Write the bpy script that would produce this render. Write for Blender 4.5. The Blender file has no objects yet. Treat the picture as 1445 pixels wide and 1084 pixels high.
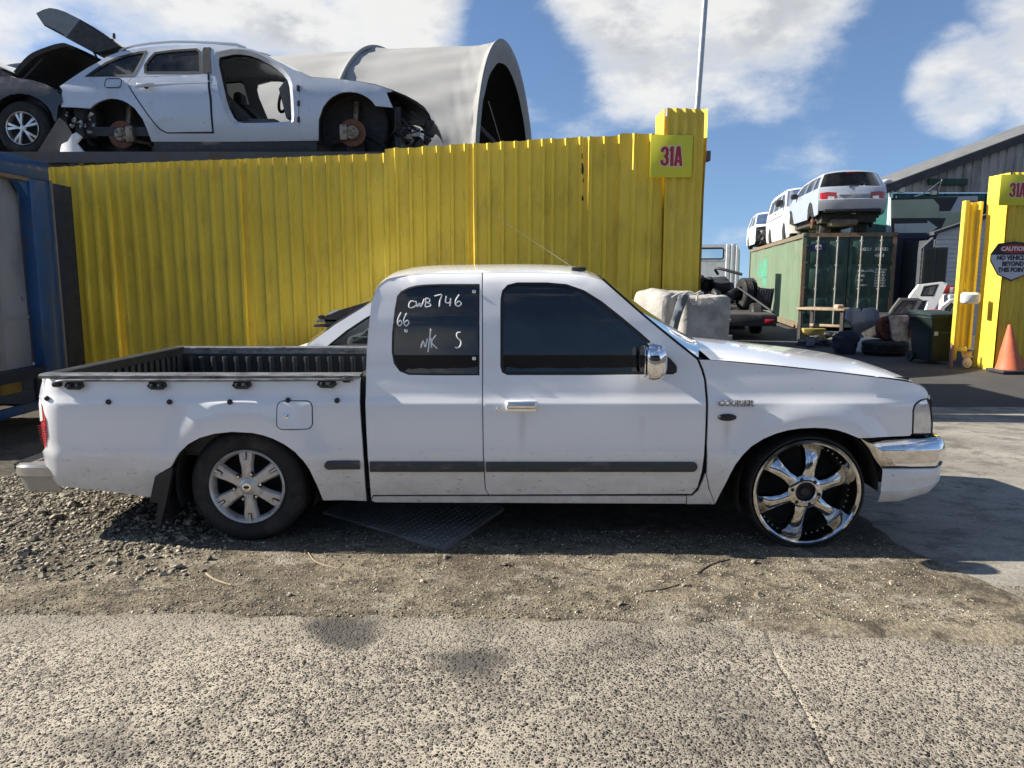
import bpy, math, random
import numpy as np
from mathutils import Vector, Matrix, Euler
from mathutils.geometry import delaunay_2d_cdt

random.seed(7)
SC = bpy.context.scene
COL = SC.collection

# ------------------------------------------------------------------ camera
CAM_H = 1.417
PITCH = math.atan(149 / 1040)
cam_data = bpy.data.cameras.new('camera')
cam_data.sensor_fit = 'HORIZONTAL'
cam_data.sensor_width = 36.0
cam_data.lens = 36.0 * 1040 / 1445
cam_data.clip_start = 0.05
cam_data.clip_end = 3000
cam = bpy.data.objects.new('camera', cam_data)
COL.objects.link(cam)
cam.location = (0, 0, CAM_H)
cam.rotation_euler = (math.radians(90) - PITCH, 0, 0)
SC.camera = cam

# ------------------------------------------------------------------ sun, sky, exposure
SUN_ELEV = math.radians(33.5)
SUN_DY = -0.095                       # travels to +X (right), a hair towards the camera
sun_data = bpy.data.lights.new('sun', 'SUN')
sun_data.energy = 5.0
sun_data.angle = math.radians(0.53)
sun_data.color = (1.0, 0.93, 0.82)
sun = bpy.data.objects.new('sun', sun_data)
COL.objects.link(sun)
travel = Vector((1.0, SUN_DY, -math.tan(SUN_ELEV))).normalized()
sun.rotation_euler = (-travel).to_track_quat('Z', 'Y').to_euler()
sun.location = (-20, 0, 14)
SC.view_settings.view_transform = 'Standard'
SC.view_settings.look = 'None'
SC.view_settings.exposure = 1.12
SC.view_settings.gamma = 1.0

world = bpy.data.worlds.new('World')
SC.world = world
world.use_nodes = True


def build_world():
    nt = world.node_tree
    N, L = nt.nodes, nt.links
    N.clear()
    out = N.new('ShaderNodeOutputWorld')
    bg = N.new('ShaderNodeBackground')
    bg.inputs['Strength'].default_value = 0.06
    sky = N.new('ShaderNodeTexSky')
    sky.sky_type = 'NISHITA'
    sky.sun_disc = False
    sky.sun_elevation = SUN_ELEV
    to_sun = -travel
    # Nishita: rotation 0 puts the sun at +Y, positive turns it clockwise seen from above
    sky.sun_rotation = math.atan2(to_sun.x, to_sun.y)
    sky.air_density = 1.0
    sky.dust_density = 0.05
    sky.ozone_density = 1.6
    tc = N.new('ShaderNodeTexCoord')
    d = tc.outputs['Generated']

    def vm(op, a, b=None, out_i=0):
        n = N.new('ShaderNodeVectorMath'); n.operation = op
        for i, s in enumerate((a, b)):
            if s is None: continue
            if isinstance(s, (tuple, list)): n.inputs[i].default_value = s
            elif isinstance(s, (int, float)): n.inputs['Scale'].default_value = s
            else: L.new(s, n.inputs[i])
        return n.outputs['Value'] if op in ('DOT_PRODUCT', 'LENGTH') else n.outputs[0]

    def m(op, a, b=None, c=None, clamp=False):
        n = N.new('ShaderNodeMath'); n.operation = op; n.use_clamp = clamp
        for i, s in enumerate((a, b, c)):
            if s is None: continue
            if isinstance(s, (int, float)): n.inputs[i].default_value = s
            else: L.new(s, n.inputs[i])
        return n.outputs[0]

    def smooth(v, lo, hi):
        n = N.new('ShaderNodeMapRange'); n.interpolation_type = 'SMOOTHSTEP'
        L.new(v, n.inputs[0])
        n.inputs[1].default_value = lo; n.inputs[2].default_value = hi
        return n.outputs[0]

    def noise(vec, scale, detail, rough=0.55, off=(0, 0, 0)):
        mp = N.new('ShaderNodeMapping'); mp.inputs['Location'].default_value = off
        mp.inputs['Scale'].default_value = (1, 1, 1.9)
        L.new(vec, mp.inputs[0])
        n = N.new('ShaderNodeTexNoise')
        n.inputs['Scale'].default_value = scale
        n.inputs['Detail'].default_value = detail
        n.inputs['Roughness'].default_value = rough
        L.new(mp.outputs[0], n.inputs['Vector'])
        return n.outputs['Fac']

    dn = vm('NORMALIZE', d)
    # broken cumulus all round the sky
    big = noise(dn, 2.3, 3, 0.5, (3.1, 1.7, 0.4))
    fine = noise(dn, 6.5, 9, 0.60, (0.3, 5.2, 2.0))
    fine_s = noise(dn, 6.5, 5, 0.60, (0.3 - 0.035, 5.2, 2.0 + 0.075))
    wisp = noise(dn, 17.0, 6, 0.6, (7.0, 2.2, 1.0))
    # the cloud banks seen over the yard: (azimuth from +Y to +X, elevation, radius) in degrees
    banks = [(-33, 21.5, 8), (-24, 22, 8.5), (-15, 20.5, 7.5), (-8.5, 19.5, 5), (-38, 16, 7), (-17.5, 27.5, 8),
             (10.5, 17.5, 6), (15.5, 19.5, 7.5), (8.0, 20, 4.5), (18.0, 23.5, 5.5),
             (35.5, 13.6, 5.2), (39, 16.5, 5.2), (30.5, 12.2, 3.4)]
    total = None
    for az, el, r in banks:
        a, e = math.radians(az), math.radians(el)
        c = (math.sin(a) * math.cos(e), math.cos(a) * math.cos(e), math.sin(e))
        dot = vm('DOT_PRODUCT', dn, c)
        k = smooth(dot, math.cos(math.radians(r * 1.35)), math.cos(math.radians(r * 0.25)))
        total = k if total is None else m('MAXIMUM', total, k)
    sep = N.new('ShaderNodeSeparateXYZ'); L.new(dn, sep.inputs[0])
    # in the quarter of sky that the photograph shows the banks rule; elsewhere free noise
    front = smooth(vm('DOT_PRODUCT', dn, (0.0, math.cos(math.radians(15)), math.sin(math.radians(15)))), 0.52, 0.72)
    free = m('MULTIPLY', m('SUBTRACT', big, 0.47), 2.6)
    dens = N.new('ShaderNodeMix'); dens.data_type = 'FLOAT'
    L.new(front, dens.inputs[0]); L.new(free, dens.inputs[2]); L.new(m('MULTIPLY', total, 0.80), dens.inputs[3])
    dsum = m('ADD', dens.outputs[0], m('MULTIPLY', m('SUBTRACT', fine, 0.5), 1.75))
    dsum = m('ADD', dsum, m('MULTIPLY', m('SUBTRACT', wisp, 0.5), 0.30))
    mask = smooth(dsum, 0.08, 0.86)
    low = m('MULTIPLY', smooth(sep.outputs[2], 0.17, 0.07), m('SUBTRACT', 1.0, front))
    mask = m('MAXIMUM', mask, m('MULTIPLY', low, smooth(wisp, 0.36, 0.60)))
    # thick middles greyer, edges white
    shade = smooth(m('SUBTRACT', fine_s, fine), -0.10, 0.16)
    thick = m('MULTIPLY', smooth(dsum, 0.35, 0.95), m('ADD', 0.25, m('MULTIPLY', shade, 0.95)), clamp=True)
    ccol = N.new('ShaderNodeMix'); ccol.data_type = 'RGBA'
    L.new(m('MULTIPLY', thick, 0.85), ccol.inputs[0])
    ccol.inputs[6].default_value = (8.0, 7.85, 7.5, 1)
    ccol.inputs[7].default_value = (4.0, 4.2, 4.5, 1)
    mix = N.new('ShaderNodeMix'); mix.data_type = 'RGBA'
    L.new(m('MULTIPLY', mask, 0.93), mix.inputs[0])
    lift = vm('NORMALIZE', vm('ADD', dn, (0.0, 0.0, 0.13)))
    L.new(lift, sky.inputs['Vector'])
    tint = N.new('ShaderNodeMix'); tint.data_type = 'RGBA'; tint.blend_type = 'MULTIPLY'
    tint.inputs[0].default_value = 1.0
    L.new(sky.outputs[0], tint.inputs[6]); tint.inputs[7].default_value = (0.95, 1.05, 1.17, 1)
    L.new(tint.outputs[2], mix.inputs[6]); L.new(ccol.outputs[2], mix.inputs[7])
    L.new(mix.outputs[2], bg.inputs['Color'])
    L.new(bg.outputs[0], out.inputs[0])


build_world()

# ------------------------------------------------------------------ survey: photo measurement on a known vertical plane -> metres
_cp, _sp = math.cos(PITCH), math.sin(PITCH)


def at(px, py, Y):
    xr, yd = (px - 722.5) / 1040, (py - 542) / 1040
    t = Y / (_cp - yd * _sp)
    return Vector((xr * t, Y, CAM_H + t * (-_sp - yd * _cp)))


def gnd(px, py, z=0.0):
    xr, yd = (px - 722.5) / 1040, (py - 542) / 1040
    t = (z - CAM_H) / (-_sp - yd * _cp)
    return Vector((xr * t, t * (_cp - yd * _sp), z))


# ------------------------------------------------------------------ materials
MATS = {}


def new_mat(name):
    m = bpy.data.materials.new(name); m.use_nodes = True
    nt = m.node_tree
    b = nt.nodes['Principled BSDF']
    return m, nt, b


def link_noise(nt, scale, detail=4, rough=0.55, coord='Object', stretch=None, off=None):
    tc = nt.nodes.new('ShaderNodeTexCoord')
    if coord == 'World':
        g = nt.nodes.new('ShaderNodeNewGeometry'); src = g.outputs['Position']
    else:
        src = tc.outputs[coord]
    if stretch or off:
        mp = nt.nodes.new('ShaderNodeMapping')
        if stretch: mp.inputs['Scale'].default_value = stretch
        if off: mp.inputs['Location'].default_value = off
        nt.links.new(src, mp.inputs[0]); src = mp.outputs[0]
    n = nt.nodes.new('ShaderNodeTexNoise')
    n.inputs['Scale'].default_value = scale
    n.inputs['Detail'].default_value = detail
    n.inputs['Roughness'].default_value = rough
    nt.links.new(src, n.inputs['Vector'])
    return n.outputs['Fac']


def ramp(nt, fac, stops):
    r = nt.nodes.new('ShaderNodeValToRGB')
    e = r.color_ramp.elements
    while len(e) < len(stops): e.new(0.5)
    for el, (p, c) in zip(e, stops):
        el.position = p
        el.color = (c[0], c[1], c[2], 1) if isinstance(c, (tuple, list)) else (c, c, c, 1)
    nt.links.new(fac, r.inputs[0])
    return r.outputs['Color']


def mixc(nt, fac, a, b, blend='MIX'):
    n = nt.nodes.new('ShaderNodeMix'); n.data_type = 'RGBA'; n.blend_type = blend
    for i, s in ((0, fac), (6, a), (7, b)):
        if isinstance(s, (int, float)): n.inputs[i].default_value = s
        elif isinstance(s, (tuple, list)): n.inputs[i].default_value = (s[0], s[1], s[2], 1)
        else: nt.links.new(s, n.inputs[i])
    return n.outputs[2]


def mth(nt, op, a, b=None, clamp=False):
    n = nt.nodes.new('ShaderNodeMath'); n.operation = op; n.use_clamp = clamp
    for i, s in enumerate((a, b)):
        if s is None: continue
        if isinstance(s, (int, float)): n.inputs[i].default_value = s
        else: nt.links.new(s, n.inputs[i])
    return n.outputs[0]


def set_bump(nt, b, height, strength=0.4, dist=0.01):
    bp = nt.nodes.new('ShaderNodeBump')
    bp.inputs['Strength'].default_value = strength
    bp.inputs['Distance'].default_value = dist
    nt.links.new(height, bp.inputs['Height'])
    nt.links.new(bp.outputs[0], b.inputs['Normal'])


def M(name, col, rough=0.6, metal=0.0, var=0.15, vscale=6.0, bump=0.0, bscale=40.0, dirt=None, dirt_amt=0.0,
      dscale=3.0, coat=0.0, stretch=None, spec=0.5, coord='Object', bdist=0.004):
    """procedural surface: base colour with mottling, optional dirt patches and fine relief"""
    if name in MATS: return MATS[name]
    m, nt, b = new_mat(name)
    n1 = link_noise(nt, vscale, 5, 0.6, coord, stretch)
    lo = tuple(c * (1 - var) for c in col); hi = tuple(min(1, c * (1 + var)) for c in col)
    c = ramp(nt, n1, [(0.3, lo), (0.7, hi)])
    if dirt is not None:
        n2 = link_noise(nt, dscale, 7, 0.65, coord, stretch, (3.3, 1.2, 0.7))
        f = ramp(nt, n2, [(0.62 - 0.3 * dirt_amt, 0.0), (0.80 - 0.25 * dirt_amt, 1.0)])
        c = mixc(nt, f, c, dirt)
    nt.links.new(c, b.inputs['Base Color'])
    n3 = link_noise(nt, vscale * 2.3, 4, 0.6, coord, stretch, (1, 2, 3))
    rr = ramp(nt, n3, [(0.3, max(0.02, rough * 0.8)), (0.75, min(1, rough * 1.25))])
    nt.links.new(rr, b.inputs['Roughness'])
    b.inputs['Metallic'].default_value = metal
    b.inputs['Specular IOR Level'].default_value = spec
    if coat:
        b.inputs['Coat Weight'].default_value = coat
        b.inputs['Coat Roughness'].default_value = 0.06
    if bump:
        n4 = link_noise(nt, bscale, 6, 0.6, coord, stretch)
        set_bump(nt, b, n4, bump, bdist)
    MATS[name] = m
    return m


def glass_mat(name, tint, refl_rough=0.02, ior=1.5, dust=0.0):
    if name in MATS: return MATS[name]
    m = bpy.data.materials.new(name); m.use_nodes = True
    nt = m.node_tree; N, L = nt.nodes, nt.links
    N.clear()
    out = N.new('ShaderNodeOutputMaterial')
    tr = N.new('ShaderNodeBsdfTransparent'); tr.inputs[0].default_value = (*tint, 1)
    gl = N.new('ShaderNodeBsdfGlossy'); gl.inputs['Roughness'].default_value = refl_rough
    gl.inputs[0].default_value = (1, 1, 1, 1)
    fr = N.new('ShaderNodeFresnel'); fr.inputs[0].default_value = ior
    mx = N.new('ShaderNodeMixShader')
    L.new(fr.outputs[0], mx.inputs[0]); L.new(tr.outputs[0], mx.inputs[1]); L.new(gl.outputs[0], mx.inputs[2])
    last = mx.outputs[0]
    if dust:
        df = N.new('ShaderNodeBsdfDiffuse'); df.inputs[0].default_value = (0.42, 0.40, 0.36, 1)
        n = link_noise(nt, 2.5, 7, 0.7)
        f = ramp(nt, n, [(0.35, 0.0), (0.8, dust)])
        m2 = N.new('ShaderNodeMixShader')
        L.new(f, m2.inputs[0]); L.new(last, m2.inputs[1]); L.new(df.outputs[0], m2.inputs[2])
        last = m2.outputs[0]
    L.new(last, out.inputs[0])
    MATS[name] = m
    return m


# ------------------------------------------------------------------ mesh builder
class MB:
    def __init__(self):
        self.v = []; self.f = []

    def add(self, vs, fs, mat=None):
        o = len(self.v)
        if mat is not None:
            vs = [mat @ Vector(p) for p in vs]
        self.v += [tuple(p) for p in vs]
        self.f += [tuple(i + o for i in f) for f in fs]
        return self

    def box(self, x0, x1, y0, y1, z0, z1, mat=None):
        vs = [(x0, y0, z0), (x1, y0, z0), (x1, y1, z0), (x0, y1, z0), (x0, y0, z1), (x1, y0, z1), (x1, y1, z1), (x0, y1, z1)]
        return self.add(vs, [(3, 2, 1, 0), (4, 5, 6, 7), (0, 1, 5, 4), (1, 2, 6, 5), (2, 3, 7, 6), (3, 0, 4, 7)], mat)

    def rbox(self, x0, x1, y0, y1, z0, z1, r=0.01, mat=None, n=2):
        """box with rounded edges (superellipsoid-free: three nested chamfer rings per corner)"""
        r = min(r, (x1 - x0) / 2.01, (y1 - y0) / 2.01, (z1 - z0) / 2.01)
        angs = [math.pi / 2 * i / n for i in range(n + 1)]
        rings = []
        corners = [(x1 - r, y1 - r, 0), (x0 + r, y1 - r, 1), (x0 + r, y0 + r, 2), (x1 - r, y0 + r, 3)]
        lev = [(z0 + r - r * math.cos(a), r * math.sin(a)) for a in angs] + [(z1 - r + r * math.sin(a), r * math.cos(a)) for a in angs]
        for z, rr in lev:
            ring = []
            for cx, cy, q in corners:
                for a in angs:
                    t = q * math.pi / 2 + a
                    ring.append((cx + rr * math.cos(t), cy + rr * math.sin(t), z))
            rings.append(ring)
        return self.loft(rings, True, True, mat)

    def loft(self, rings, closed=True, caps=False, mat=None):
        vs = [p for r in rings for p in r]; k = len(rings[0]); fs = []
        for i in range(len(rings) - 1):
            for j in range(k if closed else k - 1):
                a, b = i * k + j, i * k + (j + 1) % k
                fs.append((a, b, b + k, a + k))
        if caps:
            fs.append(tuple(range(k - 1, -1, -1)))
            fs.append(tuple((len(rings) - 1) * k + j for j in range(k)))
        return self.add(vs, fs, mat)

    def prism(self, poly, y0, y1, mat=None, axis='y'):
        """2D outline (a,b) extruded: axis y -> (a,·,b); x -> (·,a,b); z -> (a,b,·)"""
        def p3(a, b, t):
            return (a, t, b) if axis == 'y' else ((t, a, b) if axis == 'x' else (a, b, t))
        k = len(poly)
        vs = [p3(a, b, y0) for a, b in poly] + [p3(a, b, y1) for a, b in poly]
        fs = [tuple(range(k)), tuple(range(2 * k - 1, k - 1, -1))]
        fs += [(i, i + k, (i + 1) % k + k, (i + 1) % k) for i in range(k)]
        return self.add(vs, fs, mat)

    def tube(self, pts, r, n=8, caps=True, closed=False, mat=None):
        pts = [Vector(p) for p in pts]
        rs = r if isinstance(r, (list, tuple)) else [r] * len(pts)
        rings = []; up = None
        K = len(pts)
        for i, p in enumerate(pts):
            if closed: t = pts[(i + 1) % K] - pts[i - 1]
            else: t = pts[min(i + 1, K - 1)] - pts[max(i - 1, 0)]
            t.normalize()
            if up is None:
                up = Vector((0, 0, 1)) if abs(t.z) < 0.9 else Vector((0, 1, 0))
            a = t.cross(up)
            if a.length < 1e-5: a = t.cross(Vector((1, 0.1, 0)))
            a.normalize(); b = a.cross(t); up = b
            rings.append([p + (a * math.cos(2 * math.pi * j / n) + b * math.sin(2 * math.pi * j / n)) * rs[i] for j in range(n)])
        if closed: rings.append(rings[0])
        return self.loft(rings, True, caps and not closed, mat)

    def lathe(self, prof, c=(0, 0, 0), axis='y', n=32, mat=None, caps=False, a0=0, a1=2 * math.pi):
        full = abs(a1 - a0 - 2 * math.pi) < 1e-6
        k = n if full else n + 1
        rings = []
        for r, h in prof:
            ring = []
            for j in range(k):
                t = a0 + (a1 - a0) * j / n
                x, z = r * math.cos(t), r * math.sin(t)
                p = (c[0] + x, c[1] + h, c[2] + z) if axis == 'y' else ((c[0] + x, c[1] + z, c[2] + h) if axis == 'z' else (c[0] + h, c[1] + x, c[2] + z))
                ring.append(p)
            rings.append(ring)
        return self.loft(rings, full, caps, mat)

    def grid(self, rows, mat=None):
        return self.loft(rows, False, False, mat)

    def merge(self, other, mat=None):
        return self.add(other.v, other.f, mat)

    def mirror_y(self, yc):
        o = MB(); o.v = [(x, 2 * yc - y, z) for x, y, z in self.v]; o.f = [tuple(reversed(f)) for f in self.f]
        return o

    def build(self, name, mat, parent=None, off=None, smooth=35, **props):
        me = bpy.data.meshes.new(name)
        vs = self.v if off is None else [(x - off[0], y - off[1], z - off[2]) for x, y, z in self.v]
        me.from_pydata(vs, [], self.f)
        me.validate()
        if smooth:
            me.shade_smooth()
            try: me.set_sharp_from_angle(angle=math.radians(smooth))
            except Exception: pass
        me.materials.append(mat)
        me.update()
        o = bpy.data.objects.new(name, me)
        COL.objects.link(o)
        if parent is not None: o.parent = parent
        for k, v in props.items(): o[k] = v
        return o


def empty(name, loc=(0, 0, 0), rz=0.0, label=None, category=None, group=None):
    o = bpy.data.objects.new(name, None); COL.objects.link(o)
    o.location = loc; o.rotation_euler = (0, 0, rz)
    o.empty_display_size = 0.2
    if label: tag(o, label, category, group)
    return o


def tag(o, label, category, group=None):
    o['label'] = label; o['category'] = category
    if group: o['group'] = group
    return o


def inst(o, parent=None, loc=None, rot=None, scale=None, name=None):
    c = o.copy(); COL.objects.link(c)
    if name: c.name = name
    if parent is not None: c.parent = parent
    if loc is not None: c.location = loc
    if rot is not None: c.rotation_euler = rot
    if scale is not None: c.scale = scale
    return c


# ------------------------------------------------------------------ 2D outline helpers
def resample(poly, step=0.04, closed=True):
    out = []
    n = len(poly)
    for i in range(n if closed else n - 1):
        a, b = poly[i], poly[(i + 1) % n]
        d = math.dist(a, b); k = max(1, int(math.ceil(d / step)))
        for j in range(k):
            out.append((a[0] + (b[0] - a[0]) * j / k, a[1] + (b[1] - a[1]) * j / k))
    if not closed: out.append(tuple(poly[-1]))
    return out


def curve(pts, n=6, closed=False):
    """Catmull-Rom through points (2D or 3D tuples)"""
    P = [Vector((*p, 0)) if len(p) == 2 else Vector(p) for p in pts]
    dim = len(pts[0]); out = []; K = len(P)
    for i in range(K if closed else K - 1):
        p0 = P[(i - 1) % K] if closed or i > 0 else P[0]
        p1 = P[i]; p2 = P[(i + 1) % K]
        p3 = P[(i + 2) % K] if closed or i + 2 < K else P[-1]
        for j in range(n):
            t = j / n
            q = 0.5 * ((2 * p1) + (p2 - p0) * t + (2 * p0 - 5 * p1 + 4 * p2 - p3) * t * t + (3 * p1 - p0 - 3 * p2 + p3) * t ** 3)
            out.append(tuple(q[:dim]))
    if not closed: out.append(tuple(P[-1][:dim]))
    return out


def area2(poly):
    return sum(poly[i][0] * poly[(i + 1) % len(poly)][1] - poly[(i + 1) % len(poly)][0] * poly[i][1] for i in range(len(poly))) / 2


def inset(poly, d):
    s = 1 if area2(poly) > 0 else -1
    out = []
    n = len(poly)
    for i in range(n):
        p0, p1, p2 = Vector(poly[i - 1]), Vector(poly[i]), Vector(poly[(i + 1) % n])
        a = (p1 - p0); b = (p2 - p1)
        if a.length < 1e-6 or b.length < 1e-6:
            out.append(tuple(p1)); continue
        a.normalize(); b.normalize()
        na, nb = Vector((-a.y, a.x)) * s, Vector((-b.y, b.x)) * s
        nn = na + nb
        if nn.length < 1e-4: nn = na
        nn.normalize()
        k = max(0.5, nn.dot(na))
        out.append(tuple(p1 + nn * d / k))
    return out


def rrect(x0, x1, z0, z1, r, n=4):
    out = []
    for cx, cz, q in ((x1 - r, z1 - r, 0), (x0 + r, z1 - r, 1), (x0 + r, z0 + r, 2), (x1 - r, z0 + r, 3)):
        for i in range(n + 1):
            t = (q + i / n) * math.pi / 2
            out.append((cx + r * math.cos(t), cz + r * math.sin(t)))
    return out


def pip(P, poly):
    x, y = P[:, 0], P[:, 1]
    ins = np.zeros(len(P), bool)
    q = np.array(poly); r = np.roll(q, -1, 0)
    for (x1, y1), (x2, y2) in zip(q, r):
        c = (y1 > y) != (y2 > y)
        if y1 != y2:
            xi = (x2 - x1) * (y - y1) / (y2 - y1) + x1
            ins ^= c & (x < xi)
    return ins


def segdist(P, poly):
    d = np.full(len(P), 1e9)
    q = np.array(poly); r = np.roll(q, -1, 0)
    for a, b in zip(q, r):
        ab = b - a; l = max(1e-12, ab @ ab)
        t = np.clip(((P - a) @ ab) / l, 0, 1)
        d = np.minimum(d, np.hypot(*(P - (a + t[:, None] * ab)).T))
    return d


def panel(outline, yfun, holes=(), dx=0.05, rows=None, lip=0.02, step=0.035):
    """sheet-metal panel: outline and holes in (x,z), depth y=yfun(x,z), edges folded back by lip"""
    loops = [resample(outline, step)] + [resample(h, step) for h in holes]
    if area2(loops[0]) < 0: loops[0].reverse()
    pts = []; edges = []
    for lp in loops:
        o = len(pts); pts += lp
        edges += [(o + i, o + (i + 1) % len(lp)) for i in range(len(lp))]
    A = np.array(loops[0])
    x0, z0 = A.min(0); x1, z1 = A.max(0)
    xs = np.arange(x0 + dx / 2, x1, dx)
    zs = np.array([r for r in rows if z0 < r < z1]) if rows is not None else np.arange(z0 + dx / 2, z1, dx)
    if len(xs) and len(zs):
        G = np.array([(a, b) for b in zs for a in xs])
        ok = pip(G, loops[0])
        for h in loops[1:]: ok &= ~pip(G, h)
        G = G[ok]
        for lp in loops:
            if len(G): G = G[segdist(G, lp) > 0.012]
        pts += [tuple(p) for p in G]
    res = delaunay_2d_cdt([Vector(p) for p in pts], edges, [], 0, 1e-6)
    vs, fs = res[0], res[2]
    V = np.array([(p[0], p[1]) for p in vs])
    T = np.array([f for f in fs if len(f) == 3])
    cen = V[T].mean(1)
    keep = pip(cen, loops[0])
    for h in loops[1:]: keep &= ~pip(cen, h)
    T = T[keep]
    mb = MB()
    tri = []
    for a, b, c in T:
        ar = (V[b][0] - V[a][0]) * (V[c][1] - V[a][1]) - (V[c][0] - V[a][0]) * (V[b][1] - V[a][1])
        if abs(ar) < 1e-10: continue
        tri.append((a, b, c) if ar > 0 else (a, c, b))
    mb.add([(x, yfun(x, z), z) for x, z in V], tri)
    if lip:
        for lp in loops:
            ra = [(x, yfun(x, z), z) for x, z in lp]; rb = [(x, y + lip, z) for x, y, z in ra]
            mb.loft([ra, rb], True)
    return mb


def strip(near, far, crown=0.0, n=14, p=2.4, dirs=None):
    """surface between two edge paths, bulged along the path normal"""
    K = len(near); rows = []
    for i in range(K):
        a, b = Vector(near[i]), Vector(far[i])
        if dirs is not None: d = Vector(dirs[i] if isinstance(dirs, list) else dirs)
        else:
            t = Vector(near[min(i + 1, K - 1)]) - Vector(near[max(i - 1, 0)])
            d = Vector((-t.z, 0, t.x))
            if d.length < 1e-6: d = Vector((0, 0, 1))
        d.normalize()
        c = crown[i] if isinstance(crown, (list, tuple)) else crown
        row = []
        for j in range(n + 1):
            u = j / n
            u = 0.5 - 0.5 * math.cos(math.pi * u)
            row.append(a.lerp(b, u) + d * c * (1 - abs(2 * u - 1) ** p))
        rows.append(row)
    return MB().grid(rows)


def text_mb(txt, size, depth=0.004, bold=0.0, sx=1.0, align='CENTER'):
    """lettering as mesh, lying in x-z facing -y"""
    cu = bpy.data.curves.new('lettering', 'FONT')
    cu.body = txt; cu.size = size; cu.extrude = depth / 2; cu.offset = bold
    cu.align_x = align; cu.align_y = 'CENTER'; cu.resolution_u = 3
    o = bpy.data.objects.new('lettering', cu); COL.objects.link(o)
    dg = bpy.context.evaluated_depsgraph_get()
    me = o.evaluated_get(dg).to_mesh()
    mb = MB()
    mb.add([(v.co.x * sx, -v.co.z, v.co.y) for v in me.vertices], [tuple(p.vertices) for p in me.polygons])
    o.evaluated_get(dg).to_mesh_clear()
    bpy.data.objects.remove(o); bpy.data.curves.remove(cu)
    return mb


def T(x=0, y=0, z=0, rx=0, ry=0, rz=0, s=1.0):
    return Matrix.Translation((x, y, z)) @ Euler((rx, ry, rz)).to_matrix().to_4x4() @ Matrix.Scale(s, 4)


def vnoise(x, y, seed=0):
    """smooth value noise for relief (numpy arrays)"""
    xi, yi = np.floor(x).astype(int), np.floor(y).astype(int)
    xf, yf = x - xi, y - yi
    u, v = xf * xf * (3 - 2 * xf), yf * yf * (3 - 2 * yf)
    def h(a, b):
        n = (a * 374761393 + b * 668265263 + seed * 974711) & 0xFFFFFFFF
        n = ((n ^ (n >> 13)) * 1274126177) & 0xFFFFFFFF
        return ((n ^ (n >> 16)) & 0xFFFF) / 65535.0
    return (h(xi, yi) * (1 - u) + h(xi + 1, yi) * u) * (1 - v) + (h(xi, yi + 1) * (1 - u) + h(xi + 1, yi + 1) * u) * v


def fbm(x, y, seed=0, octv=4):
    s = 0; a = 0.5
    for k in range(octv):
        s = s + a * vnoise(x * 2 ** k, y * 2 ** k, seed + k); a *= 0.5
    return s


def ribbon(pts, w, y0, y1):
    """flat thick stroke through 2D points, extruded in y"""
    L_, R_ = [], []
    n = len(pts)
    for i in range(n):
        a, b = Vector(pts[max(0, i - 1)]), Vector(pts[min(n - 1, i + 1)])
        t = (b - a).normalized(); nn = Vector((-t.y, t.x)) * w / 2
        p = Vector(pts[i]); L_.append(tuple(p + nn)); R_.append(tuple(p - nn))
    mb = MB(); k = n
    for y in (y0, y1):
        mb.v += [(x, y, z) for x, z in L_] + [(x, y, z) for x, z in R_]
    for i in range(k - 1):
        mb.f.append((i, k + i, k + i + 1, i + 1))
        mb.f.append((2 * k + i, 2 * k + i + 1, 3 * k + i + 1, 3 * k + i))
        mb.f.append((i, i + 1, 2 * k + i + 1, 2 * k + i))
        mb.f.append((k + i, 3 * k + i, 3 * k + i + 1, k + i + 1))
    mb.f.append((0, 2 * k, 3 * k, k)); mb.f.append((k - 1, 2 * k - 1, 4 * k - 1, 3 * k - 1))
    return mb


def heavy_31A(h, grow, y0):
    """heavy condensed figures 3 1 A of height h, centred; grow thickens for the edge line"""
    w = 0.155 * h + 2 * grow
    out = MB(); g = grow
    three = curve([(-.50, .30), (-.48, .16), (-.36, .085), (-.24, .16), (-.22, .32), (-.26, .45), (-.37, .50)], 5)
    three2 = curve([(-.37, .50), (-.26, .56), (-.23, .70), (-.26, .86), (-.36, .915), (-.47, .85), (-.50, .72)], 5)
    k = 0
    def put(l, ww):
        nonlocal k
        out.merge(ribbon([(x * h, (z - .5) * h) for x, z in l], ww, y0 - .0004 * k, y0 + .003)); k += 1
    put(three, w); put(three2, w)
    e = g / h
    put([(.02, 0 - e), (.02, 1 + e)], .17 * h + 2 * g)
    put([(-.11 - e, .80), (.0, .86)], .13 * h + 2 * g)
    put([(.20, 0 - e), (.325, 1 + e)], .145 * h + 2 * g)
    put([(.50, 0 - e), (.375, 1 + e)], .145 * h + 2 * g)
    put([(.22, .25), (.48, .25)], .13 * h + 2 * g)
    return out
# ================================================================== GROUND
def ground_h(x, y):
    """gentle fall of the yard to the right"""
    t = np.clip((x + 1.4) / 3.0, 0, 1.2)
    return -0.034 * t


def grid_obj(name, xs, ys, zf, mat, **props):
    X, Y = np.meshgrid(xs, ys)
    Z = zf(X, Y)
    nx, ny = len(xs), len(ys)
    co = np.stack([X, Y, Z], -1).reshape(-1, 3).astype(np.float32)
    i = np.arange(nx * ny).reshape(ny, nx)
    q = np.stack([i[:-1, :-1], i[:-1, 1:], i[1:, 1:], i[1:, :-1]], -1).reshape(-1)
    me = bpy.data.meshes.new(name)
    nf = (nx - 1) * (ny - 1)
    me.vertices.add(nx * ny); me.vertices.foreach_set('co', co.ravel())
    me.loops.add(nf * 4); me.loops.foreach_set('vertex_index', q.astype(np.int32))
    me.polygons.add(nf); me.polygons.foreach_set('loop_start', np.arange(0, nf * 4, 4, dtype=np.int32))
    me.update(calc_edges=True); me.validate(); me.shade_smooth()
    me.materials.append(mat)
    o = bpy.data.objects.new(name, me); COL.objects.link(o)
    for k, v in props.items(): o[k] = v
    return o


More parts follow.
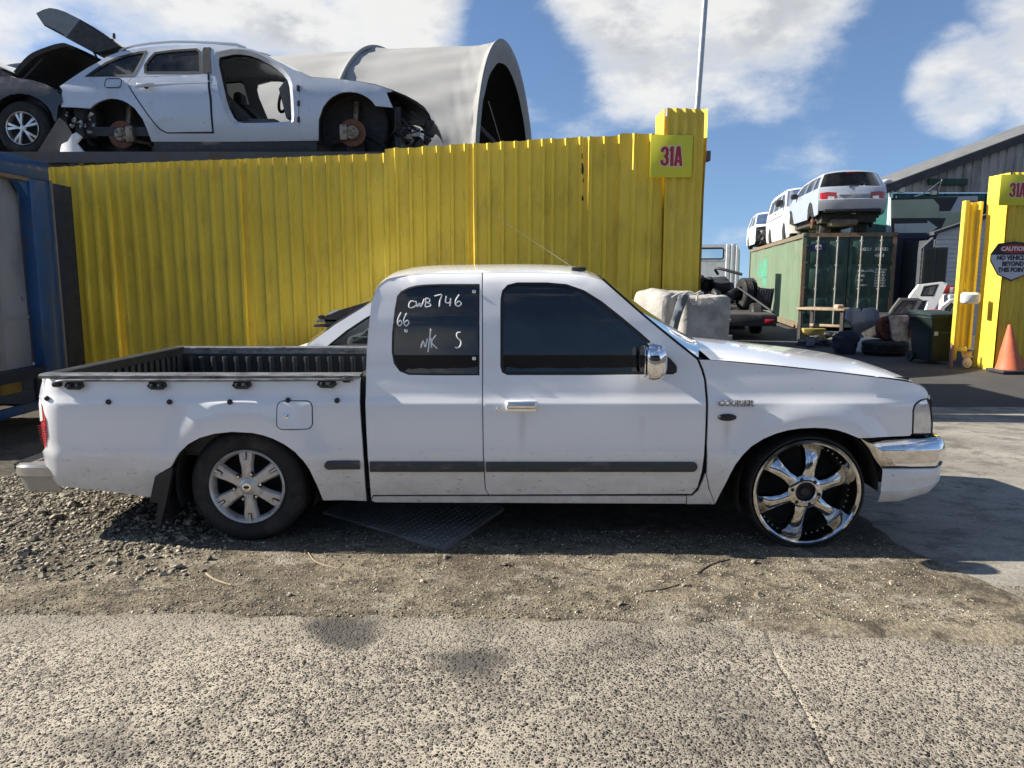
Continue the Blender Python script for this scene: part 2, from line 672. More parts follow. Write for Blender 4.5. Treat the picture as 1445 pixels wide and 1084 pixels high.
def mat_asphalt():
    m, nt, b = new_mat('yard asphalt')
    n1 = link_noise(nt, 0.8, 6, 0.65, 'World')
    c = ramp(nt, n1, [(0.3, (0.055, 0.053, 0.05)), (0.55, (0.085, 0.082, 0.078)), (0.8, (0.15, 0.143, 0.13))])
    n2 = link_noise(nt, 90, 3, 0.6, 'World')
    c = mixc(nt, 0.5, c, ramp(nt, n2, [(0.3, 0.04), (0.7, 0.16)]), 'OVERLAY')
    nt.links.new(c, b.inputs['Base Color']); b.inputs['Roughness'].default_value = 0.9
    set_bump(nt, b, n2, 0.5, 0.006)
    return m


def mat_aggregate():
    """worn concrete: pale sandy mortar net between dark rounded stones"""
    m, nt, b = new_mat('exposed aggregate concrete')
    N, L = nt.nodes, nt.links
    g = N.new('ShaderNodeNewGeometry')
    warp = N.new('ShaderNodeTexNoise'); warp.inputs['Scale'].default_value = 55; warp.inputs['Detail'].default_value = 3
    L.new(g.outputs['Position'], warp.inputs['Vector'])
    va = N.new('ShaderNodeVectorMath'); va.operation = 'MULTIPLY_ADD'
    L.new(warp.outputs['Color'], va.inputs[0]); va.inputs[1].default_value = (0.012, 0.012, 0.0)
    L.new(g.outputs['Position'], va.inputs[2])
    ed = N.new('ShaderNodeTexVoronoi'); ed.feature = 'DISTANCE_TO_EDGE'; ed.inputs['Scale'].default_value = 80
    ce = N.new('ShaderNodeTexVoronoi'); ce.feature = 'F1'; ce.inputs['Scale'].default_value = 80
    L.new(va.outputs[0], ed.inputs['Vector']); L.new(va.outputs[0], ce.inputs['Vector'])
    sep = N.new('ShaderNodeSeparateColor'); L.new(ce.outputs['Color'], sep.inputs[0])
    stone = ramp(nt, sep.outputs[0], [(0.0, (0.028, 0.026, 0.024)), (0.4, (0.065, 0.058, 0.05)), (0.75, (0.15, 0.132, 0.108)), (1.0, (0.33, 0.295, 0.24))])
    big = link_noise(nt, 0.9, 5, 0.6, 'World')
    mid = link_noise(nt, 4.5, 5, 0.65, 'World', None, (4, 2, 0))
    mortar = ramp(nt, mid, [(0.3, (0.37, 0.325, 0.255)), (0.7, (0.58, 0.51, 0.395))])
    # how far the mortar stands over the stones varies from place to place
    thr = mth(nt, 'MULTIPLY_ADD', mth(nt, 'ADD', big, mth(nt, 'MULTIPLY', sep.outputs[1], 0.9)), 0.20)
    N_thr = nt.nodes[-1]; N_thr.inputs[2].default_value = -0.075
    f = mth(nt, 'SUBTRACT', ed.outputs['Distance'], thr)
    cover = N.new('ShaderNodeMapRange'); cover.inputs[1].default_value = -0.025; cover.inputs[2].default_value = 0.03
    L.new(f, cover.inputs[0])
    c = mixc(nt, cover.outputs[0], mortar, stone)
    sy = N.new('ShaderNodeSeparateXYZ'); L.new(g.outputs['Position'], sy.inputs[0])
    dl = mth(nt, 'ADD', sy.outputs[1], mth(nt, 'MULTIPLY', mth(nt, 'SUBTRACT', mid, 0.5), 0.5))
    du = N.new('ShaderNodeMapRange'); du.inputs[1].default_value = 2.62; du.inputs[2].default_value = 3.0
    L.new(dl, du.inputs[0])
    c = mixc(nt, mth(nt, 'MULTIPLY', du.outputs[0], 0.85), c, ramp(nt, mid, [(0.3, (0.17, 0.148, 0.115)), (0.7, (0.40, 0.355, 0.28))]))
    # oil and dirt stains with outlines of their own
    st = link_noise(nt, 1.7, 6, 0.6, 'World', (1.0, 1.5, 1), (9.3, 3.1, 0))
    c = mixc(nt, mth(nt, 'MULTIPLY', ramp(nt, st, [(0.60, 0.0), (0.70, 1.0)]), 0.55), c, (0.10, 0.092, 0.08))
    wv = link_noise(nt, 0.55, 4, 0.5, 'World', (1.0, 0.7, 1), (1.5, 6.1, 0))
    c = mixc(nt, mth(nt, 'MULTIPLY', ramp(nt, wv, [(0.42, 0.0), (0.66, 1.0)]), 0.38), c, (0.135, 0.12, 0.10))
    # local stains seen in front of the pickup
    for (sx, sy, rr, amt) in ((-0.70, 2.90, 0.20, 0.95), (-0.60, 2.74, 0.10, 0.8), (-0.14, 2.62, 0.17, 0.9), (0.75, 2.2, 0.35, 0.25), (0.45, 2.72, 0.2, 0.3)):
        d = N.new('ShaderNodeVectorMath'); d.operation = 'DISTANCE'
        L.new(g.outputs['Position'], d.inputs[0]); d.inputs[1].default_value = (sx, sy, 0)
        dd = mth(nt, 'ADD', d.outputs['Value'], mth(nt, 'MULTIPLY', mth(nt, 'SUBTRACT', mid, 0.5), 0.35))
        mr = N.new('ShaderNodeMapRange'); mr.inputs[1].default_value = rr; mr.inputs[2].default_value = rr * 0.35
        mr.inputs[3].default_value = 0; mr.inputs[4].default_value = amt
        L.new(dd, mr.inputs[0])
        c = mixc(nt, mr.outputs[0], c, (0.085, 0.078, 0.068))
    nt.links.new(c, b.inputs['Base Color'])
    b.inputs['Roughness'].default_value = 0.88
    b.inputs['Specular IOR Level'].default_value = 0.3
    # relief: stones sunk or proud, sandy grain on the mortar
    dome = mth(nt, 'SUBTRACT', 1.0, ce.outputs['Distance'])
    hs = mth(nt, 'MULTIPLY', dome, mth(nt, 'MULTIPLY_ADD', sep.outputs[2], 1.3))
    nt.nodes[-1].inputs[2].default_value = -0.2
    grain = link_noise(nt, 240, 4, 0.7, 'World')
    mh = mth(nt, 'MULTIPLY_ADD', grain, 0.35); nt.nodes[-1].inputs[2].default_value = 0.55
    hmix = N.new('ShaderNodeMix'); hmix.data_type = 'FLOAT'
    L.new(cover.outputs[0], hmix.inputs[0]); L.new(mh, hmix.inputs[2]); L.new(hs, hmix.inputs[3])
    set_bump(nt, b, hmix.outputs[0], 1.0, 0.017)
    return m


def mat_dirt():
    m, nt, b = new_mat('gritty dirt')
    n1 = link_noise(nt, 1.6, 7, 0.65, 'World')
    n2 = link_noise(nt, 60, 5, 0.7, 'World')
    n3 = link_noise(nt, 9, 6, 0.65, 'World', None, (5, 5, 0))
    c = ramp(nt, n1, [(0.30, (0.085, 0.074, 0.057)), (0.46, (0.19, 0.166, 0.128)), (0.60, (0.30, 0.265, 0.205)), (0.78, (0.38, 0.34, 0.27))])
    c = mixc(nt, 0.65, c, ramp(nt, n2, [(0.3, (0.10, 0.09, 0.075)), (0.5, (0.45, 0.42, 0.36)), (0.68, (0.92, 0.87, 0.78))]), 'OVERLAY')
    c = mixc(nt, mth(nt, 'MULTIPLY', ramp(nt, n3, [(0.50, 0.0), (0.60, 1.0)]), 0.7), c, (0.05, 0.043, 0.035))
    n5 = link_noise(nt, 3.2, 7, 0.7, 'World', (1, 1.6, 1), (7, 1, 0))
    c = mixc(nt, mth(nt, 'MULTIPLY', ramp(nt, n5, [(0.54, 0.0), (0.66, 1.0)]), 0.6), c, (0.46, 0.42, 0.34))
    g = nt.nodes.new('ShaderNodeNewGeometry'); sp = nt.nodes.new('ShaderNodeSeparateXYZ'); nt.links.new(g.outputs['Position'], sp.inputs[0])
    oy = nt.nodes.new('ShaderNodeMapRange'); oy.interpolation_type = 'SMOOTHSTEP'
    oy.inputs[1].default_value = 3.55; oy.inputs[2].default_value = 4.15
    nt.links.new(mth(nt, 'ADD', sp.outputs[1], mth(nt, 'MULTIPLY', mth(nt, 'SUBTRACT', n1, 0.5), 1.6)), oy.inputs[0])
    c = mixc(nt, mth(nt, 'MULTIPLY', oy.outputs[0], 0.72), c, (0.045, 0.041, 0.037))  # dark oily dirt under the pickup, also deepening its shade through colour
    nt.links.new(c, b.inputs['Base Color']); b.inputs['Roughness'].default_value = 0.95
    b.inputs['Specular IOR Level'].default_value = 0.2
    h = mth(nt, 'ADD', n2, mth(nt, 'MULTIPLY', n3, 1.5))
    set_bump(nt, b, h, 1.0, 0.02)
    return m


def mat_pavement():
    m, nt, b = new_mat('stained smooth concrete')
    n1 = link_noise(nt, 1.6, 9, 0.72, 'World', (0.8, 1.3, 1))
    n2 = link_noise(nt, 70, 5, 0.75, 'World')
    n3 = link_noise(nt, 4, 10, 0.75, 'World', (0.8, 1.2, 1), (2, 8, 0))
    c = ramp(nt, n1, [(0.3, (0.15, 0.138, 0.118)), (0.55, (0.27, 0.25, 0.21)), (0.8, (0.38, 0.355, 0.30))])
    c = mixc(nt, mth(nt, 'MULTIPLY', ramp(nt, n3, [(0.50, 0.0), (0.60, 1.0)]), 0.7), c, (0.085, 0.074, 0.06))
    c = mixc(nt, 0.45, c, ramp(nt, n2, [(0.3, 0.1), (0.7, 0.85)]), 'OVERLAY')
    nt.links.new(c, b.inputs['Base Color']); b.inputs['Roughness'].default_value = 0.8
    set_bump(nt, b, n2, 0.6, 0.006)
    return m


# one sheet to the horizon
grid_obj('ground', np.linspace(-900, 900, 61), np.linspace(-900, 900, 61), lambda X, Y: X * 0 - 0.062, mat_asphalt(), kind='structure')
# the slab the photographer stands on
def slab_h(X, Y):
    # long open joint running away to the left of the bonnet shadow
    jx = 1.02 + (2.98 - Y) * -0.02
    crack = np.exp(-((X - (1.04 + 0.06 * fbm(Y * 3, Y * 0 + 2, 31) - 0.17 * (2.98 - Y) / 1.5)) / 0.006) ** 2)
    return ground_h(X, Y) * 0.95 - 0.007 * crack * (Y < 2.97) + 0.004 * fbm(X * 2, Y * 2, 3)
xs_fine = np.unique(np.concatenate([np.linspace(-9, -2.6, 40), np.linspace(-2.6, 0.7, 100), np.linspace(0.7, 1.25, 140), np.linspace(1.25, 3, 60), np.linspace(3, 10, 40)]))
grid_obj('road', xs_fine, np.linspace(-3.0, 3.35, 150), slab_h, mat_aggregate(), kind='structure')


def dirt_h(X, Y):
    n = fbm(X * 1.7, Y * 1.7, 11) - 0.47
    f = fbm(X * 14, Y * 14, 23, 3) - 0.44
    edge = 2.96 + 0.16 * (fbm(X * 1.1, X * 0 + 3, 5) - 0.47) + 0.13 * (fbm(X * 7, Y * 7, 8) - 0.47) - 0.14 * np.clip((X - 0.9) / 0.5, 0, 1)
    rise = np.clip((Y - edge) / 0.10, -1, 1)
    h = np.where(rise > 0, 0.006, 0.028) * rise + 0.018 * n * np.clip((Y - edge) / 0.5, 0, 1) + 0.012 * f * np.clip((Y - edge) / 0.2 + 0.5, 0.15, 1)
    # rubble heaped behind the tailgate
    heap = np.clip((-1.55 - X) / 0.5, 0, 1) * np.clip((Y - 3.6) / 0.6, 0, 1)
    h = h + heap * (0.035 + 0.05 * (fbm(X * 4, Y * 4, 17) - 0.4))
    # keep the tracks under the tyres flat
    for tx in (-1.38, 1.60):
        w = np.exp(-((X - tx) / 0.28) ** 2) * (Y > 3.4) * (Y < 5.8)
        h = h * (1 - w)
    # gives way to the smooth paving on the right
    bound = 2.12 + 0.25 * np.clip(3.9 - Y, 0, 1) + 0.16 * (fbm(Y * 2.2, Y * 0 + 1, 9) - 0.5)
    right = np.clip((X - bound) / 0.14, 0, 1)
    h = h - right * 0.05
    return ground_h(X, Y) + 0.008 + h
xs = np.concatenate([np.linspace(-7, -3.2, 80), np.linspace(-3.2, 3.2, 340)[1:]])
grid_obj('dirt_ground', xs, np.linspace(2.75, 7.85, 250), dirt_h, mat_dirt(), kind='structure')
grid_obj('pavement', np.linspace(1.5, 12, 60), np.linspace(3.02, 8.3, 50),
         lambda X, Y: ground_h(X, Y) + 0.0 + 0.004 * fbm(X * 2, Y * 2, 41), mat_pavement(), kind='structure')

# ---- loose stones: the larger ones singly, the grit as one mass
def stone_mesh(seed, flat=0.6):
    rnd = random.Random(seed)
    dirs = []
    for k in range(11):
        z = 1 - 2 * (k + 0.5) / 11; a = k * 2.39996 + rnd.random() * 0.7
        r = math.sqrt(1 - z * z)
        dirs.append(Vector((r * math.cos(a), r * math.sin(a), z)) * rnd.uniform(0.75, 1.15))
    import bmesh
    bm = bmesh.new()
    for d in dirs: bm.verts.new((d.x, d.y * 0.8, d.z * flat))
    bmesh.ops.convex_hull(bm, input=bm.verts)
    loose = [v for v in bm.verts if not v.link_faces]
    bmesh.ops.delete(bm, geom=loose, context='VERTS')
    bmesh.ops.triangulate(bm, faces=bm.faces)
    me = bpy.data.meshes.new('stone'); bm.to_mesh(me); bm.free()
    return me


def mat_stone():
    m, nt, b = new_mat('road metal')
    oi = nt.nodes.new('ShaderNodeObjectInfo')
    g = nt.nodes.new('ShaderNodeNewGeometry')
    v = nt.nodes.new('ShaderNodeTexVoronoi'); v.inputs['Scale'].default_value = 45
    nt.links.new(g.outputs['Position'], v.inputs['Vector'])
    sp = nt.nodes.new('ShaderNodeSeparateColor'); nt.links.new(v.outputs['Color'], sp.inputs[0])
    c = ramp(nt, sp.outputs[0], [(0.0, (0.05, 0.044, 0.034)), (0.5, (0.17, 0.146, 0.105)), (0.85, (0.31, 0.27, 0.195)), (1.0, (0.52, 0.47, 0.38))])
    n = link_noise(nt, 40, 5, 0.7, 'World')
    c = mixc(nt, 0.4, c, ramp(nt, n, [(0.3, 0.25), (0.7, 0.75)]), 'OVERLAY')
    nt.links.new(c, b.inputs['Base Color']); b.inputs['Roughness'].default_value = 0.9
    set_bump(nt, b, n, 0.4, 0.006)
    return m


STONE_M = mat_stone()
stone_me = [stone_mesh(s, random.uniform(0.45, 0.75)) for s in range(9)]
for me in stone_me: me.materials.append(STONE_M)
dirt = bpy.data.objects['dirt_ground']
rs = random.Random(21)


def dh(x, y): return float(dirt_h(np.array([x]), np.array([y]))[0])


cnt = 0
while cnt < 290:
    left = rs.random() < 0.80
    if left:
        x = rs.uniform(-3.1, -1.6); y = rs.uniform(3.3, 5.6)
    else:
        x = rs.uniform(-1.6, 1.9); y = rs.uniform(3.0, 3.75)
    if abs(x + 1.38) < 0.27 and y > 3.5: continue
    s = rs.choice([0.013, 0.015, 0.017, 0.02, 0.026, 0.034, 0.05]) * (1.0 if left else 0.55)
    o = bpy.data.objects.new('stone', rs.choice(stone_me)); COL.objects.link(o)
    o.location = (x, y, dh(x, y) + s * 0.18)
    o.rotation_euler = (rs.uniform(-.4, .4), rs.uniform(-.4, .4), rs.uniform(0, 6.28))
    o.scale = (s, s * rs.uniform(0.7, 1.1), s * rs.uniform(0.7, 1.2))
    o.parent = dirt
    cnt += 1


def scatter(name, n, sampler, sizes, seed, parent):
    rnd = np.random.RandomState(seed)
    base = [np.array([v.co[:] for v in me.vertices]) for me in stone_me]
    tris = [np.array([p.vertices[:] for p in me.polygons]) for me in stone_me]
    VV, FF, o = [], [], 0
    xs_, ys_ = sampler(rnd, n)
    zs_ = dirt_h(xs_, ys_)
    for i in range(n):
        k = rnd.randint(len(base)); s = sizes[0] * (sizes[1] / sizes[0]) ** (rnd.rand() ** 2)
        a = rnd.rand() * 6.283; ca, sa = math.cos(a), math.sin(a)
        b = base[k] * (s, s, s * rnd.uniform(0.6, 1.1))
        t = rnd.uniform(-.5, .5); ct, st_ = math.cos(t), math.sin(t)
        b = np.stack([b[:, 0], b[:, 1] * ct - b[:, 2] * st_, b[:, 1] * st_ + b[:, 2] * ct], 1)
        b = np.stack([b[:, 0] * ca - b[:, 1] * sa + xs_[i], b[:, 0] * sa + b[:, 1] * ca + ys_[i], b[:, 2] + zs_[i] + s * 0.1], 1)
        VV.append(b); FF.append(tris[k] + o); o += len(b)
    V = np.concatenate(VV).astype(np.float32); F = np.concatenate(FF).astype(np.int32)
    me = bpy.data.meshes.new(name)
    me.vertices.add(len(V)); me.vertices.foreach_set('co', V.ravel())
    me.loops.add(F.size); me.loops.foreach_set('vertex_index', F.ravel())
    me.polygons.add(len(F)); me.polygons.foreach_set('loop_start', np.arange(0, F.size, 3, dtype=np.int32))
    me.update(calc_edges=True); me.validate()
    me.materials.append(STONE_M)
    ob = bpy.data.objects.new(name, me); COL.objects.link(ob); ob.parent = parent
    ob['kind'] = 'stuff'
    return ob


def samp_heap(r, n):
    x = -3.5 + 2.0 * r.rand(n) ** 1.25; y = 3.30 + 2.4 * r.rand(n)
    k = (y > 3.55 + 0.25 * (x + 2.2)) | (r.rand(n) < 0.35)
    x = np.where(k, x, r.uniform(-3.2, -2.0, n)); y = np.where(k, y, r.uniform(3.7, 5.6, n))
    return x, y
def samp_all(r, n):
    x = r.uniform(-3.0, 2.1, n); y = 2.95 + 1.1 * r.rand(n) ** 1.4
    return x, y
scatter('gravel', 17000, samp_heap, (0.005, 0.024), 5, dirt)
scatter('grit', 26000, samp_all, (0.0022, 0.0085), 6, dirt)
# ================================================================== YELLOW FENCE, CONTAINER, SHELTER, BLUE BOX BODY
def mat_yellow():
    m, nt, b = new_mat('yellow painted iron')
    oi = nt.nodes.new('ShaderNodeObjectInfo')
    n1 = link_noise(nt, 1.3, 5, 0.6, 'World')
    c = ramp(nt, n1, [(0.3, (0.70, 0.505, 0.045)), (0.7, (0.80, 0.60, 0.07))])
    tone = mth(nt, 'MULTIPLY_ADD', oi.outputs['Random'], 0.16); nt.nodes[-1].inputs[2].default_value = 0.90
    v = nt.nodes.new('ShaderNodeVectorMath'); v.operation = 'SCALE'
    nt.links.new(c, v.inputs[0]); nt.links.new(tone, v.inputs['Scale'])
    c = v.outputs[0]
    n2 = link_noise(nt, 6, 8, 0.7, 'World', (1, 1, 0.35))
    c = mixc(nt, mth(nt, 'MULTIPLY', ramp(nt, n2, [(0.50, 0.0), (0.70, 1.0)]), 0.45), c, (0.30, 0.225, 0.05))
    n3 = link_noise(nt, 26, 5, 0.65, 'World', None, (3, 3, 1))
    c = mixc(nt, mth(nt, 'MULTIPLY', ramp(nt, n3, [(0.70, 0.0), (0.75, 1.0)]), 0.8), c, (0.13, 0.085, 0.035))
    nt.links.new(c, b.inputs['Base Color'])
    b.inputs['Roughness'].default_value = 0.42
    b.inputs['Specular IOR Level'].default_value = 0.4
    set_bump(nt, b, n1, 0.12, 0.02)
    return m


YEL = mat_yellow()


def corr_profile(w, pitch, kind):
    pts = []
    if kind == 'sine':
        n = int(round(w / pitch)) * 8
        for i in range(n + 1):
            x = w * i / n
            pts.append((x, -0.5 - 0.5 * math.cos(2 * math.pi * x / pitch)))
    else:
        k = max(1, int(round(w / pitch))); p = w / k
        for i in range(k):
            for u, d in ((0.0, 0), (0.30, 0), (0.305, -0.12), (0.33, -0.14), (0.335, 0), (0.64, 0), (0.73, -1), (0.91, -1)):
                if kind == 'trap' and u in (0.305, 0.33, 0.335): continue
                pts.append(((i + u) * p, d))
        pts.append((w, 0))
    return pts


def sheet(w, zb, zt0, zt1, pitch=0.147, depth=0.032, kind='trap', lean=0.0, seed=0, nz=9, jag=0.0):
    """corrugated sheet in local x (0..w), ribs towards -y"""
    pr = corr_profile(w, pitch, kind)
    rnd = random.Random(seed)
    rows = []
    ph = [rnd.uniform(0, 6.28) for _ in range(4)]
    for i in range(nz + 1):
        t = i / nz; row = []
        for x, d in pr:
            zt = zt0 + (zt1 - zt0) * x / w
            z = zb + (zt - zb) * t
            warp = 0.007 * math.sin(z * 1.9 + ph[0] + x * 2.0) + 0.004 * math.sin(z * 4.3 + ph[1] + x * 5)
            row.append((x + lean * (z - zb), d * depth + warp, z + (jag * math.sin(x * 19 + ph[2]) if i == nz else 0)))
        rows.append(row)
    return MB().grid(rows)


FY = 7.85
fence = empty('corrugated_fence', (0, FY, 0), 0, 'long yellow corrugated iron fence behind the white pickup', 'fence')
rf = random.Random(3)


def fz(px, row, Y=FY): return at(px, row, Y).z
def fxp(px, Y=FY): return at(px, 250, Y).x


edges = [60, 150, 243, 336, 429, 520, 544]
tops = {60: 237, 150: 232, 243: 228, 336: 225, 429: 221, 520: 217.5, 544: 216}
fence_sheets = []
for a, b_ in zip(edges[:-1], edges[1:]):
    x0, x1 = fxp(a), fxp(b_)
    s = sheet(x1 - x0 + 0.03, -0.1, fz(a, tops[a]), fz(b_, tops[b_]), seed=a, lean=rf.uniform(-0.004, 0.006))
    o = s.build('sheet', YEL, fence, smooth=25); o.location = (x0, rf.uniform(-0.003, 0.003) + (0.004 if (a // 90) % 2 else 0.0), 0)
for a, b_, r0, r1, dy in ((543, 660, 211, 203.5, -0.012), (655, 770, 204, 196.5, 0.004), (763, 822, 197, 194, -0.010), (817, 880, 194.5, 190.5, 0.006)):
    x0, x1 = fxp(a), fxp(b_)
    s = sheet(x1 - x0, -0.1, fz(a, r0), fz(b_, r1), seed=a, lean=rf.uniform(-0.006, 0.006), jag=0.004)
    o = s.build('sheet', YEL, fence, smooth=25); o.location = (x0, dy, 0)
x0, x1 = fxp(874), fxp(945)
o = sheet(x1 - x0, -0.1, fz(880, 189), fz(940, 192), seed=88, lean=0.012, pitch=0.15, depth=0.032).build('sheet', YEL, fence, smooth=25); o.location = (x0 - 0.03, -0.06, 0)
# torn slits in one sheet
HOLE = M('bare rusted iron', (0.025, 0.018, 0.012), 0.9)
for (px, r0, r1, w) in ((822, 230, 247, 2.0), (823, 252, 258, 1.2), (822, 276, 284, 2.0), (821.5, 217, 225, 1.2)):
    q0, q1 = at(px, r0, FY - 0.03), at(px, r1, FY - 0.03)
    rr_ = random.Random(int(r0)); ww = w * 0.0045
    poly = [(q0.x + rr_.uniform(-.3, .3) * ww, q0.z)] + [(q0.x + ww * rr_.uniform(.4, 1.4), q0.z + (q1.z - q0.z) * t) for t in (.2, .45, .7, .9)] + [(q1.x, q1.z)] + [(q0.x - ww * rr_.uniform(.4, 1.4), q0.z + (q1.z - q0.z) * t) for t in (.85, .6, .35, .1)]
    MB().prism(poly, -0.050, -0.046).build('rust_slit', HOLE, fence, (0, 0, 0))

# tall corner post of the fence, boxed in fine corrugated iron
def gate_post(name, x0, x1, y0, y1, z1, label, front_w=None):
    e = empty(name, (x0, y0, 0), 0, label, 'gate post')
    w = x1 - x0; d = y1 - y0
    sheet(w, -0.1, z1, z1 - 0.012, 0.096, 0.032, 'sine', seed=5).build('front_sheet', YEL, e, smooth=40)
    s = sheet(d, -0.1, z1, z1, 0.13, 0.03, 'sine', seed=6)
    MB().merge(s, T(-0.002, d, 0, rz=-math.pi / 2)).build('side_sheet', YEL, e, smooth=40)
    MB().merge(s, T(w + 0.002, 0, 0, rz=math.pi / 2)).build('side_sheet', YEL, e, smooth=40)
    MB().merge(sheet(w, -0.1, z1, z1, 0.088, 0.018, 'sine', seed=7), T(w, d + 0.003, 0, rz=math.pi)).build('back_sheet', YEL, e, smooth=40)
    return e


gx0, gx1 = at(938, 250, 7.74).x, at(990, 250, 7.74).x
gate_post('gate_post', gx0, gx1, 7.74, 8.10, at(960, 153, 7.74).z, 'tall yellow corrugated post ending the fence beside the concrete blocks')


def sign31(px0, px1, r0, r1, Y, label):
    a, b_ = at(px0, r0, Y), at(px1, r1, Y)
    e = empty('number_sign', ((a.x + b_.x) / 2, Y, b_.z), 0, label, 'sign', 'yellow 31A signs')
    w, h = b_.x - a.x, a.z - b_.z
    MB().rbox(-w / 2, w / 2, -0.008, 0.0, 0, h, 0.002).build('board', M('sign yellow', (0.60, 0.58, 0.035), 0.45, var=0.05), e)
    s = h * 0.47
    heavy_31A(s, s * 0.035, -0.0105).build('lettering_edge', M('sign white', (0.75, 0.72, 0.66), 0.5, var=0.05), e, (0, 0, -h * 0.5), 0)
    heavy_31A(s, 0.0, -0.0150).build('lettering', M('sign red', (0.36, 0.018, 0.03), 0.5, var=0.06), e, (0, 0, -h * 0.5), 0)
    return e


sign31(918.5, 976, 191, 250.5, 7.70, 'yellow sign reading 31A on the post at the end of the long fence')

# ---- steel pole behind the fence
pb = at(983, 165, 8.25); pt = at(997, -30, 8.25)
POLE = M('galvanised pole', (0.42, 0.43, 0.44), 0.4, 0.7, var=0.15, vscale=12)
d_ = (pt - pb); base = pb - d_ * (pb.z / d_.z)
po = MB().tube([tuple(base), tuple(pt + d_ * 0.6)], 0.032, 14).build('steel_pole', POLE)
tag(po, 'thin galvanised steel pole rising behind the fence corner', 'pole')

# ---- shipping container behind the fence carrying the wrecks
def container(name, L_, W_, H_, mat, label, rot=0.0, loc=(0, 0, 0), doors=None, pitch=0.28, frame_mat=None, cat='container', group=None):
    """local: x = length 0..L_, y = width 0..W_, long side at y=0 facing -y"""
    e = empty(name, loc, rot, label, cat, group)
    fm = frame_mat or mat
    z0, z1 = 0.16, H_ - 0.12
    for y, sgn in ((0.03, 1), (W_ - 0.03, -1)):
        s = sheet(L_ - 0.2, z0, z1, z1, pitch, 0.036, 'trap', nz=1)
        if sgn > 0: mm = T(0.1, y + 0.036, 0)
        else: mm = T(L_ - 0.1, y - 0.036, 0, rz=math.pi)
        MB().merge(s, mm).build('side_wall', mat, e, smooth=25)
        MB().box(0, L_, y - 0.03, y + 0.03, z1, H_ - 0.005).build('top_rail', fm, e)
        MB().box(0, L_, y - 0.03, y + 0.05, 0.0, z0).build('bottom_rail', fm, e)
    for x in (0.0, L_ - 0.10):
        for y in (0.001, W_ - 0.101):
            p = MB().box(x, x + 0.10, y, y + 0.10, 0.0, H_)
            p.rbox(x - 0.006, x + 0.16, y - 0.006, y + 0.106, H_ - 0.10, H_ + 0.006, 0.006)
            p.rbox(x - 0.006, x + 0.16, y - 0.006, y + 0.106, 0, 0.11, 0.006)
            p.build('corner_post', fm, e)
    MB().box(0.02, L_ - 0.02, 0.06, W_ - 0.06, H_ - 0.04, H_ - 0.02).build('roof', mat, e)
    MB().box(0.05, L_ - 0.05, 0.06, W_ - 0.06, 0.05, 0.15).build('floor', mat, e)
    for x, r in ((0.02, -math.pi / 2), (L_ - 0.02, math.pi / 2)):
        if doors is not None and x < 1: continue
        s = sheet(W_ - 0.2, z0, z1, z1, pitch, 0.036, 'trap', nz=1)
        if x < 1: mm = T(x + 0.036, W_ - 0.1, 0, rz=r)
        else: mm = T(x - 0.036, 0.1, 0, rz=r)
        MB().merge(s, mm).build('end_wall', mat, e, smooth=25)
    MB().box(0.0, 0.06, 0.10, W_ - 0.10, H_ - 0.12, H_ - 0.004).build('header', fm, e)
    return e


CY_ = 8.28
CTOP = at(300, 213.5, CY_).z
GREYC = M('grey blue container paint', (0.085, 0.095, 0.105), 0.6, var=0.2, vscale=2, dirt=(0.12, 0.075, 0.045), dirt_amt=0.35, dscale=3)
container('shipping_container', 13.7, 2.44, CTOP, GREYC, 'grey shipping container behind the fence with the silver wagon on its roof', 0, (-11.6, CY_, 0))

# ---- fabric arch shelter
FAB = M('shelter fabric', (0.31, 0.31, 0.30), 0.8, var=0.07, vscale=1.2, dirt=(0.34, 0.34, 0.32), dirt_amt=0.25, dscale=0.8, spec=0.2)
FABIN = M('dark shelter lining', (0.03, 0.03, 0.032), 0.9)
sh_e = empty('fabric_shelter', (-0.05, 14.6, 0), math.radians(-9), 'pale grey fabric arch shelter standing behind the fence with a dark open end', 'shelter')
R_S, ZB = 3.5, 2.55
HS = at(715, 57, 14.6).z - ZB - 0.20
def arch(th, r=1.0): return (-R_S * r * math.cos(th), ZB + HS * r * math.sin(th) ** 0.92 if math.sin(th) > 0 else ZB)
rows_ = []
rsx = random.Random(5)
ribs = [0.0, -2.25, -4.6, -6.9, -9.2]
xs_s = np.concatenate([np.linspace(0, -0.5, 16)[:-1], np.linspace(-0.5, -9.2, 110)])
ths = np.linspace(0, math.pi, 72)
for x in xs_s:
    row = []
    nr = min(abs(x - r) for r in ribs)
    sag = 0.055 * min(1.0, nr / 0.35) ** 0.6
    for th in ths:
        # tension creases running in from the open end
        wr = 0.022 * math.sin(th * 40 + 3.0 * x + 2.2 * math.sin(x * 1.3 + th * 3)) * math.exp(x / 1.6) + 0.02 * math.sin(th * 30 - x * 3.1) * math.exp(x / 3.0)
        wr += 0.02 * math.sin(th * 17 + x * 1.7) * 0.5
        if x > -0.5: wr += 0.008 * math.sin(x * 30 + th * 25) * (0.5 + x) * 2 * (-x) * 3
        k = 1 - (sag + wr) / R_S
        if x > -0.02: k = 1.0
        y, z = arch(th, 1.0)
        row.append((x, y * k, ZB + (z - ZB) * k))
    rows_.append(row)
MB().grid(rows_).build('cover', FAB, sh_e, smooth=60)
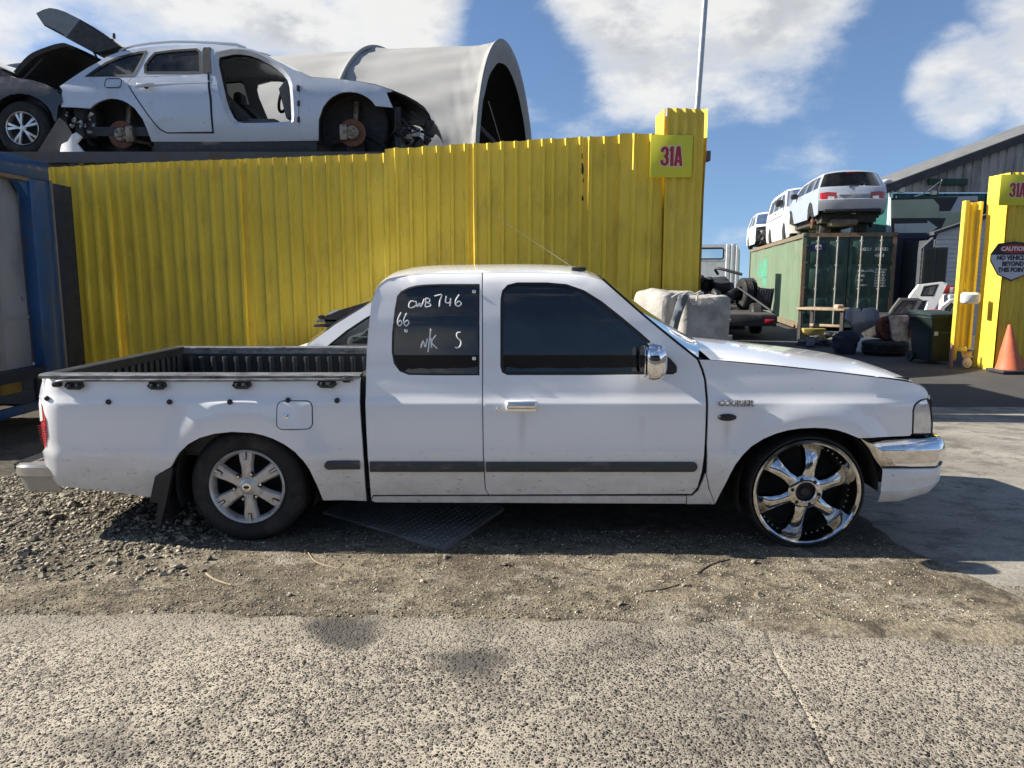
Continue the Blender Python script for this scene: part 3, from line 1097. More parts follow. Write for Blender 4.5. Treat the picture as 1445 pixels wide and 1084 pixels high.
# front hoop band with laced-in hem
band = MB().grid([[(x, arch(th, r)[0], arch(th, r)[1]) for th in ths] for x, r in ((-0.02, 1.0), (0.05, 1.012), (0.07, 1.0), (0.07, 0.96), (0.03 + 0.0, 0.925), (0.0, 0.89))])
for i, v in enumerate(band.v):
    k = i // len(ths); j = i % len(ths)
    if k >= 3: band.v[i] = (v[0], v[1] + 0.006 * math.sin(j * 0.9) * (k - 2), v[2])
band.build('end_band', FAB, sh_e, smooth=60)
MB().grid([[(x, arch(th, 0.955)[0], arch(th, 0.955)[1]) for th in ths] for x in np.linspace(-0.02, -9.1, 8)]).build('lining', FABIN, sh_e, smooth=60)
for x in ribs[1:]:
    MB().tube([(x, arch(th, 1.004)[0], arch(th, 1.004)[1]) for th in ths], 0.035, 8).build('hoop', FAB, sh_e, smooth=60)
back = MB(); pts = [(-9.15, arch(th, 0.99)[0], arch(th, 0.99)[1]) for th in ths]
back.add(pts, [tuple(range(len(pts)))]); back.build('end_wall', FAB, sh_e)
MB().box(-9.2, 0.0, -R_S - 0.05, -R_S + 0.35, 0, ZB).build('side_wall', GREYC, sh_e)
MB().box(-9.2, 0.0, R_S - 0.35, R_S + 0.05, 0, ZB).build('side_wall', GREYC, sh_e)
MB().tube([(-0.3, -2.9, 4.0), (-0.3, 2.9, 4.0)], 0.05, 6).build('tie_bar', FABIN, sh_e)
MB().tube([(0.09, -2.6, 4.15), (0.12, 0.3, 2.95)], 0.008, 5).build('guy_rope', M('rope', (0.45, 0.43, 0.38), 0.9), sh_e)

# ---- blue box body at the left edge
BLUE = M('blue painted steel', (0.011, 0.068, 0.19), 0.35, var=0.15, vscale=4, dirt=(0.06, 0.07, 0.08), dirt_amt=0.2, coat=0.3)
NAVY = M('navy steel', (0.012, 0.02, 0.045), 0.5, var=0.2)
GREYP = M('dull grey panel', (0.24, 0.245, 0.26), 0.6, var=0.12, vscale=2.5, dirt=(0.12, 0.12, 0.12), dirt_amt=0.4, dscale=2.2, stretch=(1, 1, 0.4), bump=0.1, bscale=5)
BXF = -4.40
bb = empty('box_truck_body', (BXF - 1.2, 6.4, 0), 0, 'blue framed box truck body with dull grey side panel at the left edge', 'truck body')
bo = (BXF - 1.2, 6.4, 0)
y0b, y1b = 5.75, 7.22
ZT_, ZBOT = 2.50, 0.60
MB().rbox(BXF - 0.10, BXF, y0b, y1b, ZT_ - 0.17, ZT_, 0.012).build('top_rail', BLUE, bb, bo)
MB().box(BXF - 2.4, BXF - 0.09, y0b, y1b, ZT_ - 0.03, ZT_ - 0.005).build('roof', GREYP, bb, bo)
MB().box(BXF - 0.095, BXF - 0.015, y0b, y1b - 0.02, ZT_ - 0.205, ZT_ - 0.171).build('timber_strip', M('weathered timber', (0.20, 0.14, 0.10), 0.8, var=0.2, vscale=10), bb, bo)
MB().rbox(BXF - 0.12, BXF - 0.01, 6.93, 7.22, ZBOT - 0.1, ZT_ - 0.172, 0.01).build('corner_post', BLUE, bb, bo)
MB().prism([(6.93, ZT_ - 0.21), (6.80, ZT_ - 0.21), (6.93, ZT_ - 0.36)], BXF - 0.10, BXF - 0.03, axis='x').build('gusset', BLUE, bb, bo)
MB().rbox(BXF - 0.012, BXF + 0.0, 7.225, 7.56, 0.52, 2.32, 0.004).build('rear_frame', NAVY, bb, bo)
MB().box(BXF - 0.03, BXF + 0.005, 7.221, 7.245, 0.52, 2.34).build('hinge_edge', M('dull steel edge', (0.25, 0.25, 0.26), 0.5, 0.5), bb, bo)
gp = MB()
for (a, b_, dxx) in ((5.75, 6.12, 0), (6.125, 6.56, 0.006), (6.565, 6.925, 0.0)):
    MB().rbox(BXF - 0.16 + dxx, BXF - 0.13 + dxx, a, b_, ZBOT, ZT_ - 0.2, 0.004).build('side_panel', GREYP, bb, bo)
MB().rbox(BXF - 0.135, BXF - 0.118, 6.552, 6.573, 0.95, ZT_ - 0.2, 0.003).build('seam_strip', GREYP, bb, bo)
MB().rbox(BXF - 0.13, BXF - 0.116, 5.7, 6.92, 1.05, 1.075, 0.003).build('seam_strip', GREYP, bb, bo)
MB().rbox(BXF - 0.125, BXF - 0.11, 6.84, 6.87, 1.21, 1.25, 0.003).build('latch', M('dull steel edge', (0.25, 0.25, 0.26), 0.5), bb, bo)
MB().lathe([(0.0, 0.012), (0.04, 0.010), (0.05, 0)], (BXF - 0.13, 6.45, 1.25), 'x', 16).build('vent_disc', GREYP, bb, bo)
MB().box(BXF - 2.4, BXF - 0.02, y0b, y1b, ZBOT - 0.10, ZBOT - 0.002).build('floor_frame', NAVY, bb, bo)
MB().box(BXF - 2.4, BXF - 2.37, y0b, y1b, ZBOT, ZT_ - 0.03).build('side_panel', GREYP, bb, bo)
MB().box(BXF - 2.36, BXF - 0.17, y0b, y0b + 0.03, ZBOT, ZT_ - 0.03).build('front_panel', GREYP, bb, bo)
MB().rbox(BXF - 0.08, BXF - 0.02, y0b, 7.1, 0.20, 0.28, 0.008).build('side_guard', BLUE, bb, bo)
for y in (5.75, 6.85):
    MB().box(BXF - 0.09, BXF - 0.06, y, y + 0.05, 0.26, ZBOT - 0.1).build('guard_bracket', NAVY, bb, bo)
MB().box(BXF - 1.6, BXF - 1.4, y0b, 7.2, 0.36, ZBOT - 0.1).build('chassis_rail', DARKC if 'DARKC' in globals() else NAVY, bb, bo)
for y in (6.15,):
    for xx in (BXF - 0.45, BXF - 2.1):
        MB().lathe([(0.10, 0.02), (0.20, 0.0), (0.22, 0.02), (0.35, 0.0), (0.40, 0.05), (0.40, 0.2), (0.3, 0.25)], (xx, y, 0.40), 'x', 24).build('wheel', NAVY, bb, bo)
MB().rbox(BXF - 0.5, BXF - 0.3, 6.72, 7.0, 0.34, 0.50, 0.02).build('battery_box', M('faded yellow box', (0.35, 0.24, 0.06), 0.7), bb, bo)
# ================================================================== WHITE PICKUP
TY0, TYC = 3.78, 4.625           # nearest body plane, centre line
TOFF = (0.0, TYC, 0.0)
_pz = [0.20, 0.27, 0.33, 0.40, 0.46, 0.60, 0.70, 0.765, 0.778, 0.80, 0.86, 0.93, 0.96, 1.20, 1.36, 1.42, 1.455, 1.475, 1.60]
_pd = [.075, .050, .030, .011, .002, .0, .003, .007, .010, .024, .034, .048, .0518, .083, .118, .142, .185, .238, .40]


def t_prof(z):
    return float(np.interp(z, _pz, _pd))


RW, FW = at(348.4, 687, 3.82), at(1139, 696, 3.82)     # wheel centres, outer face
NOSE = at(1316, 600, 3.9).x
TAIL = at(56, 580, 3.8).x


def ty(x, z):
    d = t_prof(z)
    if x > NOSE - 0.42:                         # plan rounding of the nose
        u = min(1.0, (x - NOSE + 0.42) / 0.42)
        d += 0.10 * u ** 2.6
    if x < TAIL + 0.10:
        u = min(1.0, (TAIL + 0.10 - x) / 0.10)
        d += 0.035 * u ** 2.2
    for c, rr in ((RW, 0.375), (FW, 0.385)):     # flared arches
        r = math.hypot(x - c.x, (z - c.z) * 1.02)
        if z > c.z - 0.1 and r < rr + 0.16:
            u = max(0.0, min(1.0, (rr + 0.16 - r) / 0.13))
            d -= 0.020 * u * u * (3 - 2 * u)
    # soft swell above the rubbing strip
    d -= 0.006 * math.exp(-((z - 0.50) / 0.03) ** 2)
    return TY0 + d


def P(px, py):
    """photo point on the near flank -> (x,z)"""
    z = 0.7; q = None
    for _ in range(9):
        q = at(px, py, ty(q.x, z) if q is not None else TY0 + t_prof(z)); z = q.z
    return (q.x, q.z)


def PL(pts): return [P(*p) for p in pts]


ROWS_T = [0.22, 0.25, 0.28, 0.31, 0.34, 0.37, 0.40, 0.43, 0.455, 0.475, 0.50, 0.525, 0.55, 0.58, 0.61, 0.64, 0.67, 0.70, 0.735, 0.765,
          0.778, 0.80, 0.83, 0.86, 0.895, 0.93, 0.96, 1.0, 1.04, 1.08, 1.12, 1.16, 1.20, 1.24, 1.28, 1.32, 1.36, 1.39, 1.42, 1.44, 1.455]


def mat_paint():
    """white paint, with road film, drips and specks that belong to the surface"""
    m, nt, b = new_mat('white truck paint')
    base = ramp(nt, link_noise(nt, 1.2, 4, 0.5, 'World'), [(0.3, (0.80, 0.80, 0.80)), (0.7, (0.84, 0.84, 0.835))])
    g = nt.nodes.new('ShaderNodeNewGeometry')
    sp = nt.nodes.new('ShaderNodeSeparateXYZ'); nt.links.new(g.outputs['Position'], sp.inputs[0])
    mr = nt.nodes.new('ShaderNodeMapRange'); mr.interpolation_type = 'SMOOTHSTEP'
    mr.inputs[1].default_value = 0.62; mr.inputs[2].default_value = 0.24
    nt.links.new(sp.outputs[2], mr.inputs[0])
    # thrown-up road film on the lower panels, broken by noise
    film = link_noise(nt, 5, 8, 0.7, 'World', (1.0, 1, 1.6))
    f1 = mth(nt, 'MULTIPLY', mr.outputs[0], ramp(nt, film, [(0.30, 0.10), (0.72, 0.95)]))
    c = mixc(nt, mth(nt, 'MULTIPLY', f1, 0.62), base, (0.34, 0.295, 0.23))
    # slanting tar flicks low on the doors
    flick = link_noise(nt, 46, 5, 0.7, 'World', (0.5, 1, 1.0))
    f2 = mth(nt, 'MULTIPLY', mth(nt, 'POWER', mr.outputs[0], 0.7), ramp(nt, flick, [(0.60, 0.0), (0.66, 1.0)]))
    c = mixc(nt, mth(nt, 'MULTIPLY', f2, 0.5), c, (0.10, 0.09, 0.075))
    # vertical drip marks
    dr = link_noise(nt, 9, 6, 0.65, 'World', (1.0, 1, 0.07))
    pt = link_noise(nt, 2.2, 4, 0.6, 'World', None, (2, 9, 4))
    f3 = mth(nt, 'MULTIPLY', ramp(nt, dr, [(0.60, 0.0), (0.75, 1.0)]), ramp(nt, pt, [(0.5, 0.0), (0.7, 1.0)]))
    c = mixc(nt, mth(nt, 'MULTIPLY', f3, 0.22), c, (0.36, 0.33, 0.27))
    # runs of grime below the handle and the side lamp
    for (sx, zt0, zb0, wd, amt) in ((at(737, 600, TY0).x, 0.74, 0.50, 0.022, 0.5), (at(742, 600, TY0).x, 0.73, 0.62, 0.05, 0.25), (at(1026, 610, TY0).x, 0.69, 0.50, 0.018, 0.55), (at(906, 600, TY0).x, 0.72, 0.55, 0.02, 0.25), (at(1196, 530, TY0).x, 0.86, 0.82, 0.004, 0.6)):
        dxn = mth(nt, 'DIVIDE', mth(nt, 'SUBTRACT', sp.outputs[0], sx), wd)
        gx = mth(nt, 'POWER', 2.0, mth(nt, 'MULTIPLY', mth(nt, 'MULTIPLY', dxn, dxn), -1.6))
        za = nt.nodes.new('ShaderNodeMapRange'); za.inputs[1].default_value = zt0; za.inputs[2].default_value = zt0 - 0.03; nt.links.new(sp.outputs[2], za.inputs[0])
        zc = nt.nodes.new('ShaderNodeMapRange'); zc.inputs[1].default_value = zb0; zc.inputs[2].default_value = zb0 + 0.12; nt.links.new(sp.outputs[2], zc.inputs[0])
        yk = mth(nt, 'LESS_THAN', sp.outputs[1], TYC)
        k_ = mth(nt, 'MULTIPLY', mth(nt, 'MULTIPLY', gx, mth(nt, 'MULTIPLY', za.outputs[0], zc.outputs[0])), mth(nt, 'MULTIPLY', yk, ramp(nt, dr, [(0.35, 0.2), (0.65, 1.0)])))
        c = mixc(nt, mth(nt, 'MULTIPLY', k_, amt), c, (0.30, 0.26, 0.20))
    # specks and scuffs
    sk = link_noise(nt, 55, 3, 0.5, 'World', None, (1, 0, 7))
    c = mixc(nt, mth(nt, 'MULTIPLY', ramp(nt, sk, [(0.74, 0.0), (0.78, 1.0)]), 0.55), c, (0.13, 0.12, 0.11))
    nt.links.new(c, b.inputs['Base Color'])
    rr = mth(nt, 'MULTIPLY_ADD', f1, 0.4); nt.nodes[-1].inputs[2].default_value = 0.22
    nt.links.new(rr, b.inputs['Roughness'])
    b.inputs['Coat Weight'].default_value = 0.9
    b.inputs['Coat Roughness'].default_value = 0.06
    op = link_noise(nt, 2.6, 2, 0.5, 'World')
    set_bump(nt, b, op, 0.16, 0.012)
    return m


PAINT = mat_paint()
BLACK = M('black plastic', (0.018, 0.018, 0.02), 0.5, var=0.2, bump=0.15, bscale=150)
RUBBER = M('tyre rubber', (0.013, 0.0125, 0.0125), 0.75, var=0.25, dirt=(0.05, 0.045, 0.04), dirt_amt=0.3, dscale=7, bump=0.3, bscale=60)
CHROME = M('chrome', (0.80, 0.80, 0.81), 0.06, 1.0, var=0.04, dirt=(0.42, 0.39, 0.34), dirt_amt=0.12, dscale=9)
CHROMEW = M('chrome bumper', (0.78, 0.78, 0.78), 0.07, 1.0, var=0.04, dirt=(0.40, 0.36, 0.30), dirt_amt=0.25, dscale=6)
ALLOY = M('dull alloy', (0.60, 0.58, 0.55), 0.38, 0.55, var=0.10, dirt=(0.26, 0.23, 0.19), dirt_amt=0.3, dscale=12)
CHROMED = M('road worn chrome', (0.60, 0.60, 0.60), 0.10, 1.0, var=0.10, vscale=9, dirt=(0.16, 0.14, 0.115), dirt_amt=0.30, dscale=8)
DARK = M('dark underbody', (0.012, 0.012, 0.012), 0.8, var=0.3, dirt=(0.05, 0.043, 0.035), dirt_amt=0.3)
LINER = M('bed liner plastic', (0.014, 0.015, 0.017), 0.55, var=0.3, dirt=(0.05, 0.046, 0.04), dirt_amt=0.25, dscale=5, bump=0.15, bscale=90)
TINT = glass_mat('tinted window glass', (0.055, 0.06, 0.07), 0.012, 1.64, 0.03)
SCREEN = glass_mat('windscreen glass', (0.62, 0.70, 0.68), 0.02, 1.5, 0.10)
TRIM = M('grey interior trim', (0.075, 0.078, 0.085), 0.8, var=0.15)
REDL = M('red lamp lens', (0.38, 0.012, 0.015), 0.15, var=0.2, vscale=30, coat=0.6)
CLEAR = M('clear lamp lens', (0.66, 0.67, 0.67), 0.10, 0.45, var=0.15, vscale=25, coat=1.0)
SEAL = M('black rubber seal', (0.010, 0.010, 0.011), 0.55, var=0.2)

truck = empty('pickup_truck', TOFF, 0, 'white two-door extended-cab pickup with chrome front wheel parked before the yellow fence', 'pickup truck')


def tb(mb, name, mat, parent=None, smooth=35, both=False, **kw):
    o = mb.build(name, mat, parent or truck, TOFF, smooth, **kw)
    if both:
        o2 = mb.mirror_y(TYC).build(name, mat, parent or truck, TOFF, smooth, **kw)
        return o, o2
    return o


def tpanel(px_outline, name, mat, holes=(), gap=0.003, dx=0.05, lip=0.018, both=True, proud=0.0, rows=ROWS_T, parent=None):
    o = PL(px_outline) if not isinstance(px_outline[0][0], float) or abs(px_outline[0][0]) > 6 else px_outline
    o = inset(o, gap)
    mb = panel(o, lambda x, z: ty(x, z) - proud, holes, dx, rows, lip)
    return tb(mb, name, mat, parent, both=both)


# ---- load tray
rear_arch = [(218, 703), (220, 672), (230, 665), (241, 659), (252.5, 639), (265, 627), (281.5, 618), (303, 612), (327, 609.5), (356, 611), (372, 614.5), (385, 619),
             (401, 627), (416.5, 638), (428, 650), (437, 663), (447.6, 685), (456, 706)]
bed_px = [(61, 534), (508, 533)] + [(507.5, 560), (510, 610), (513, 650), (517, 707)] + list(reversed(rear_arch)) + \
         [(150, 693), (82, 685), (72, 672), (65, 657), (60, 637), (65, 631), (67.5, 615), (65, 592), (60, 572), (55, 560), (57, 548)]
bed_panel = tpanel(bed_px, 'bed_side', PAINT, gap=0.0)[0]

# fuel flap: shut line, flap and lock
fl = rrect(*P(391, 606)[:1], P(441, 606)[0], P(391, 606)[1], P(391, 566)[1], 0.03)
fl = [(x, z) for x, z in fl]
tb(panel(inset(fl, -0.003), lambda x, z: ty(x, z) - 0.0012, dx=0.05, lip=0), 'shut_line', SEAL)
flap = tb(panel(inset(fl, 0.002), lambda x, z: ty(x, z) - 0.0035, dx=0.05, lip=0.004), 'fuel_flap', PAINT)
fx, fz = P(404, 588)
tb(MB().lathe([(0.0, -0.006), (0.006, -0.006), (0.008, -0.005), (0.013, -0.004), (0.014, 0)], (fx, ty(fx, fz) - 0.003, fz), 'y', 16), 'lock', CHROME, flap)

# rail cap on top of the sides + inner liner walls
zr = P(300, 533)[1]
xr0, xr1 = P(62, 531)[0], P(509, 531)[0]
def ring_sec(x, y0, sgn=1):
    return [(x, y0 - sgn * 0.012, zr - 0.004), (x, y0 - sgn * 0.016, zr + 0.012), (x, y0 + sgn * 0.0, zr + 0.020), (x, y0 + sgn * 0.055, zr + 0.021), (x, y0 + sgn * 0.07, zr + 0.012), (x, y0 + sgn * 0.072, zr - 0.03)]
CAPM = M('worn grey rail cap', (0.20, 0.205, 0.21), 0.38, 0.3, var=0.35, vscale=14, dirt=(0.04, 0.04, 0.04), dirt_amt=0.5, dscale=10, stretch=(1, 3, 3))
yrail = TY0 + t_prof(zr)
cap = MB().grid([ring_sec(x, yrail) for x in np.linspace(xr0, xr1, 12)])
tb(cap, 'rail_cap', CAPM, both=True)
# bright tie-down tube along the near rail
tube_pts = curve([(P(80, 541)[0], yrail - 0.02, P(80, 541)[1]), (P(90, 537)[0], yrail - 0.035, P(90, 536.5)[1]), (P(130, 536)[0], yrail - 0.034, P(130, 535.5)[1]), (P(300, 536)[0], yrail - 0.032, P(300, 535.5)[1]), (P(500, 535)[0], yrail - 0.03, P(500, 534.5)[1])], 8)
tb(MB().tube(tube_pts, 0.0075, 8), 'tie_rail', CAPM)
# rope hooks with shadows on the flank
for i, (hx, hy) in enumerate(((83, 541.5), (109, 543), (225, 543), (344, 542), (463, 540.5), (490, 535))):
    x, z = P(hx, hy); y = ty(x, z)
    mb = MB()
    if i in (0, 5):
        mb.rbox(x - 0.022, x + 0.022, y - 0.035, y + 0.004, z - 0.016, z + 0.016, 0.012)
    else:
        mb.tube([(x - 0.04, y - 0.018, z + 0.012), (x - 0.045, y - 0.026, z - 0.004), (x - 0.03, y - 0.03, z - 0.014), (x + 0.03, y - 0.03, z - 0.014), (x + 0.045, y - 0.026, z - 0.002), (x + 0.038, y - 0.02, z + 0.012), (x, y - 0.02, z + 0.016)], 0.0085, 8, closed=True)
        mb.rbox(x - 0.035, x - 0.012, y - 0.04, y + 0.004, z - 0.022, z + 0.010, 0.008)
        mb.rbox(x + 0.012, x + 0.03, y - 0.036, y + 0.004, z - 0.012, z + 0.014, 0.008)
    tb(mb, 'rope_hook', BLACK, bed_panel)
for (bx, by) in ((67.5, 562), (154, 567), (240, 567), (325, 567), (407, 564.5), (476, 565)):
    x, z = P(bx, by)
    tb(MB().lathe([(0.0, -0.016), (0.008, -0.016), (0.0135, -0.012), (0.0145, -0.005), (0.009, 0.0)], (x, ty(x, z), z), 'y', 14), 'tonneau_button', BLACK, bed_panel)

# bed interior
zf = 0.50
xa, xb = xr0 + 0.05, xr1 - 0.03
yA, yB = yrail + 0.07, 2 * TYC - yrail - 0.07
tb(MB().box(xa, xb, yA, yB, zf - 0.03, zf), 'bed_floor', LINER)
for side in (0, 1):
    mb = MB(); y = yA if side == 0 else yB; s = 1 if side == 0 else -1
    mb.box(xa, xb, min(y, y - s * 0.03), max(y, y - s * 0.03), zf, zr - 0.004)
    for k in range(int((xb - xa) / 0.085)):
        x = xa + 0.05 + k * 0.085
        mb.rbox(x, x + 0.04, min(y, y + s * 0.016), max(y, y + s * 0.016), zf, zr - 0.05, 0.008)
    tb(mb, 'bed_wall', LINER)
fw_ = MB().box(xb, xb + 0.04, yA - 0.03, yB + 0.03, zf, zr + 0.004)
for k in range(4):
    y = yA + 0.12 + k * 0.36
    fw_.rbox(xb - 0.025, xb + 0.005, y, y + 0.22, zf, zr - 0.12 - 0.0, 0.01)
tb(fw_, 'bed_headboard', LINER)
# tailgate: white outer skin, ribbed liner inside
tg = MB().rbox(TAIL - 0.005, xr0 + 0.055, yrail + 0.02, 2 * TYC - yrail - 0.02, 0.36, zr + 0.006, 0.012)
tgo = tb(tg, 'tailgate', PAINT)
rib = MB().box(xr0 + 0.057, xr0 + 0.068, yA, yB, zf, zr + 0.012)
for k in range(17):
    y = yA + 0.04 + k * (yB - yA - 0.08) / 17
    rib.rbox(xr0 + 0.066, xr0 + 0.088, y, y + 0.045, zf, zr - 0.03, 0.009)
rib.rbox(xr0 - 0.01, xr0 + 0.075, yrail + 0.03, 2 * TYC - yrail - 0.03, zr + 0.008, zr + 0.02, 0.005)
tb(rib, 'tailgate_liner', LINER, tgo)
# plastic tray ledge seen near the headboard
led = MB().rbox(xb - 0.42, xb - 0.02, yA + 0.02, yA + 0.5, zr - 0.10, zr - 0.055, 0.02)
tb(led, 'wheel_box', LINER)

# tail lamp, both sides
tl = [(55, 560), (60, 572), (65, 592), (67.5, 615), (65, 631), (59.5, 634), (56, 615), (52.5, 585), (51, 562)]
lampmb = panel(PL(tl), lambda x, z: ty(x, z) - 0.004 + max(0, TAIL + 0.03 - x) * 0.5, dx=0.02, lip=0.06)
tl_o = tb(lampmb, 'tail_lamp', REDL, both=True)
rv = [(51.5, 563), (55.5, 568), (57.5, 582), (58.5, 594), (53, 596), (51.5, 580)]
tb(panel(PL(rv), lambda x, z: ty(x, z) - 0.007 + max(0, TAIL + 0.03 - x) * 0.5, dx=0.02, lip=0.01), 'reversing_lens', M('reversing lens', (.72, .69, .68), .25, var=.12, vscale=30, coat=.5), tl_o[0])
# reflector ribs
rb_ = MB()
for k in range(9):
    x0, z0 = P(56.5 + 0.45 * k, 600 + 3.2 * k); x1, _ = P(65.5, 600 + 3.2 * k)
    rb_.box(x0, x1, ty(x0, z0) - 0.007, ty(x1, z0) + 0.0, z0 - 0.0016, z0 + 0.0016)
tb(rb_, 'lens_rib', REDL, tl_o[0])

# rear bumper: chrome step, dusty lower face
def sweep(stations):
    """stations: list of [(x,y,z)...] columns"""
    return MB().grid(stations)
def plan_bumper(prof, xs_side, x_end, y_side, rc, nose, z_of):
    pass
bx0 = at(34, 665, 3.95).x
bx1 = P(83, 688)[0]
def rb_station(x, y, cut=1.0):
    zt, zm, zb = 0.435, 0.385, 0.265
    return [(x + 0.03, y + 0.06, zt), (x + 0.004, y + 0.01, zt - 0.006), (x, y, zt - 0.022), (x, y, zm), (x + 0.006, y + 0.003, zm - 0.008), (x + 0.03, y + 0.012, zb + 0.01), (x + 0.05, y + 0.03, zb)]
def rear_bumper():
    ys_ = TY0 + 0.035
    cols = []
    for (x, y, cx, cy) in [(bx1 - 0.005, ys_, 0, 0.05), (bx1 - 0.05, ys_, 0, 0.05), (bx0 + 0.09, ys_ + 0.004, 0.01, .05), (bx0 + 0.04, ys_ + 0.02, 0.03, .05), (bx0 + 0.012, ys_ + 0.055, .05, .03), (bx0, ys_ + 0.11, .06, .0), (bx0 - 0.01, TYC, .06, 0)]:
        zt, zm, zb = 0.432, 0.372, 0.270
        if x > bx1 - 0.03: zt2 = 0.395
        else: zt2 = zt
        cols.append([(x + cx + cx * 0.8, y + cy * 1.8, zt2 + 0.002), (x + cx * 0.3, y + cy * 0.3, zt2), (x, y, zt2 - 0.012), (x, y, zm), (x + cx * 0.15, y + cy * 0.15, zm - 0.006), (x + cx * 0.5 + 0.01, y + cy * 0.4, zb + 0.02), (x + cx * 0.9 + 0.015, y + cy, zb)])
    full = cols + [[(p[0], 2 * TYC - p[1], p[2]) for p in c] for c in reversed(cols[:-1])]
    return MB().grid(full)
rbo = tb(rear_bumper(), 'rear_bumper', M('dusty bumper chrome', (0.46, 0.45, 0.43), 0.22, 0.6, var=0.08, dirt=(0.33, 0.29, 0.23), dirt_amt=0.3, dscale=7))
st = MB()
for k in range(5):
    st.box(bx0 + 0.012 + k * 0.016, bx0 + 0.021 + k * 0.016, TY0 + 0.10, 2 * TYC - TY0 - 0.10, 0.430, 0.4365)
st.box(bx0 + 0.008, bx1 + 0.05, TY0 + 0.085, 2 * TYC - TY0 - 0.085, 0.40, 0.431)
tb(st, 'step_tread', BLACK, rbo)

# mud flap
mf = MB()
fxa, fza = P(219, 668); fxb, fzb = P(243, 735)
mf.grid([[(at(236 + 3 * t, 662 + 74 * t, 3.8).x - 0.008 * s_, 3.80 + 0.24 * u, at(236, 662 + 74 * t, 3.8).z) for u in (0, .25, .5, .75, 1)] for t in np.linspace(0, 1, 6) for s_ in (1,)])
mf.prism([P(219, 703), P(220, 672), P(230, 664), P(243, 661), P(240, 705), P(236, 736), P(231, 736), P(230, 706)], TY0 - 0.006, TY0 + 0.03)
tb(mf, 'mud_flap', BLACK, both=True)

# ---- cab
cab_rear = [(524, 706), (520, 660), (516.5, 610), (515.5, 560), (516, 520), (517, 493), (519, 468), (521.5, 446), (524.5, 424), (530, 407.5), (541, 396.5), (558, 390), (599, 385.5), (640, 384.5), (681, 384)]
rear_win = [(680, 401), (621, 401), (600, 401.8), (588, 403), (576, 406), (566, 411.5), (560.5, 418), (557, 437.5), (553.5, 471), (553, 497), (556, 513), (564, 524), (577, 529), (621, 529.6), (679.5, 529.6)]
quarter_px = list(reversed(cab_rear)) + [(524, 706)] + [(527, 698), (684.5, 697), (682, 640), (681, 560), (681, 470)]
quarter_px = [(681, 384), (681, 470), (681, 560), (682, 640), (684.8, 691), (690, 698.5), (527, 699)] + cab_rear[:-1]
rw_hole = PL(rear_win[1:-1] + [(676.5, 529.6), (676.5, 401)])
quarter = tpanel(quarter_px, 'rear_quarter_door', PAINT, holes=[rw_hole], gap=0.0025)[0]

front_win = [(706, 430), (706.5, 420), (708.6, 410), (716, 402), (730, 398.5), (772, 398.6), (799.5, 401), (824, 409.5), (849, 425), (877, 447), (904, 469.6), (929, 492), (946.5, 507), (953, 514), (955.5, 519), (955, 525), (950, 528.5), (834, 529.5), (716, 529.5), (708.6, 526), (706, 518)]
pillar = [(849, 394), (884, 425), (909, 447), (946.5, 477.5), (971, 497), (984, 507.5)]
door_px = [(681, 384), (730, 383.5), (790, 384.5), (825, 387.5)] + pillar + [(990, 522), (994, 536), (996, 559), (996, 600), (995, 626), (991, 665), (984.5, 688), (976, 697.5), (690, 698.5), (684.8, 691), (682, 640), (681, 560), (681, 470)]
fw_hole = PL(front_win)
door = tpanel(door_px, 'door', PAINT, holes=[fw_hole], gap=0.0025)
door_n = door[0]
# sills
sill_px = [(527, 700.5), (968, 700), (968, 711), (530, 709), (524, 706.5)]
tpanel(sill_px, 'sill', PAINT, gap=0.0008)
tpanel([(969, 700), (978, 699.5), (986, 692), (996, 668), (1000, 690), (1009, 712), (969, 711.5)], 'sill_end', PAINT, gap=0.0008)

def pane(hole, name, depth, parent, seal_w=0.012, grow=0.002):
    o = inset(hole, -grow)
    tb(panel(o, lambda x, z: TY0 + t_prof(z) + depth, dx=0.06, rows=ROWS_T, lip=0), name, TINT, None, both=True, smooth=60)
    ringo = [(x, TY0 + t_prof(z) + depth - 0.004, z) for x, z in resample(inset(hole, -0.001), 0.03)]
    ringi = [(x, TY0 + t_prof(z) + depth - 0.005, z) for x, z in inset(resample(inset(hole, -0.001), 0.03), seal_w)]
    ringb = [(x, TY0 + t_prof(z) + depth - 0.001, z) for x, z in inset(resample(inset(hole, -0.001), 0.03), seal_w)]
    tb(MB().loft([ringo, ringi, ringb], True), 'window_seal', SEAL, parent, both=True)
pane(rw_hole, 'rear_side_window', 0.004, quarter, 0.009)
pane(fw_hole, 'door_window', 0.012, door_n, 0.016)
for (sx_, sy_) in ((573, 467), (669, 411.5), (669, 506)):
    x, z = P(sx_, sy_); 
    tb(MB().lathe([(0.0, -0.008), (0.005, -0.008), (0.010, -0.005), (0.011, 0)], (x, TY0 + t_prof(z) + 0.003, z), 'y', 14), 'window_stud', CHROME, quarter)

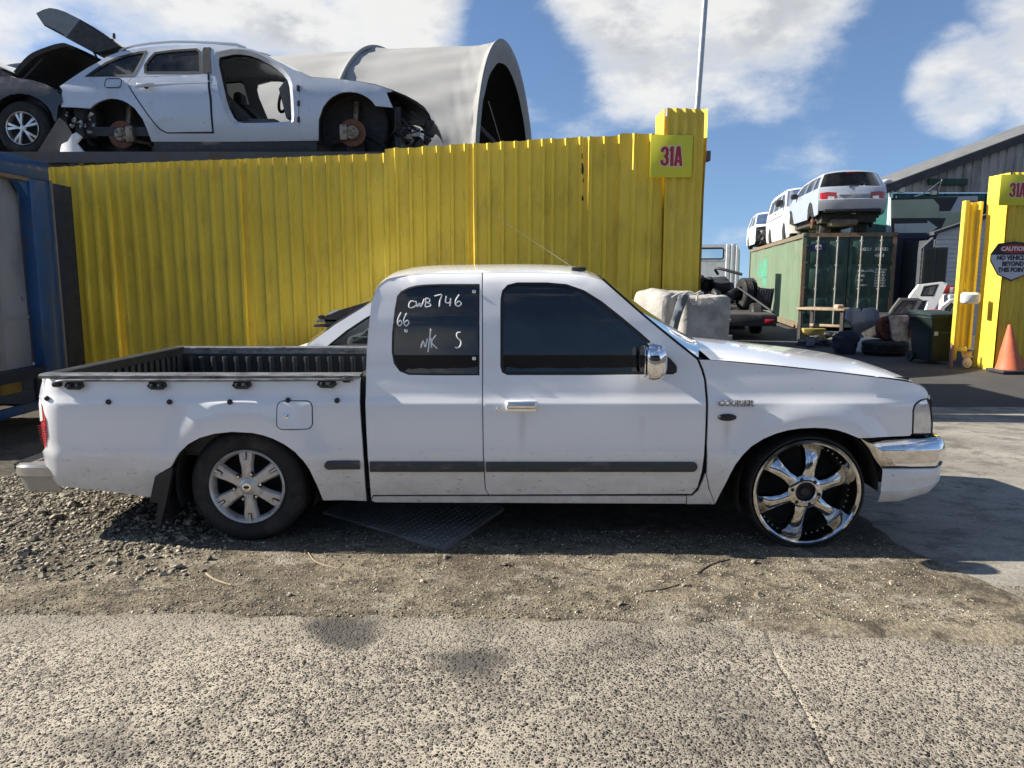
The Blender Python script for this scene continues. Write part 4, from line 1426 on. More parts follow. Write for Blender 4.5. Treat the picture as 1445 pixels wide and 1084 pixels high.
# handwriting on the rear side window, paint pen strokes
PEN = M('white paint pen', (0.85, 0.85, 0.84), 0.6, var=0.05)
strokes = [
    [(585, 426), (580, 425), (577, 430), (578, 434), (583, 434), (587, 431)],
    [(587, 425), (589, 433), (592, 428), (594, 433), (599, 422)],
    [(601, 421), (600, 433)], [(601, 421), (606, 422), (606, 426), (601, 427), (607, 429), (607, 432), (600, 433.5)],
    [(613, 418), (623, 416), (621, 424), (620, 433)],
    [(630, 418), (629, 427), (637, 427)], [(636, 421), (635, 432)],
    [(648, 416), (643, 424), (643, 430), (647, 432), (651, 429), (648, 425), (644, 428)],
    [(566, 441), (562, 449), (561, 456), (564, 460), (567, 456), (565, 452), (562, 455)],
    [(574, 442), (570, 450), (570, 456), (573, 460), (577, 456), (575, 452), (571, 455)],
    [(594, 491), (597, 481), (600, 490), (603, 478)], [(608, 464), (604, 497)],
    [(608, 477), (609, 491)], [(615, 473), (609, 483), (617, 492)],
    [(650, 469), (645, 470), (645, 476), (650, 481), (650, 487), (646, 491), (642, 490)],
]
ink = MB()
for s_ in strokes:
    pts = curve([(*P(*p), 0) for p in s_], 4)
    ink.tube([(x, TY0 + t_prof(z) + 0.0005, z) for x, z, _ in pts], 0.0036, 6)
tb(ink, 'pen_stroke', PEN, quarter)

# rubbing strips (grey-black, rounded ends)
STRIPM = M('faded rub strip', (0.045, 0.046, 0.048), 0.55, var=0.15, dirt=(0.14, 0.125, 0.1), dirt_amt=0.25, dscale=8, stretch=(1, 1, 3))
def rub(px0, px1, y0, y1, rl, rr_, parent):
    x0, x1 = P(px0, y0)[0], P(px1, y0)[0]; zt, zb = P(px0, y0)[1], P(px0, y1)[1]
    mb = MB(); rows_ = []
    xs_ = np.concatenate([x0 + (x1 - x0) * 0 + np.array([0, .004, .012, .022]), np.linspace(x0 + .04, x1 - .04, 18), x1 - np.array([.022, .012, .004, 0])])
    for x in xs_:
        k = 1.0
        if rl: k = min(k, math.sqrt(max(0.02, 1 - max(0, (x0 + .022 - x) / .022) ** 2)))
        if rr_: k = min(k, math.sqrt(max(0.02, 1 - max(0, (x - x1 + .022) / .022) ** 2)))
        zc = (zt + zb) / 2; h = (zt - zb) / 2 * k
        rows_.append([(x, ty(x, zc) + (0.002 if s_ in (0, 5) else -0.016 + (0.005 if s_ in (1, 4) else 0)), zc + h * w) for s_, w in enumerate((1.0, .95, .5, -.5, -.95, -1.0))])
    mb.grid(rows_)
    mb.f.append(tuple(range(6))); mb.f.append(tuple(len(mb.v) - 6 + i for i in range(6)))
    tb(mb, 'rub_strip', STRIPM, parent, both=False)
    tb(mb.mirror_y(TYC), 'rub_strip', STRIPM, parent)
rub(458, 507.5, 650.5, 663, True, False, bed_panel)
rub(522, 683, 651, 665.5, False, False, quarter)
rub(686, 984, 651.5, 665.5, False, True, door_n)

# door handle, lock, badge, side lamp
x0, z0 = P(715, 580); x1, z1 = P(757, 566)
yh = ty((x0 + x1) / 2, (z0 + z1) / 2)
hd = MB().rbox(x0 - .004, x1 + .004, yh - 0.007, yh + 0.003, z0 - .004, z1 + .004, 0.006)
ho = tb(hd, 'door_handle', PAINT, door_n)
hb = MB().rbox(x0, x1, yh - 0.036, yh - 0.008, z0 + 0.012, z1, 0.013, n=4)
hb.box(x0 + 0.004, x1 - 0.004, yh - 0.0078, yh - 0.0068, z0, z0 + 0.014)
tb(hb, 'handle_grip', CHROME, door_n)
x, z = P(704, 577)
tb(MB().lathe([(0.0, -0.003), (0.004, -0.007), (0.010, -0.007), (0.013, -0.004), (0.013, 0)], (x, ty(x, z), z), 'y', 16), 'door_lock', CHROME, door_n)

# ---- front wing
front_arch = [(1009, 712), (1016, 698), (1023.6, 684), (1031, 669), (1038, 656), (1048, 643), (1061, 630), (1078, 619.5), (1096, 612), (1113, 607.5), (1131, 605), (1150, 604.3), (1166, 605), (1181, 607.5), (1195, 612), (1212, 619)]
wing_px = [(986.5, 507.5), (1003, 507.8), (1018, 509.3), (1065, 513.8), (1105, 517.5), (1144, 521.7), (1185, 526.3), (1223, 531), (1250, 534), (1275.5, 537.5), (1290, 540.5), (1299, 544.5), (1306, 549.5), (1310, 556), (1308, 562), (1300, 564), (1294, 567.5), (1290, 572), (1288, 579), (1287, 612), (1284, 615.5), (1240, 617.5)] + list(reversed(front_arch)) + [(1001, 691), (997, 670), (997.5, 626), (998.5, 600), (998.5, 559), (996.5, 536), (992.5, 522)]
wing = tpanel(wing_px, 'front_wing', PAINT, gap=0.002)[0]
x, z = P(1038, 569)
def badge_text(bold, y_off):
    bd = text_mb('COURIER', 0.05, 0.004, bold, 1.0)
    x_ = [v[0] for v in bd.v]; k_ = (P(1064, 569)[0] - P(1012, 569)[0]) / (max(x_) - min(x_))
    z_ = [v[2] for v in bd.v]; kz = (P(1038, 564)[1] - P(1038, 574)[1]) / (max(z_) - min(z_)); zc = (max(z_) + min(z_)) / 2
    return MB().add([(v[0] * k_ + x, v[1] + ty(x, z) + y_off, (v[2] - zc) * kz + z) for v in bd.v], bd.f)
bdo = tb(badge_text(0.0024, -0.003), 'badge', M('badge outline grey', (0.09, 0.09, 0.095), .35, .5), wing)  # dark grey outline letters behind the silver ones
tb(badge_text(0.0002, -0.0065), 'badge_letters', M('badge silver', (.52, .53, .55), .3, .15, var=.05), wing)
x, z = P(1026, 589)
sl = MB().add([(0, 0, 0)], [])
rings = []
for s_, dy in ((1.0, 0.0), (0.95, -0.008), (0.75, -0.014), (0.4, -0.017), (0.02, -0.018)):
    rings.append([(x + 0.050 * s_ * math.cos(a), ty(x, z) + dy, z + 0.019 * s_ * math.sin(a)) for a in np.linspace(0, 2 * math.pi, 25)[:-1]])
tb(MB().loft(rings, True), 'side_indicator', BLACK, wing)

# ---- bonnet, cowl, nose
hood_px = [(1003, 508), (1018, 508.8), (1065, 512.8), (1105, 516.5), (1144, 520.7), (1185, 525.2), (1223, 529.8), (1250, 532.8), (1275.5, 536), (1290, 539.3), (1299, 543.2), (1306, 548.2), (1310.5, 555)]
hp = PL(hood_px)
hp = curve(hp, 3)
near = [(x, ty(x, z) + 0.004, z + 0.0005) for x, z in hp]
far = [(x, 2 * TYC - y, z) for x, y, z in near]
cr = [0.050 - 0.018 * max(0, (i - len(near) * 0.55) / (len(near) * 0.45)) for i in range(len(near))]
dirs = []
for i in range(len(near)):
    u = max(0, (i - len(near) * 0.75) / (len(near) * 0.25))
    dirs.append((0.9 * u, 0, 1))
# rolled near edge so it meets the shut line softly
hood = strip(near, far, cr, 22, 2.2, dirs)
bonnet = tb(hood, 'bonnet', PAINT)
# washer jets
for (jx, jy, jY) in ((1011, 481, 4.9), (1036, 489, 4.45)):
    q = at(jx, jy, jY)
    tb(MB().rbox(q.x - .014, q.x + .014, q.y - .012, q.y + .012, 0.992, 1.012, 0.005), 'washer_jet', BLACK, bonnet)
# scuttle under the screen: black, with wipers
cw0 = P(986, 507.5); cw1 = hp[0]
cow = MB()
rows_ = []
for t in np.linspace(0, 1, 7):
    x = cw0[0] - 0.06 + (cw1[0] - cw0[0] + 0.10) * t; z = 0.955 - 0.035 * math.sin(math.pi * t)
    rows_.append([(x + (0.0 if 0.1 < u < 0.9 else -0.02) - 0.0, TY0 + 0.075 + (2 * (TYC - TY0) - 0.15) * u, z + 0.03 * (1 - (2 * u - 1) ** 2)) for u in np.linspace(0, 1, 15)])
cow.grid(rows_)
cowl = tb(cow, 'scuttle_panel', BLACK)
wp = MB()
wp.tube(curve([(cw0[0] + 0.03, 4.0, 0.975), (cw0[0] - 0.02, 4.25, 1.02), (cw0[0] - 0.05, 4.55, 1.045)], 6), 0.009, 6)
wp.tube(curve([(cw0[0] + 0.02, 3.90, 0.985), (cw0[0] - 0.01, 4.1, 1.012), (cw0[0] - 0.015, 4.45, 1.04)], 6), 0.007, 6)
wp.rbox(cw0[0] + 0.01, cw0[0] + 0.06, 3.97, 4.03, 0.955, 0.99, 0.01)
tb(wp, 'wiper', BLACK)
wp2 = MB()
wp2.tube(curve([(cw0[0] + 0.05, 4.7, 1.0), (cw0[0] + 0.0, 4.95, 1.03), (cw0[0] - 0.04, 5.2, 1.04)], 6), 0.009, 6)
wp2.rbox(cw0[0] + 0.03, cw0[0] + 0.08, 4.67, 4.73, 0.975, 1.01, 0.01)
tb(wp2, 'wiper', BLACK)

# windscreen: between the two pillars, bowed forward
sc_px = curve([(849, 394), (884, 425), (909, 447), (946.5, 477.5), (971, 497), (986, 508.5)], 4)
scn = [(x, TY0 + t_prof(z) + 0.020, z) for x, z in PL(sc_px)]
scf = [(x, 2 * TYC - y, z) for x, y, z in scn]
K = len(scn)
cr = [0.055 + 0.085 * i / (K - 1) for i in range(K)]
ws = strip(scn, scf, cr, 18, 2.0, (0.85, 0, 0.5))
tb(ws, 'windscreen', SCREEN)
# black edge seal of the screen
for q in (0, 1):
    pts = [(x + 0.006, y + 0.004, z + 0.004) for x, y, z in scn]
    if q: pts = [(x, 2 * TYC - y, z) for x, y, z in pts]
    tb(MB().tube(pts, 0.006, 6), 'screen_seal', SEAL)

# roof and cab back as one swept skin
roof_px = [(849, 394), (840, 390.5), (825, 387.3), (790, 384.4), (730, 383.3), (681, 383.8), (640, 384.3), (599, 385.2), (558, 389.6), (541, 396), (530, 407), (524, 424), (521, 446), (518.5, 468), (516.5, 493), (515.5, 520), (515, 560), (516, 610)]
rp = curve(PL(roof_px), 3)
_o = []
for i, (x, z) in enumerate(rp):
    a, b = rp[max(0, i - 1)], rp[min(len(rp) - 1, i + 1)]
    tx, tz = b[0] - a[0], b[1] - a[1]; l_ = math.hypot(tx, tz) or 1
    _o.append((x - tz / l_ * 0.005, z + tx / l_ * 0.005))
near = [(x, TY0 + t_prof(z) - 0.002, z) for x, z in _o]
far = [(x, 2 * TYC - y, z) for x, y, z in near]
K = len(near)
def bow(x, z): return 0.045 if z > 1.40 else 0.03
dirs = []; crw = []
for i, (x, y, z) in enumerate(near):
    if i < K * 0.45: d = (0.15 if i < 4 else 0, 0, 1); c = 0.043 + (0.012 if 4 < i else 0)
    elif z > 1.25:
        u = (1.452 - z) / 0.2; d = (-max(0, min(1, u * 1.3)), 0, 1 - max(0, min(1, u * 1.3))); c = 0.05
    else: d = (-1, 0, 0); c = 0.05
    if Vector(d).length < 0.01: d = (0, 0, 1)
    dirs.append(d); crw.append(c)
tb(strip(near, far, crw, 26, 2.6, dirs), 'roof', PAINT)

# aerial
b_ = at(818, 383, 4.05)
ae = MB().rbox(b_.x - 0.045, b_.x + 0.035, b_.y - 0.012, b_.y + 0.012, 1.455, 1.478, 0.009)
aero = tb(ae, 'aerial_base', BLACK)
tip = at(667, 284, 4.05)
tb(MB().tube([(b_.x - 0.03, b_.y, 1.472), tuple(tip)], [0.0016, 0.0009], 6), 'aerial', M('aerial steel', (0.55, 0.5, 0.4), 0.3, 0.8), aero)

# mirror: chrome shell, black foot
mx, mz = P(919, 507); my = TY0 + t_prof(1.0)
sh = MB(); rings = []
prof = [(-0.060, 0.55), (-0.055, 0.80), (-0.045, 0.93), (-0.02, 1.0), (0.01, 0.97), (0.035, 0.82), (0.05, 0.55), (0.057, 0.2)]
hz, hw = 0.098, 0.085
for dxm, s_ in prof:
    ring = []
    for a in np.linspace(0, 2 * math.pi, 29)[:-1]:
        ca, sa = math.cos(a), math.sin(a)
        ring.append((mx + dxm, my - 0.115 + hw * s_ * math.copysign(abs(ca) ** 0.6, ca), mz + hz * s_ * math.copysign(abs(sa) ** 0.6, sa)))
    rings.append(ring)
sh.loft(rings, True, True)
msh = tb(sh, 'door_mirror', CHROME)
mgl = MB().prism([(my - 0.115 + 0.072 * math.copysign(abs(math.cos(a)) ** .6, math.cos(a)), mz + 0.084 * math.copysign(abs(math.sin(a)) ** .6, math.sin(a))) for a in np.linspace(0, 2 * math.pi, 29)[:-1]], mx - 0.0665, mx - 0.0615, axis='x')
tb(mgl, 'mirror_glass', M('mirror glass', (0.9, 0.9, 0.9), 0.01, 1.0, var=0.0), msh)
ft = MB()
ft.prism(PL([(935, 498), (946, 507), (954, 516), (955, 525), (950, 528), (918, 528), (926, 512)]), my - 0.012, my + 0.012)
ft.rbox(mx + 0.01, mx + 0.07, my - 0.09, my + 0.01, mz - 0.07, mz - 0.02, 0.015)
tb(ft, 'mirror_foot', BLACK, msh)
tb(sh.mirror_y(TYC), 'door_mirror', CHROME)
tb(ft.mirror_y(TYC), 'mirror_foot', BLACK)

# head lamp
hl = [(1308.5, 562.5), (1300, 565), (1294.5, 568.5), (1290.5, 573), (1289, 580), (1288, 612.5), (1315, 612), (1315.5, 598), (1313.5, 577)]
lo = panel(PL(hl), lambda x, z: ty(x, z) + 0.002, dx=0.02, lip=0.0)
lm = tb(lo, 'head_lamp', CLEAR, both=True)
# lamp bowl lines under the lens and a black gasket
gk = [(x, ty(x, z) - 0.001, z) for x, z in resample(PL(hl), .02)]
tb(MB().tube(gk, 0.0032, 6, closed=True), 'lamp_gasket', SEAL, lm[0])
hlz = [P(1300, 563)[1], P(1300, 612)[1]]
# lamp front, wrapping round the nose
fr = MB().grid([[(NOSE - 0.024 + 0.012 * math.sin(math.pi * 0.5 * u), ty(NOSE, 0.6) + 0.0 + 0.33 * u, hlz[1] + (hlz[0] - hlz[1]) * w) for u in np.linspace(0, 1, 8)] for w in np.linspace(0, 1, 5)])
tb(fr, 'lamp_front', CLEAR, lm[0]); tb(fr.mirror_y(TYC), 'lamp_front', CLEAR, lm[1])
gz0, gz1 = hlz[1], hlz[0] + 0.03
gr = MB()
yg0 = ty(NOSE, 0.6) + 0.33
gr.box(NOSE - 0.03, NOSE + 0.01, yg0, 2 * TYC - yg0, gz0, gz1)
for k in range(5):
    zz = gz0 + 0.02 + k * 0.035
    gr.rbox(NOSE + 0.005, NOSE + 0.03, yg0 + 0.02, 2 * TYC - yg0 - 0.02, zz, zz + 0.015, 0.005)
gro = tb(gr, 'grille', CHROME)
hdr = MB().box(NOSE - 0.16, NOSE - 0.032, TY0 + 0.11, 2 * TYC - TY0 - 0.11, hlz[0] - 0.01, hlz[0] + 0.012)
tb(hdr, 'nose_header', PAINT)
tb(MB().box(NOSE - 0.10, NOSE - 0.031, TY0 + 0.13, 2 * TYC - TY0 - 0.13, 0.30, gz1 - 0.02), 'nose_panel', DARK)

# front bumper: chrome bar over a white apron
BX = at(1327, 640, 3.95).x
def fb(cols_def):
    cols = []
    for x, y, zs_ in cols_def:
        cols.append([(x - dx_, y + dy_, z) for z, dx_, dy_ in zs_])
    full = cols + [[(p[0], 2 * TYC - p[1], p[2]) for p in c] for c in reversed(cols)]
    return MB().grid(full)
def zrow(px, r, Y=3.82): return at(px, r, Y).z
def chrome_cols():
    zt, zb = zrow(1290, 617), zrow(1290, 658)
    D = []
    path = [(at(1216, 620, 3.80).x, 3.808, 0.0), (at(1228, 620, 3.80).x, 3.795, 0.40), (at(1238, 620, 3.80).x, 3.787, 0.78), (at(1245, 620, 3.8).x, 3.784, 1.0), (at(1275, 620, 3.8).x, 3.787, 1.0), (BX - 0.10, 3.80, 1.0), (BX - 0.055, 3.822, 1.0), (BX - 0.025, 3.86, 1.0), (BX - 0.008, 3.93, 1.0), (BX + 0.02, 4.15, 1), (BX + 0.035, 4.6, 1)]
    for i, (x, y, k) in enumerate(path):
        h = (zt - zb) * max(k, 0.04); top = zt - 0.004
        dxx = 0.0 if i < 5 else min(1, (i - 4) / 3) ; dyy = 1 - dxx
        sec = []
        for u, ins in ((0, .06), (.03, .034), (.07, .025), (.20, .013), (.36, .002), (.41, .0), (.46, .001), (.70, .005), (.92, .011), (.97, .016), (1.0, .035)):
            sec.append((top - h * u, ins * dxx, ins * dyy))
        D.append((x, y, sec))
    return D
fbo = tb(fb(chrome_cols()), 'front_bumper', CHROMEW)
def apron_cols():
    zt = zrow(1290, 660.5)
    D = []
    path = [(at(1244, 690, 3.80).x, 3.802, zrow(1246, 710)), (at(1275, 690, 3.8).x, 3.800, zrow(1275, 708.5)), (BX - 0.11, 3.812, zrow(1305, 697)), (BX - 0.065, 3.835, zrow(1314, 691)), (BX - 0.035, 3.875, zrow(1320, 686)), (BX - 0.02, 3.94, zrow(1323, 684)), (BX + 0.008, 4.15, zrow(1323, 684)), (BX + 0.02, 4.6, zrow(1323, 684))]
    for i, (x, y, zb) in enumerate(path):
        dxx = min(1, max(0, (i - 1) / 3)); dyy = 1 - dxx
        h = zt - zb; sec = []
        for u, ins in ((0, .025), (.02, .006), (.08, .0), (.35, .002), (.60, .006), (.64, .001), (.72, .006), (.9, .018), (1.0, .035), (1.01, .06)):
            sec.append((zt - h * u, ins * dxx, ins * dyy))
        D.append((x, y, sec))
    return D
tb(fb(apron_cols()), 'bumper_apron', PAINT, fbo)

# ---- wheels
def tyre_mb(R, rim, w, tread=True, flat=0.0):
    pr = [(rim, 0.030), (rim + 0.004, 0.012), (rim + (R - rim) * .35, 0.0), (rim + (R - rim) * .62, 0.002), (R - 0.022, 0.012), (R - 0.008, 0.028), (R, 0.046)]
    k = 5
    for i in range(k):
        a = 0.046 + (w - 0.092) * (i + 0.35) / k; b2 = 0.046 + (w - 0.092) * (i + 0.65) / k
        if tread: pr += [(R, a - 0.004), (R - 0.007, a), (R - 0.007, b2), (R, b2 + 0.004)]
    pr += [(R, w - 0.046), (R - 0.008, w - 0.028), (R - 0.02, w - 0.01), (rim + 0.01, w), (rim, w - 0.02)]
    return MB().lathe(pr, (0, 0, 0), 'y', 64)


def place_wheel(rim_parts, tyre, loc, name='wheel', tyre_m=None, flip=False, parent=truck, off=TOFF, smooth=35, spin=0.0):
    """rim_parts: [(mb, partname, mat)] first is the wheel itself"""
    S = Matrix.Translation(loc) @ Matrix.Rotation(spin, 4, 'Y')
    first = None
    def put(mb, nm, mat, par):
        o = MB().merge(mb, S)
        if flip: o = o.mirror_y(off[1])
        return o.build(nm, mat, par, off, smooth)
    for mb, nm, mat in rim_parts:
        o = put(mb, nm, mat, parent if first is None else first)
        first = first or o
    put(tyre, 'tyre', tyre_m or RUBBER, first)
    return first


def rear_rim():
    R = 0.203
    rim = MB().lathe([(R - 0.002, 0.030), (R, 0.004), (R - 0.006, -0.002), (R - 0.012, 0.004), (R - 0.020, 0.020), (R - 0.026, 0.05)], n=60)
    well = MB().lathe([(R - 0.026, 0.05), (R - 0.032, 0.12), (0.10, 0.135), (0.03, 0.13)], n=48)
    for k in range(6):
        a = math.radians(92 + 60 * k)
        R_ = Matrix.Rotation(-a, 4, 'Y')
        # spoke along +x, two prongs with a slot at the outer end
        sec = [(0.035, 0.030, 0.018), (0.075, 0.024, 0.012), (0.115, 0.026, 0.012), (0.150, 0.032, 0.014), (0.190, 0.036, 0.022)]
        rings = []
        for r, hw_, y in sec:
            rings.append([(r, y + 0.030, -hw_ - 0.008), (r, y + 0.004, -hw_), (r, y, -hw_ + 0.005), (r, y, hw_ - 0.005), (r, y + 0.004, hw_), (r, y + 0.030, hw_ + 0.008)])
        rim.loft(rings, True, True, R_)
    slot = MB()
    for k in range(6):
        a = math.radians(92 + 60 * k); R_ = Matrix.Rotation(-a, 4, 'Y')
        slot.add([(0.148, 0.0115, -0.009), (0.148, 0.0115, 0.009), (0.19, 0.0195, 0.010), (0.19, 0.0195, -0.010), (0.148, 0.018, -0.009), (0.148, 0.018, 0.009), (0.19, 0.026, 0.010), (0.19, 0.026, -0.010)],
                 [(0, 1, 2, 3), (0, 4, 5, 1), (1, 5, 6, 2), (2, 6, 7, 3), (3, 7, 4, 0)], R_)
    prong = MB()
    for k in range(6):
        a = math.radians(92 + 60 * k); R_ = Matrix.Rotation(-a, 4, 'Y')
        prong.box(0.152, 0.192, 0.006, 0.02, -0.0045, 0.0045, R_)
    hub = MB().lathe([(0.0, 0.0), (0.026, 0.0), (0.030, 0.004), (0.036, 0.008), (0.044, 0.012), (0.055, 0.022), (0.062, 0.035)], n=40)
    badge = MB().lathe([(0.0, -0.004), (0.024, -0.003), (0.026, 0.001)], n=30)
    oval = MB().loft([[(0.016 * s_ * math.cos(a), -0.0045 - 0.001 * (s_ < .9), 0.008 * s_ * math.sin(a)) for a in np.linspace(0, 6.2832, 25)[:-1]] for s_ in (1, .8)], True, True)
    nuts, recess = MB(), MB()
    for k in range(6):
        a = math.radians(62 + 60 * k + 8)
        c = (0.072 * math.cos(a), 0, 0.072 * math.sin(a))
        nuts.lathe([(0.0, 0.004), (0.006, 0.004), (0.008, 0.007), (0.009, 0.03)], c, n=8)
        recess.lathe([(0.014, 0.0105), (0.0135, 0.020), (0.009, 0.021)], c, n=16)
    return [(rim, 'wheel', ALLOY), (well, 'rim_barrel', DARK), (slot, 'spoke_slot', DARK), (prong, 'spoke_prong', ALLOY), (hub, 'wheel_centre', ALLOY), (badge, 'centre_cap', CHROMEW), (oval, 'cap_emblem', BLACK), (recess, 'nut_recess', DARK), (nuts, 'wheel_nut', CHROMEW)]


def front_rim():
    R = 0.291
    rim = MB().lathe([(R - 0.004, 0.030), (R, 0.008), (R - 0.003, 0.0), (R - 0.014, -0.002), (R - 0.022, 0.003), (R - 0.027, 0.016), (R - 0.034, 0.045), (R - 0.042, 0.075)], n=72)
    barrel = MB().lathe([(R - 0.042, 0.075), (R - 0.052, 0.10), (R - 0.055, 0.21)], n=60)
    back = MB().lathe([(R - 0.055, 0.20), (0.02, 0.21)], n=40)
    sp = MB()
    for k in range(6):
        a = math.radians(80 + 60 * k); R_ = Matrix.Rotation(-a, 4, 'Y')
        sec = [(0.055, 0.042, 0.030), (0.085, 0.030, 0.022), (0.13, 0.024, 0.020), (0.18, 0.030, 0.028), (0.225, 0.042, 0.045), (0.250, 0.056, 0.070)]
        rings = []
        for r, hw_, y in sec:
            rings.append([(r, y + 0.045, -hw_ - 0.012), (r, y + 0.012, -hw_ - 0.002), (r, y + 0.002, -hw_ * 0.55), (r, y, 0.0), (r, y + 0.002, hw_ * 0.55), (r, y + 0.012, hw_ + 0.002), (r, y + 0.045, hw_ + 0.012)])
        sp.loft(rings, True, True, R_)
    hubm = MB().lathe([(0.052, 0.045), (0.052, 0.022), (0.056, 0.018), (0.080, 0.020), (0.092, 0.028), (0.098, 0.05)], n=48)
    hole = MB().lathe([(0.0, 0.032), (0.022, 0.030), (0.03, 0.045), (0.052, 0.05)], n=32)
    nuts = MB()
    for k in range(6):
        a = math.radians(50 + 60 * k)
        nuts.lathe([(0.0, 0.012), (0.007, 0.012), (0.010, 0.016), (0.011, 0.03)], (0.072 * math.cos(a), 0, 0.072 * math.sin(a)), n=10)
    studs = MB()
    for k in range(48):
        a = 2 * math.pi * k / 48
        studs.lathe([(0.0, 0.063), (0.0028, 0.064), (0.0034, 0.072)], ((R - 0.041) * math.cos(a), 0, (R - 0.041) * math.sin(a)), n=6)
    return [(rim, 'wheel', CHROMED), (barrel, 'rim_barrel', M('dirty rim barrel', (0.22, 0.21, 0.20), 0.3, 0.9, var=0.2, dirt=(0.04, 0.035, 0.03), dirt_amt=0.5, dscale=8)), (back, 'brake_backing', DARK), (sp, 'spoke', CHROMED), (hubm, 'hub_ring', CHROMED), (hole, 'hub_hole', BLACK), (nuts, 'wheel_nut', BLACK), (studs, 'rim_stud', ALLOY)]


rr_parts, fr_parts = rear_rim(), front_rim()
t_r, t_f = tyre_mb(0.312, 0.203, 0.215), tyre_mb(0.318, 0.289, 0.235)
yw = 3.815
for flip in (False, True):
    place_wheel(rr_parts, t_r, (RW.x, yw, 0.314), flip=flip)
    place_wheel(fr_parts, t_f, (FW.x, yw + 0.004, 0.280), flip=flip)
# wheel wells, chassis, floor
for c, rr_ in ((RW, 0.375), (FW, 0.372)):
    ww = MB().lathe([(rr_, 0.0), (rr_ + 0.01, 0.30), (0.05, 0.31)], (c.x, TY0 + 0.028, c.z + 0.02), 'y', 30, a0=-0.35 if c is RW else -0.02, a1=math.pi + 0.35)
    tb(ww, 'wheel_liner', DARK, both=True)
und = MB()
und.box(TAIL + 0.15, xr1 - 0.02, TY0 + 0.38, 2 * TYC - TY0 - 0.38, 0.30, 0.46)
und.box(P(530, 650)[0], P(1000, 650)[0], TY0 + 0.085, 2 * TYC - TY0 - 0.085, 0.25, 0.46)
und.box(P(1000, 650)[0], NOSE - 0.05, TY0 + 0.40, 2 * TYC - TY0 - 0.40, 0.24, 0.80)
und.tube([(RW.x, TY0 + 0.1, 0.31), (RW.x, 2 * TYC - TY0 - 0.1, 0.31)], 0.045, 10)
und.box(xr1 - 0.02, P(530, 650)[0], TY0 + 0.07, 2 * TYC - TY0 - 0.07, 0.30, 0.80)
tb(und, 'chassis', DARK)
# dark filler added behind the outer skins so shut lines read black
core = MB()
core.box(P(527, 650)[0], P(992, 650)[0], TY0 + 0.07, TY0 + 0.09, 0.25, 0.925)
core.box(P(1000, 650)[0] - .03, P(1010, 650)[0], TY0 + 0.07, TY0 + 0.09, 0.25, 0.90)
core.box(P(1000, 530)[0] - .03, P(1285, 530)[0], TY0 + 0.085, TY0 + 0.095, 0.70, 0.90)
core.box(P(70, 600)[0], xr1 - .01, TY0 + 0.075, TY0 + 0.085, 0.69, zr - .02)
tb(core, 'shut_line_filler', SEAL, both=True)
# cabin: seats, dash, wheel
cab = MB()
for y in (TYC - 0.37, TYC + 0.37):
    xs_ = at(800, 520, 4.2).x
    cab.rbox(xs_ - 0.05, xs_ + 0.48, y - 0.24, y + 0.24, 0.52, 0.68, 0.05)
    cab.loft([[(xs_ - 0.02 - 0.16 * t + s_ * 0.11, y + w * 0.23 * (1 - 0.15 * t), 0.6 + 0.62 * t) for s_, w in ((0, -1), (1, -1), (1, 1), (0, 1))] for t in (0, .3, .6, .9, 1)], True, True)
    cab.rbox(xs_ - 0.22, xs_ - 0.12, y - 0.12, y + 0.12, 1.20, 1.36, 0.04)
tb(cab, 'seat', TRIM)
dsx = P(965, 510)[0]
dash = MB().prism([(dsx - 0.38, 0.60), (dsx - 0.34, 0.86), (dsx - 0.25, 0.955), (dsx + 0.10, 0.95), (dsx + 0.10, 0.5)], TY0 + 0.10, 2 * TYC - TY0 - 0.10)
tb(dash, 'dashboard', TRIM)
swh = MB(); cx_, cz_ = dsx - 0.45, 0.98
swh.tube([(cx_ + 0.09 * math.sin(a), TYC - 0.37 + 0.19 * math.cos(a), cz_ + 0.17 * math.sin(a)) for a in np.linspace(0, 6.2832, 29)[:-1]], 0.013, 8, closed=True)
swh.tube([(cx_, TYC - 0.37, cz_), (dsx - 0.25, TYC - 0.37, 0.86)], 0.03, 8)
tb(swh, 'steering_wheel', BLACK)
bk = MB().box(P(520, 600)[0] + 0.03, P(520, 600)[0] + 0.05, TY0 + .12, 2 * TYC - TY0 - .12, 0.3, 0.98)
tb(bk, 'cab_bulkhead', TRIM)
# ================================================================== WRECKS ON THE CONTAINER BEHIND THE FENCE
SILV = M('silver car paint', (0.52, 0.55, 0.59), 0.32, 0.35, var=0.05, vscale=1.5, dirt=(0.40, 0.40, 0.38), dirt_amt=0.12, dscale=2, coat=0.4)
CARBLK = M('charcoal car paint', (0.022, 0.023, 0.027), 0.28, 0.2, var=0.15, coat=0.6, dirt=(0.07, 0.065, 0.06), dirt_amt=0.2)
CGLASS = glass_mat('car window glass', (0.10, 0.11, 0.11), 0.03, 1.5, 0.18)
RUSTD = M('rusty brake disc', (0.16, 0.065, 0.035), 0.65, 0.3, var=0.3, vscale=20)
STEELD = M('worn steel hub', (0.32, 0.28, 0.22), 0.5, 0.6, var=0.25, vscale=20, dirt=(0.12, 0.07, 0.04), dirt_amt=0.5, dscale=15)
JUNKM = M('mangled dark plastic', (0.03, 0.03, 0.032), 0.55, var=0.4, vscale=15)
ALU = M('bare aluminium', (0.50, 0.50, 0.50), 0.4, 0.8, var=0.25, vscale=12)

WY, WYC = 8.62, 9.52                   # near flank and centre line of the wagon
WO = (at(340, 200, WY).x, WYC, CTOP)


def wprof(z):
    h = z - CTOP
    return float(np.interp(h, [0, .12, .25, .45, .62, .75, .80, 1.05, 1.22, 1.30], [.06, .03, .012, .0, .006, .02, .045, .14, .21, .28]))


def WP(px, py):
    z = CTOP + 0.6
    for _ in range(6):
        q = at(px, py, WY + wprof(z)); z = q.z
    return (q.x, q.z)


def wy(x, z): return WY + wprof(z)


def WL(l): return [WP(*p) for p in l]


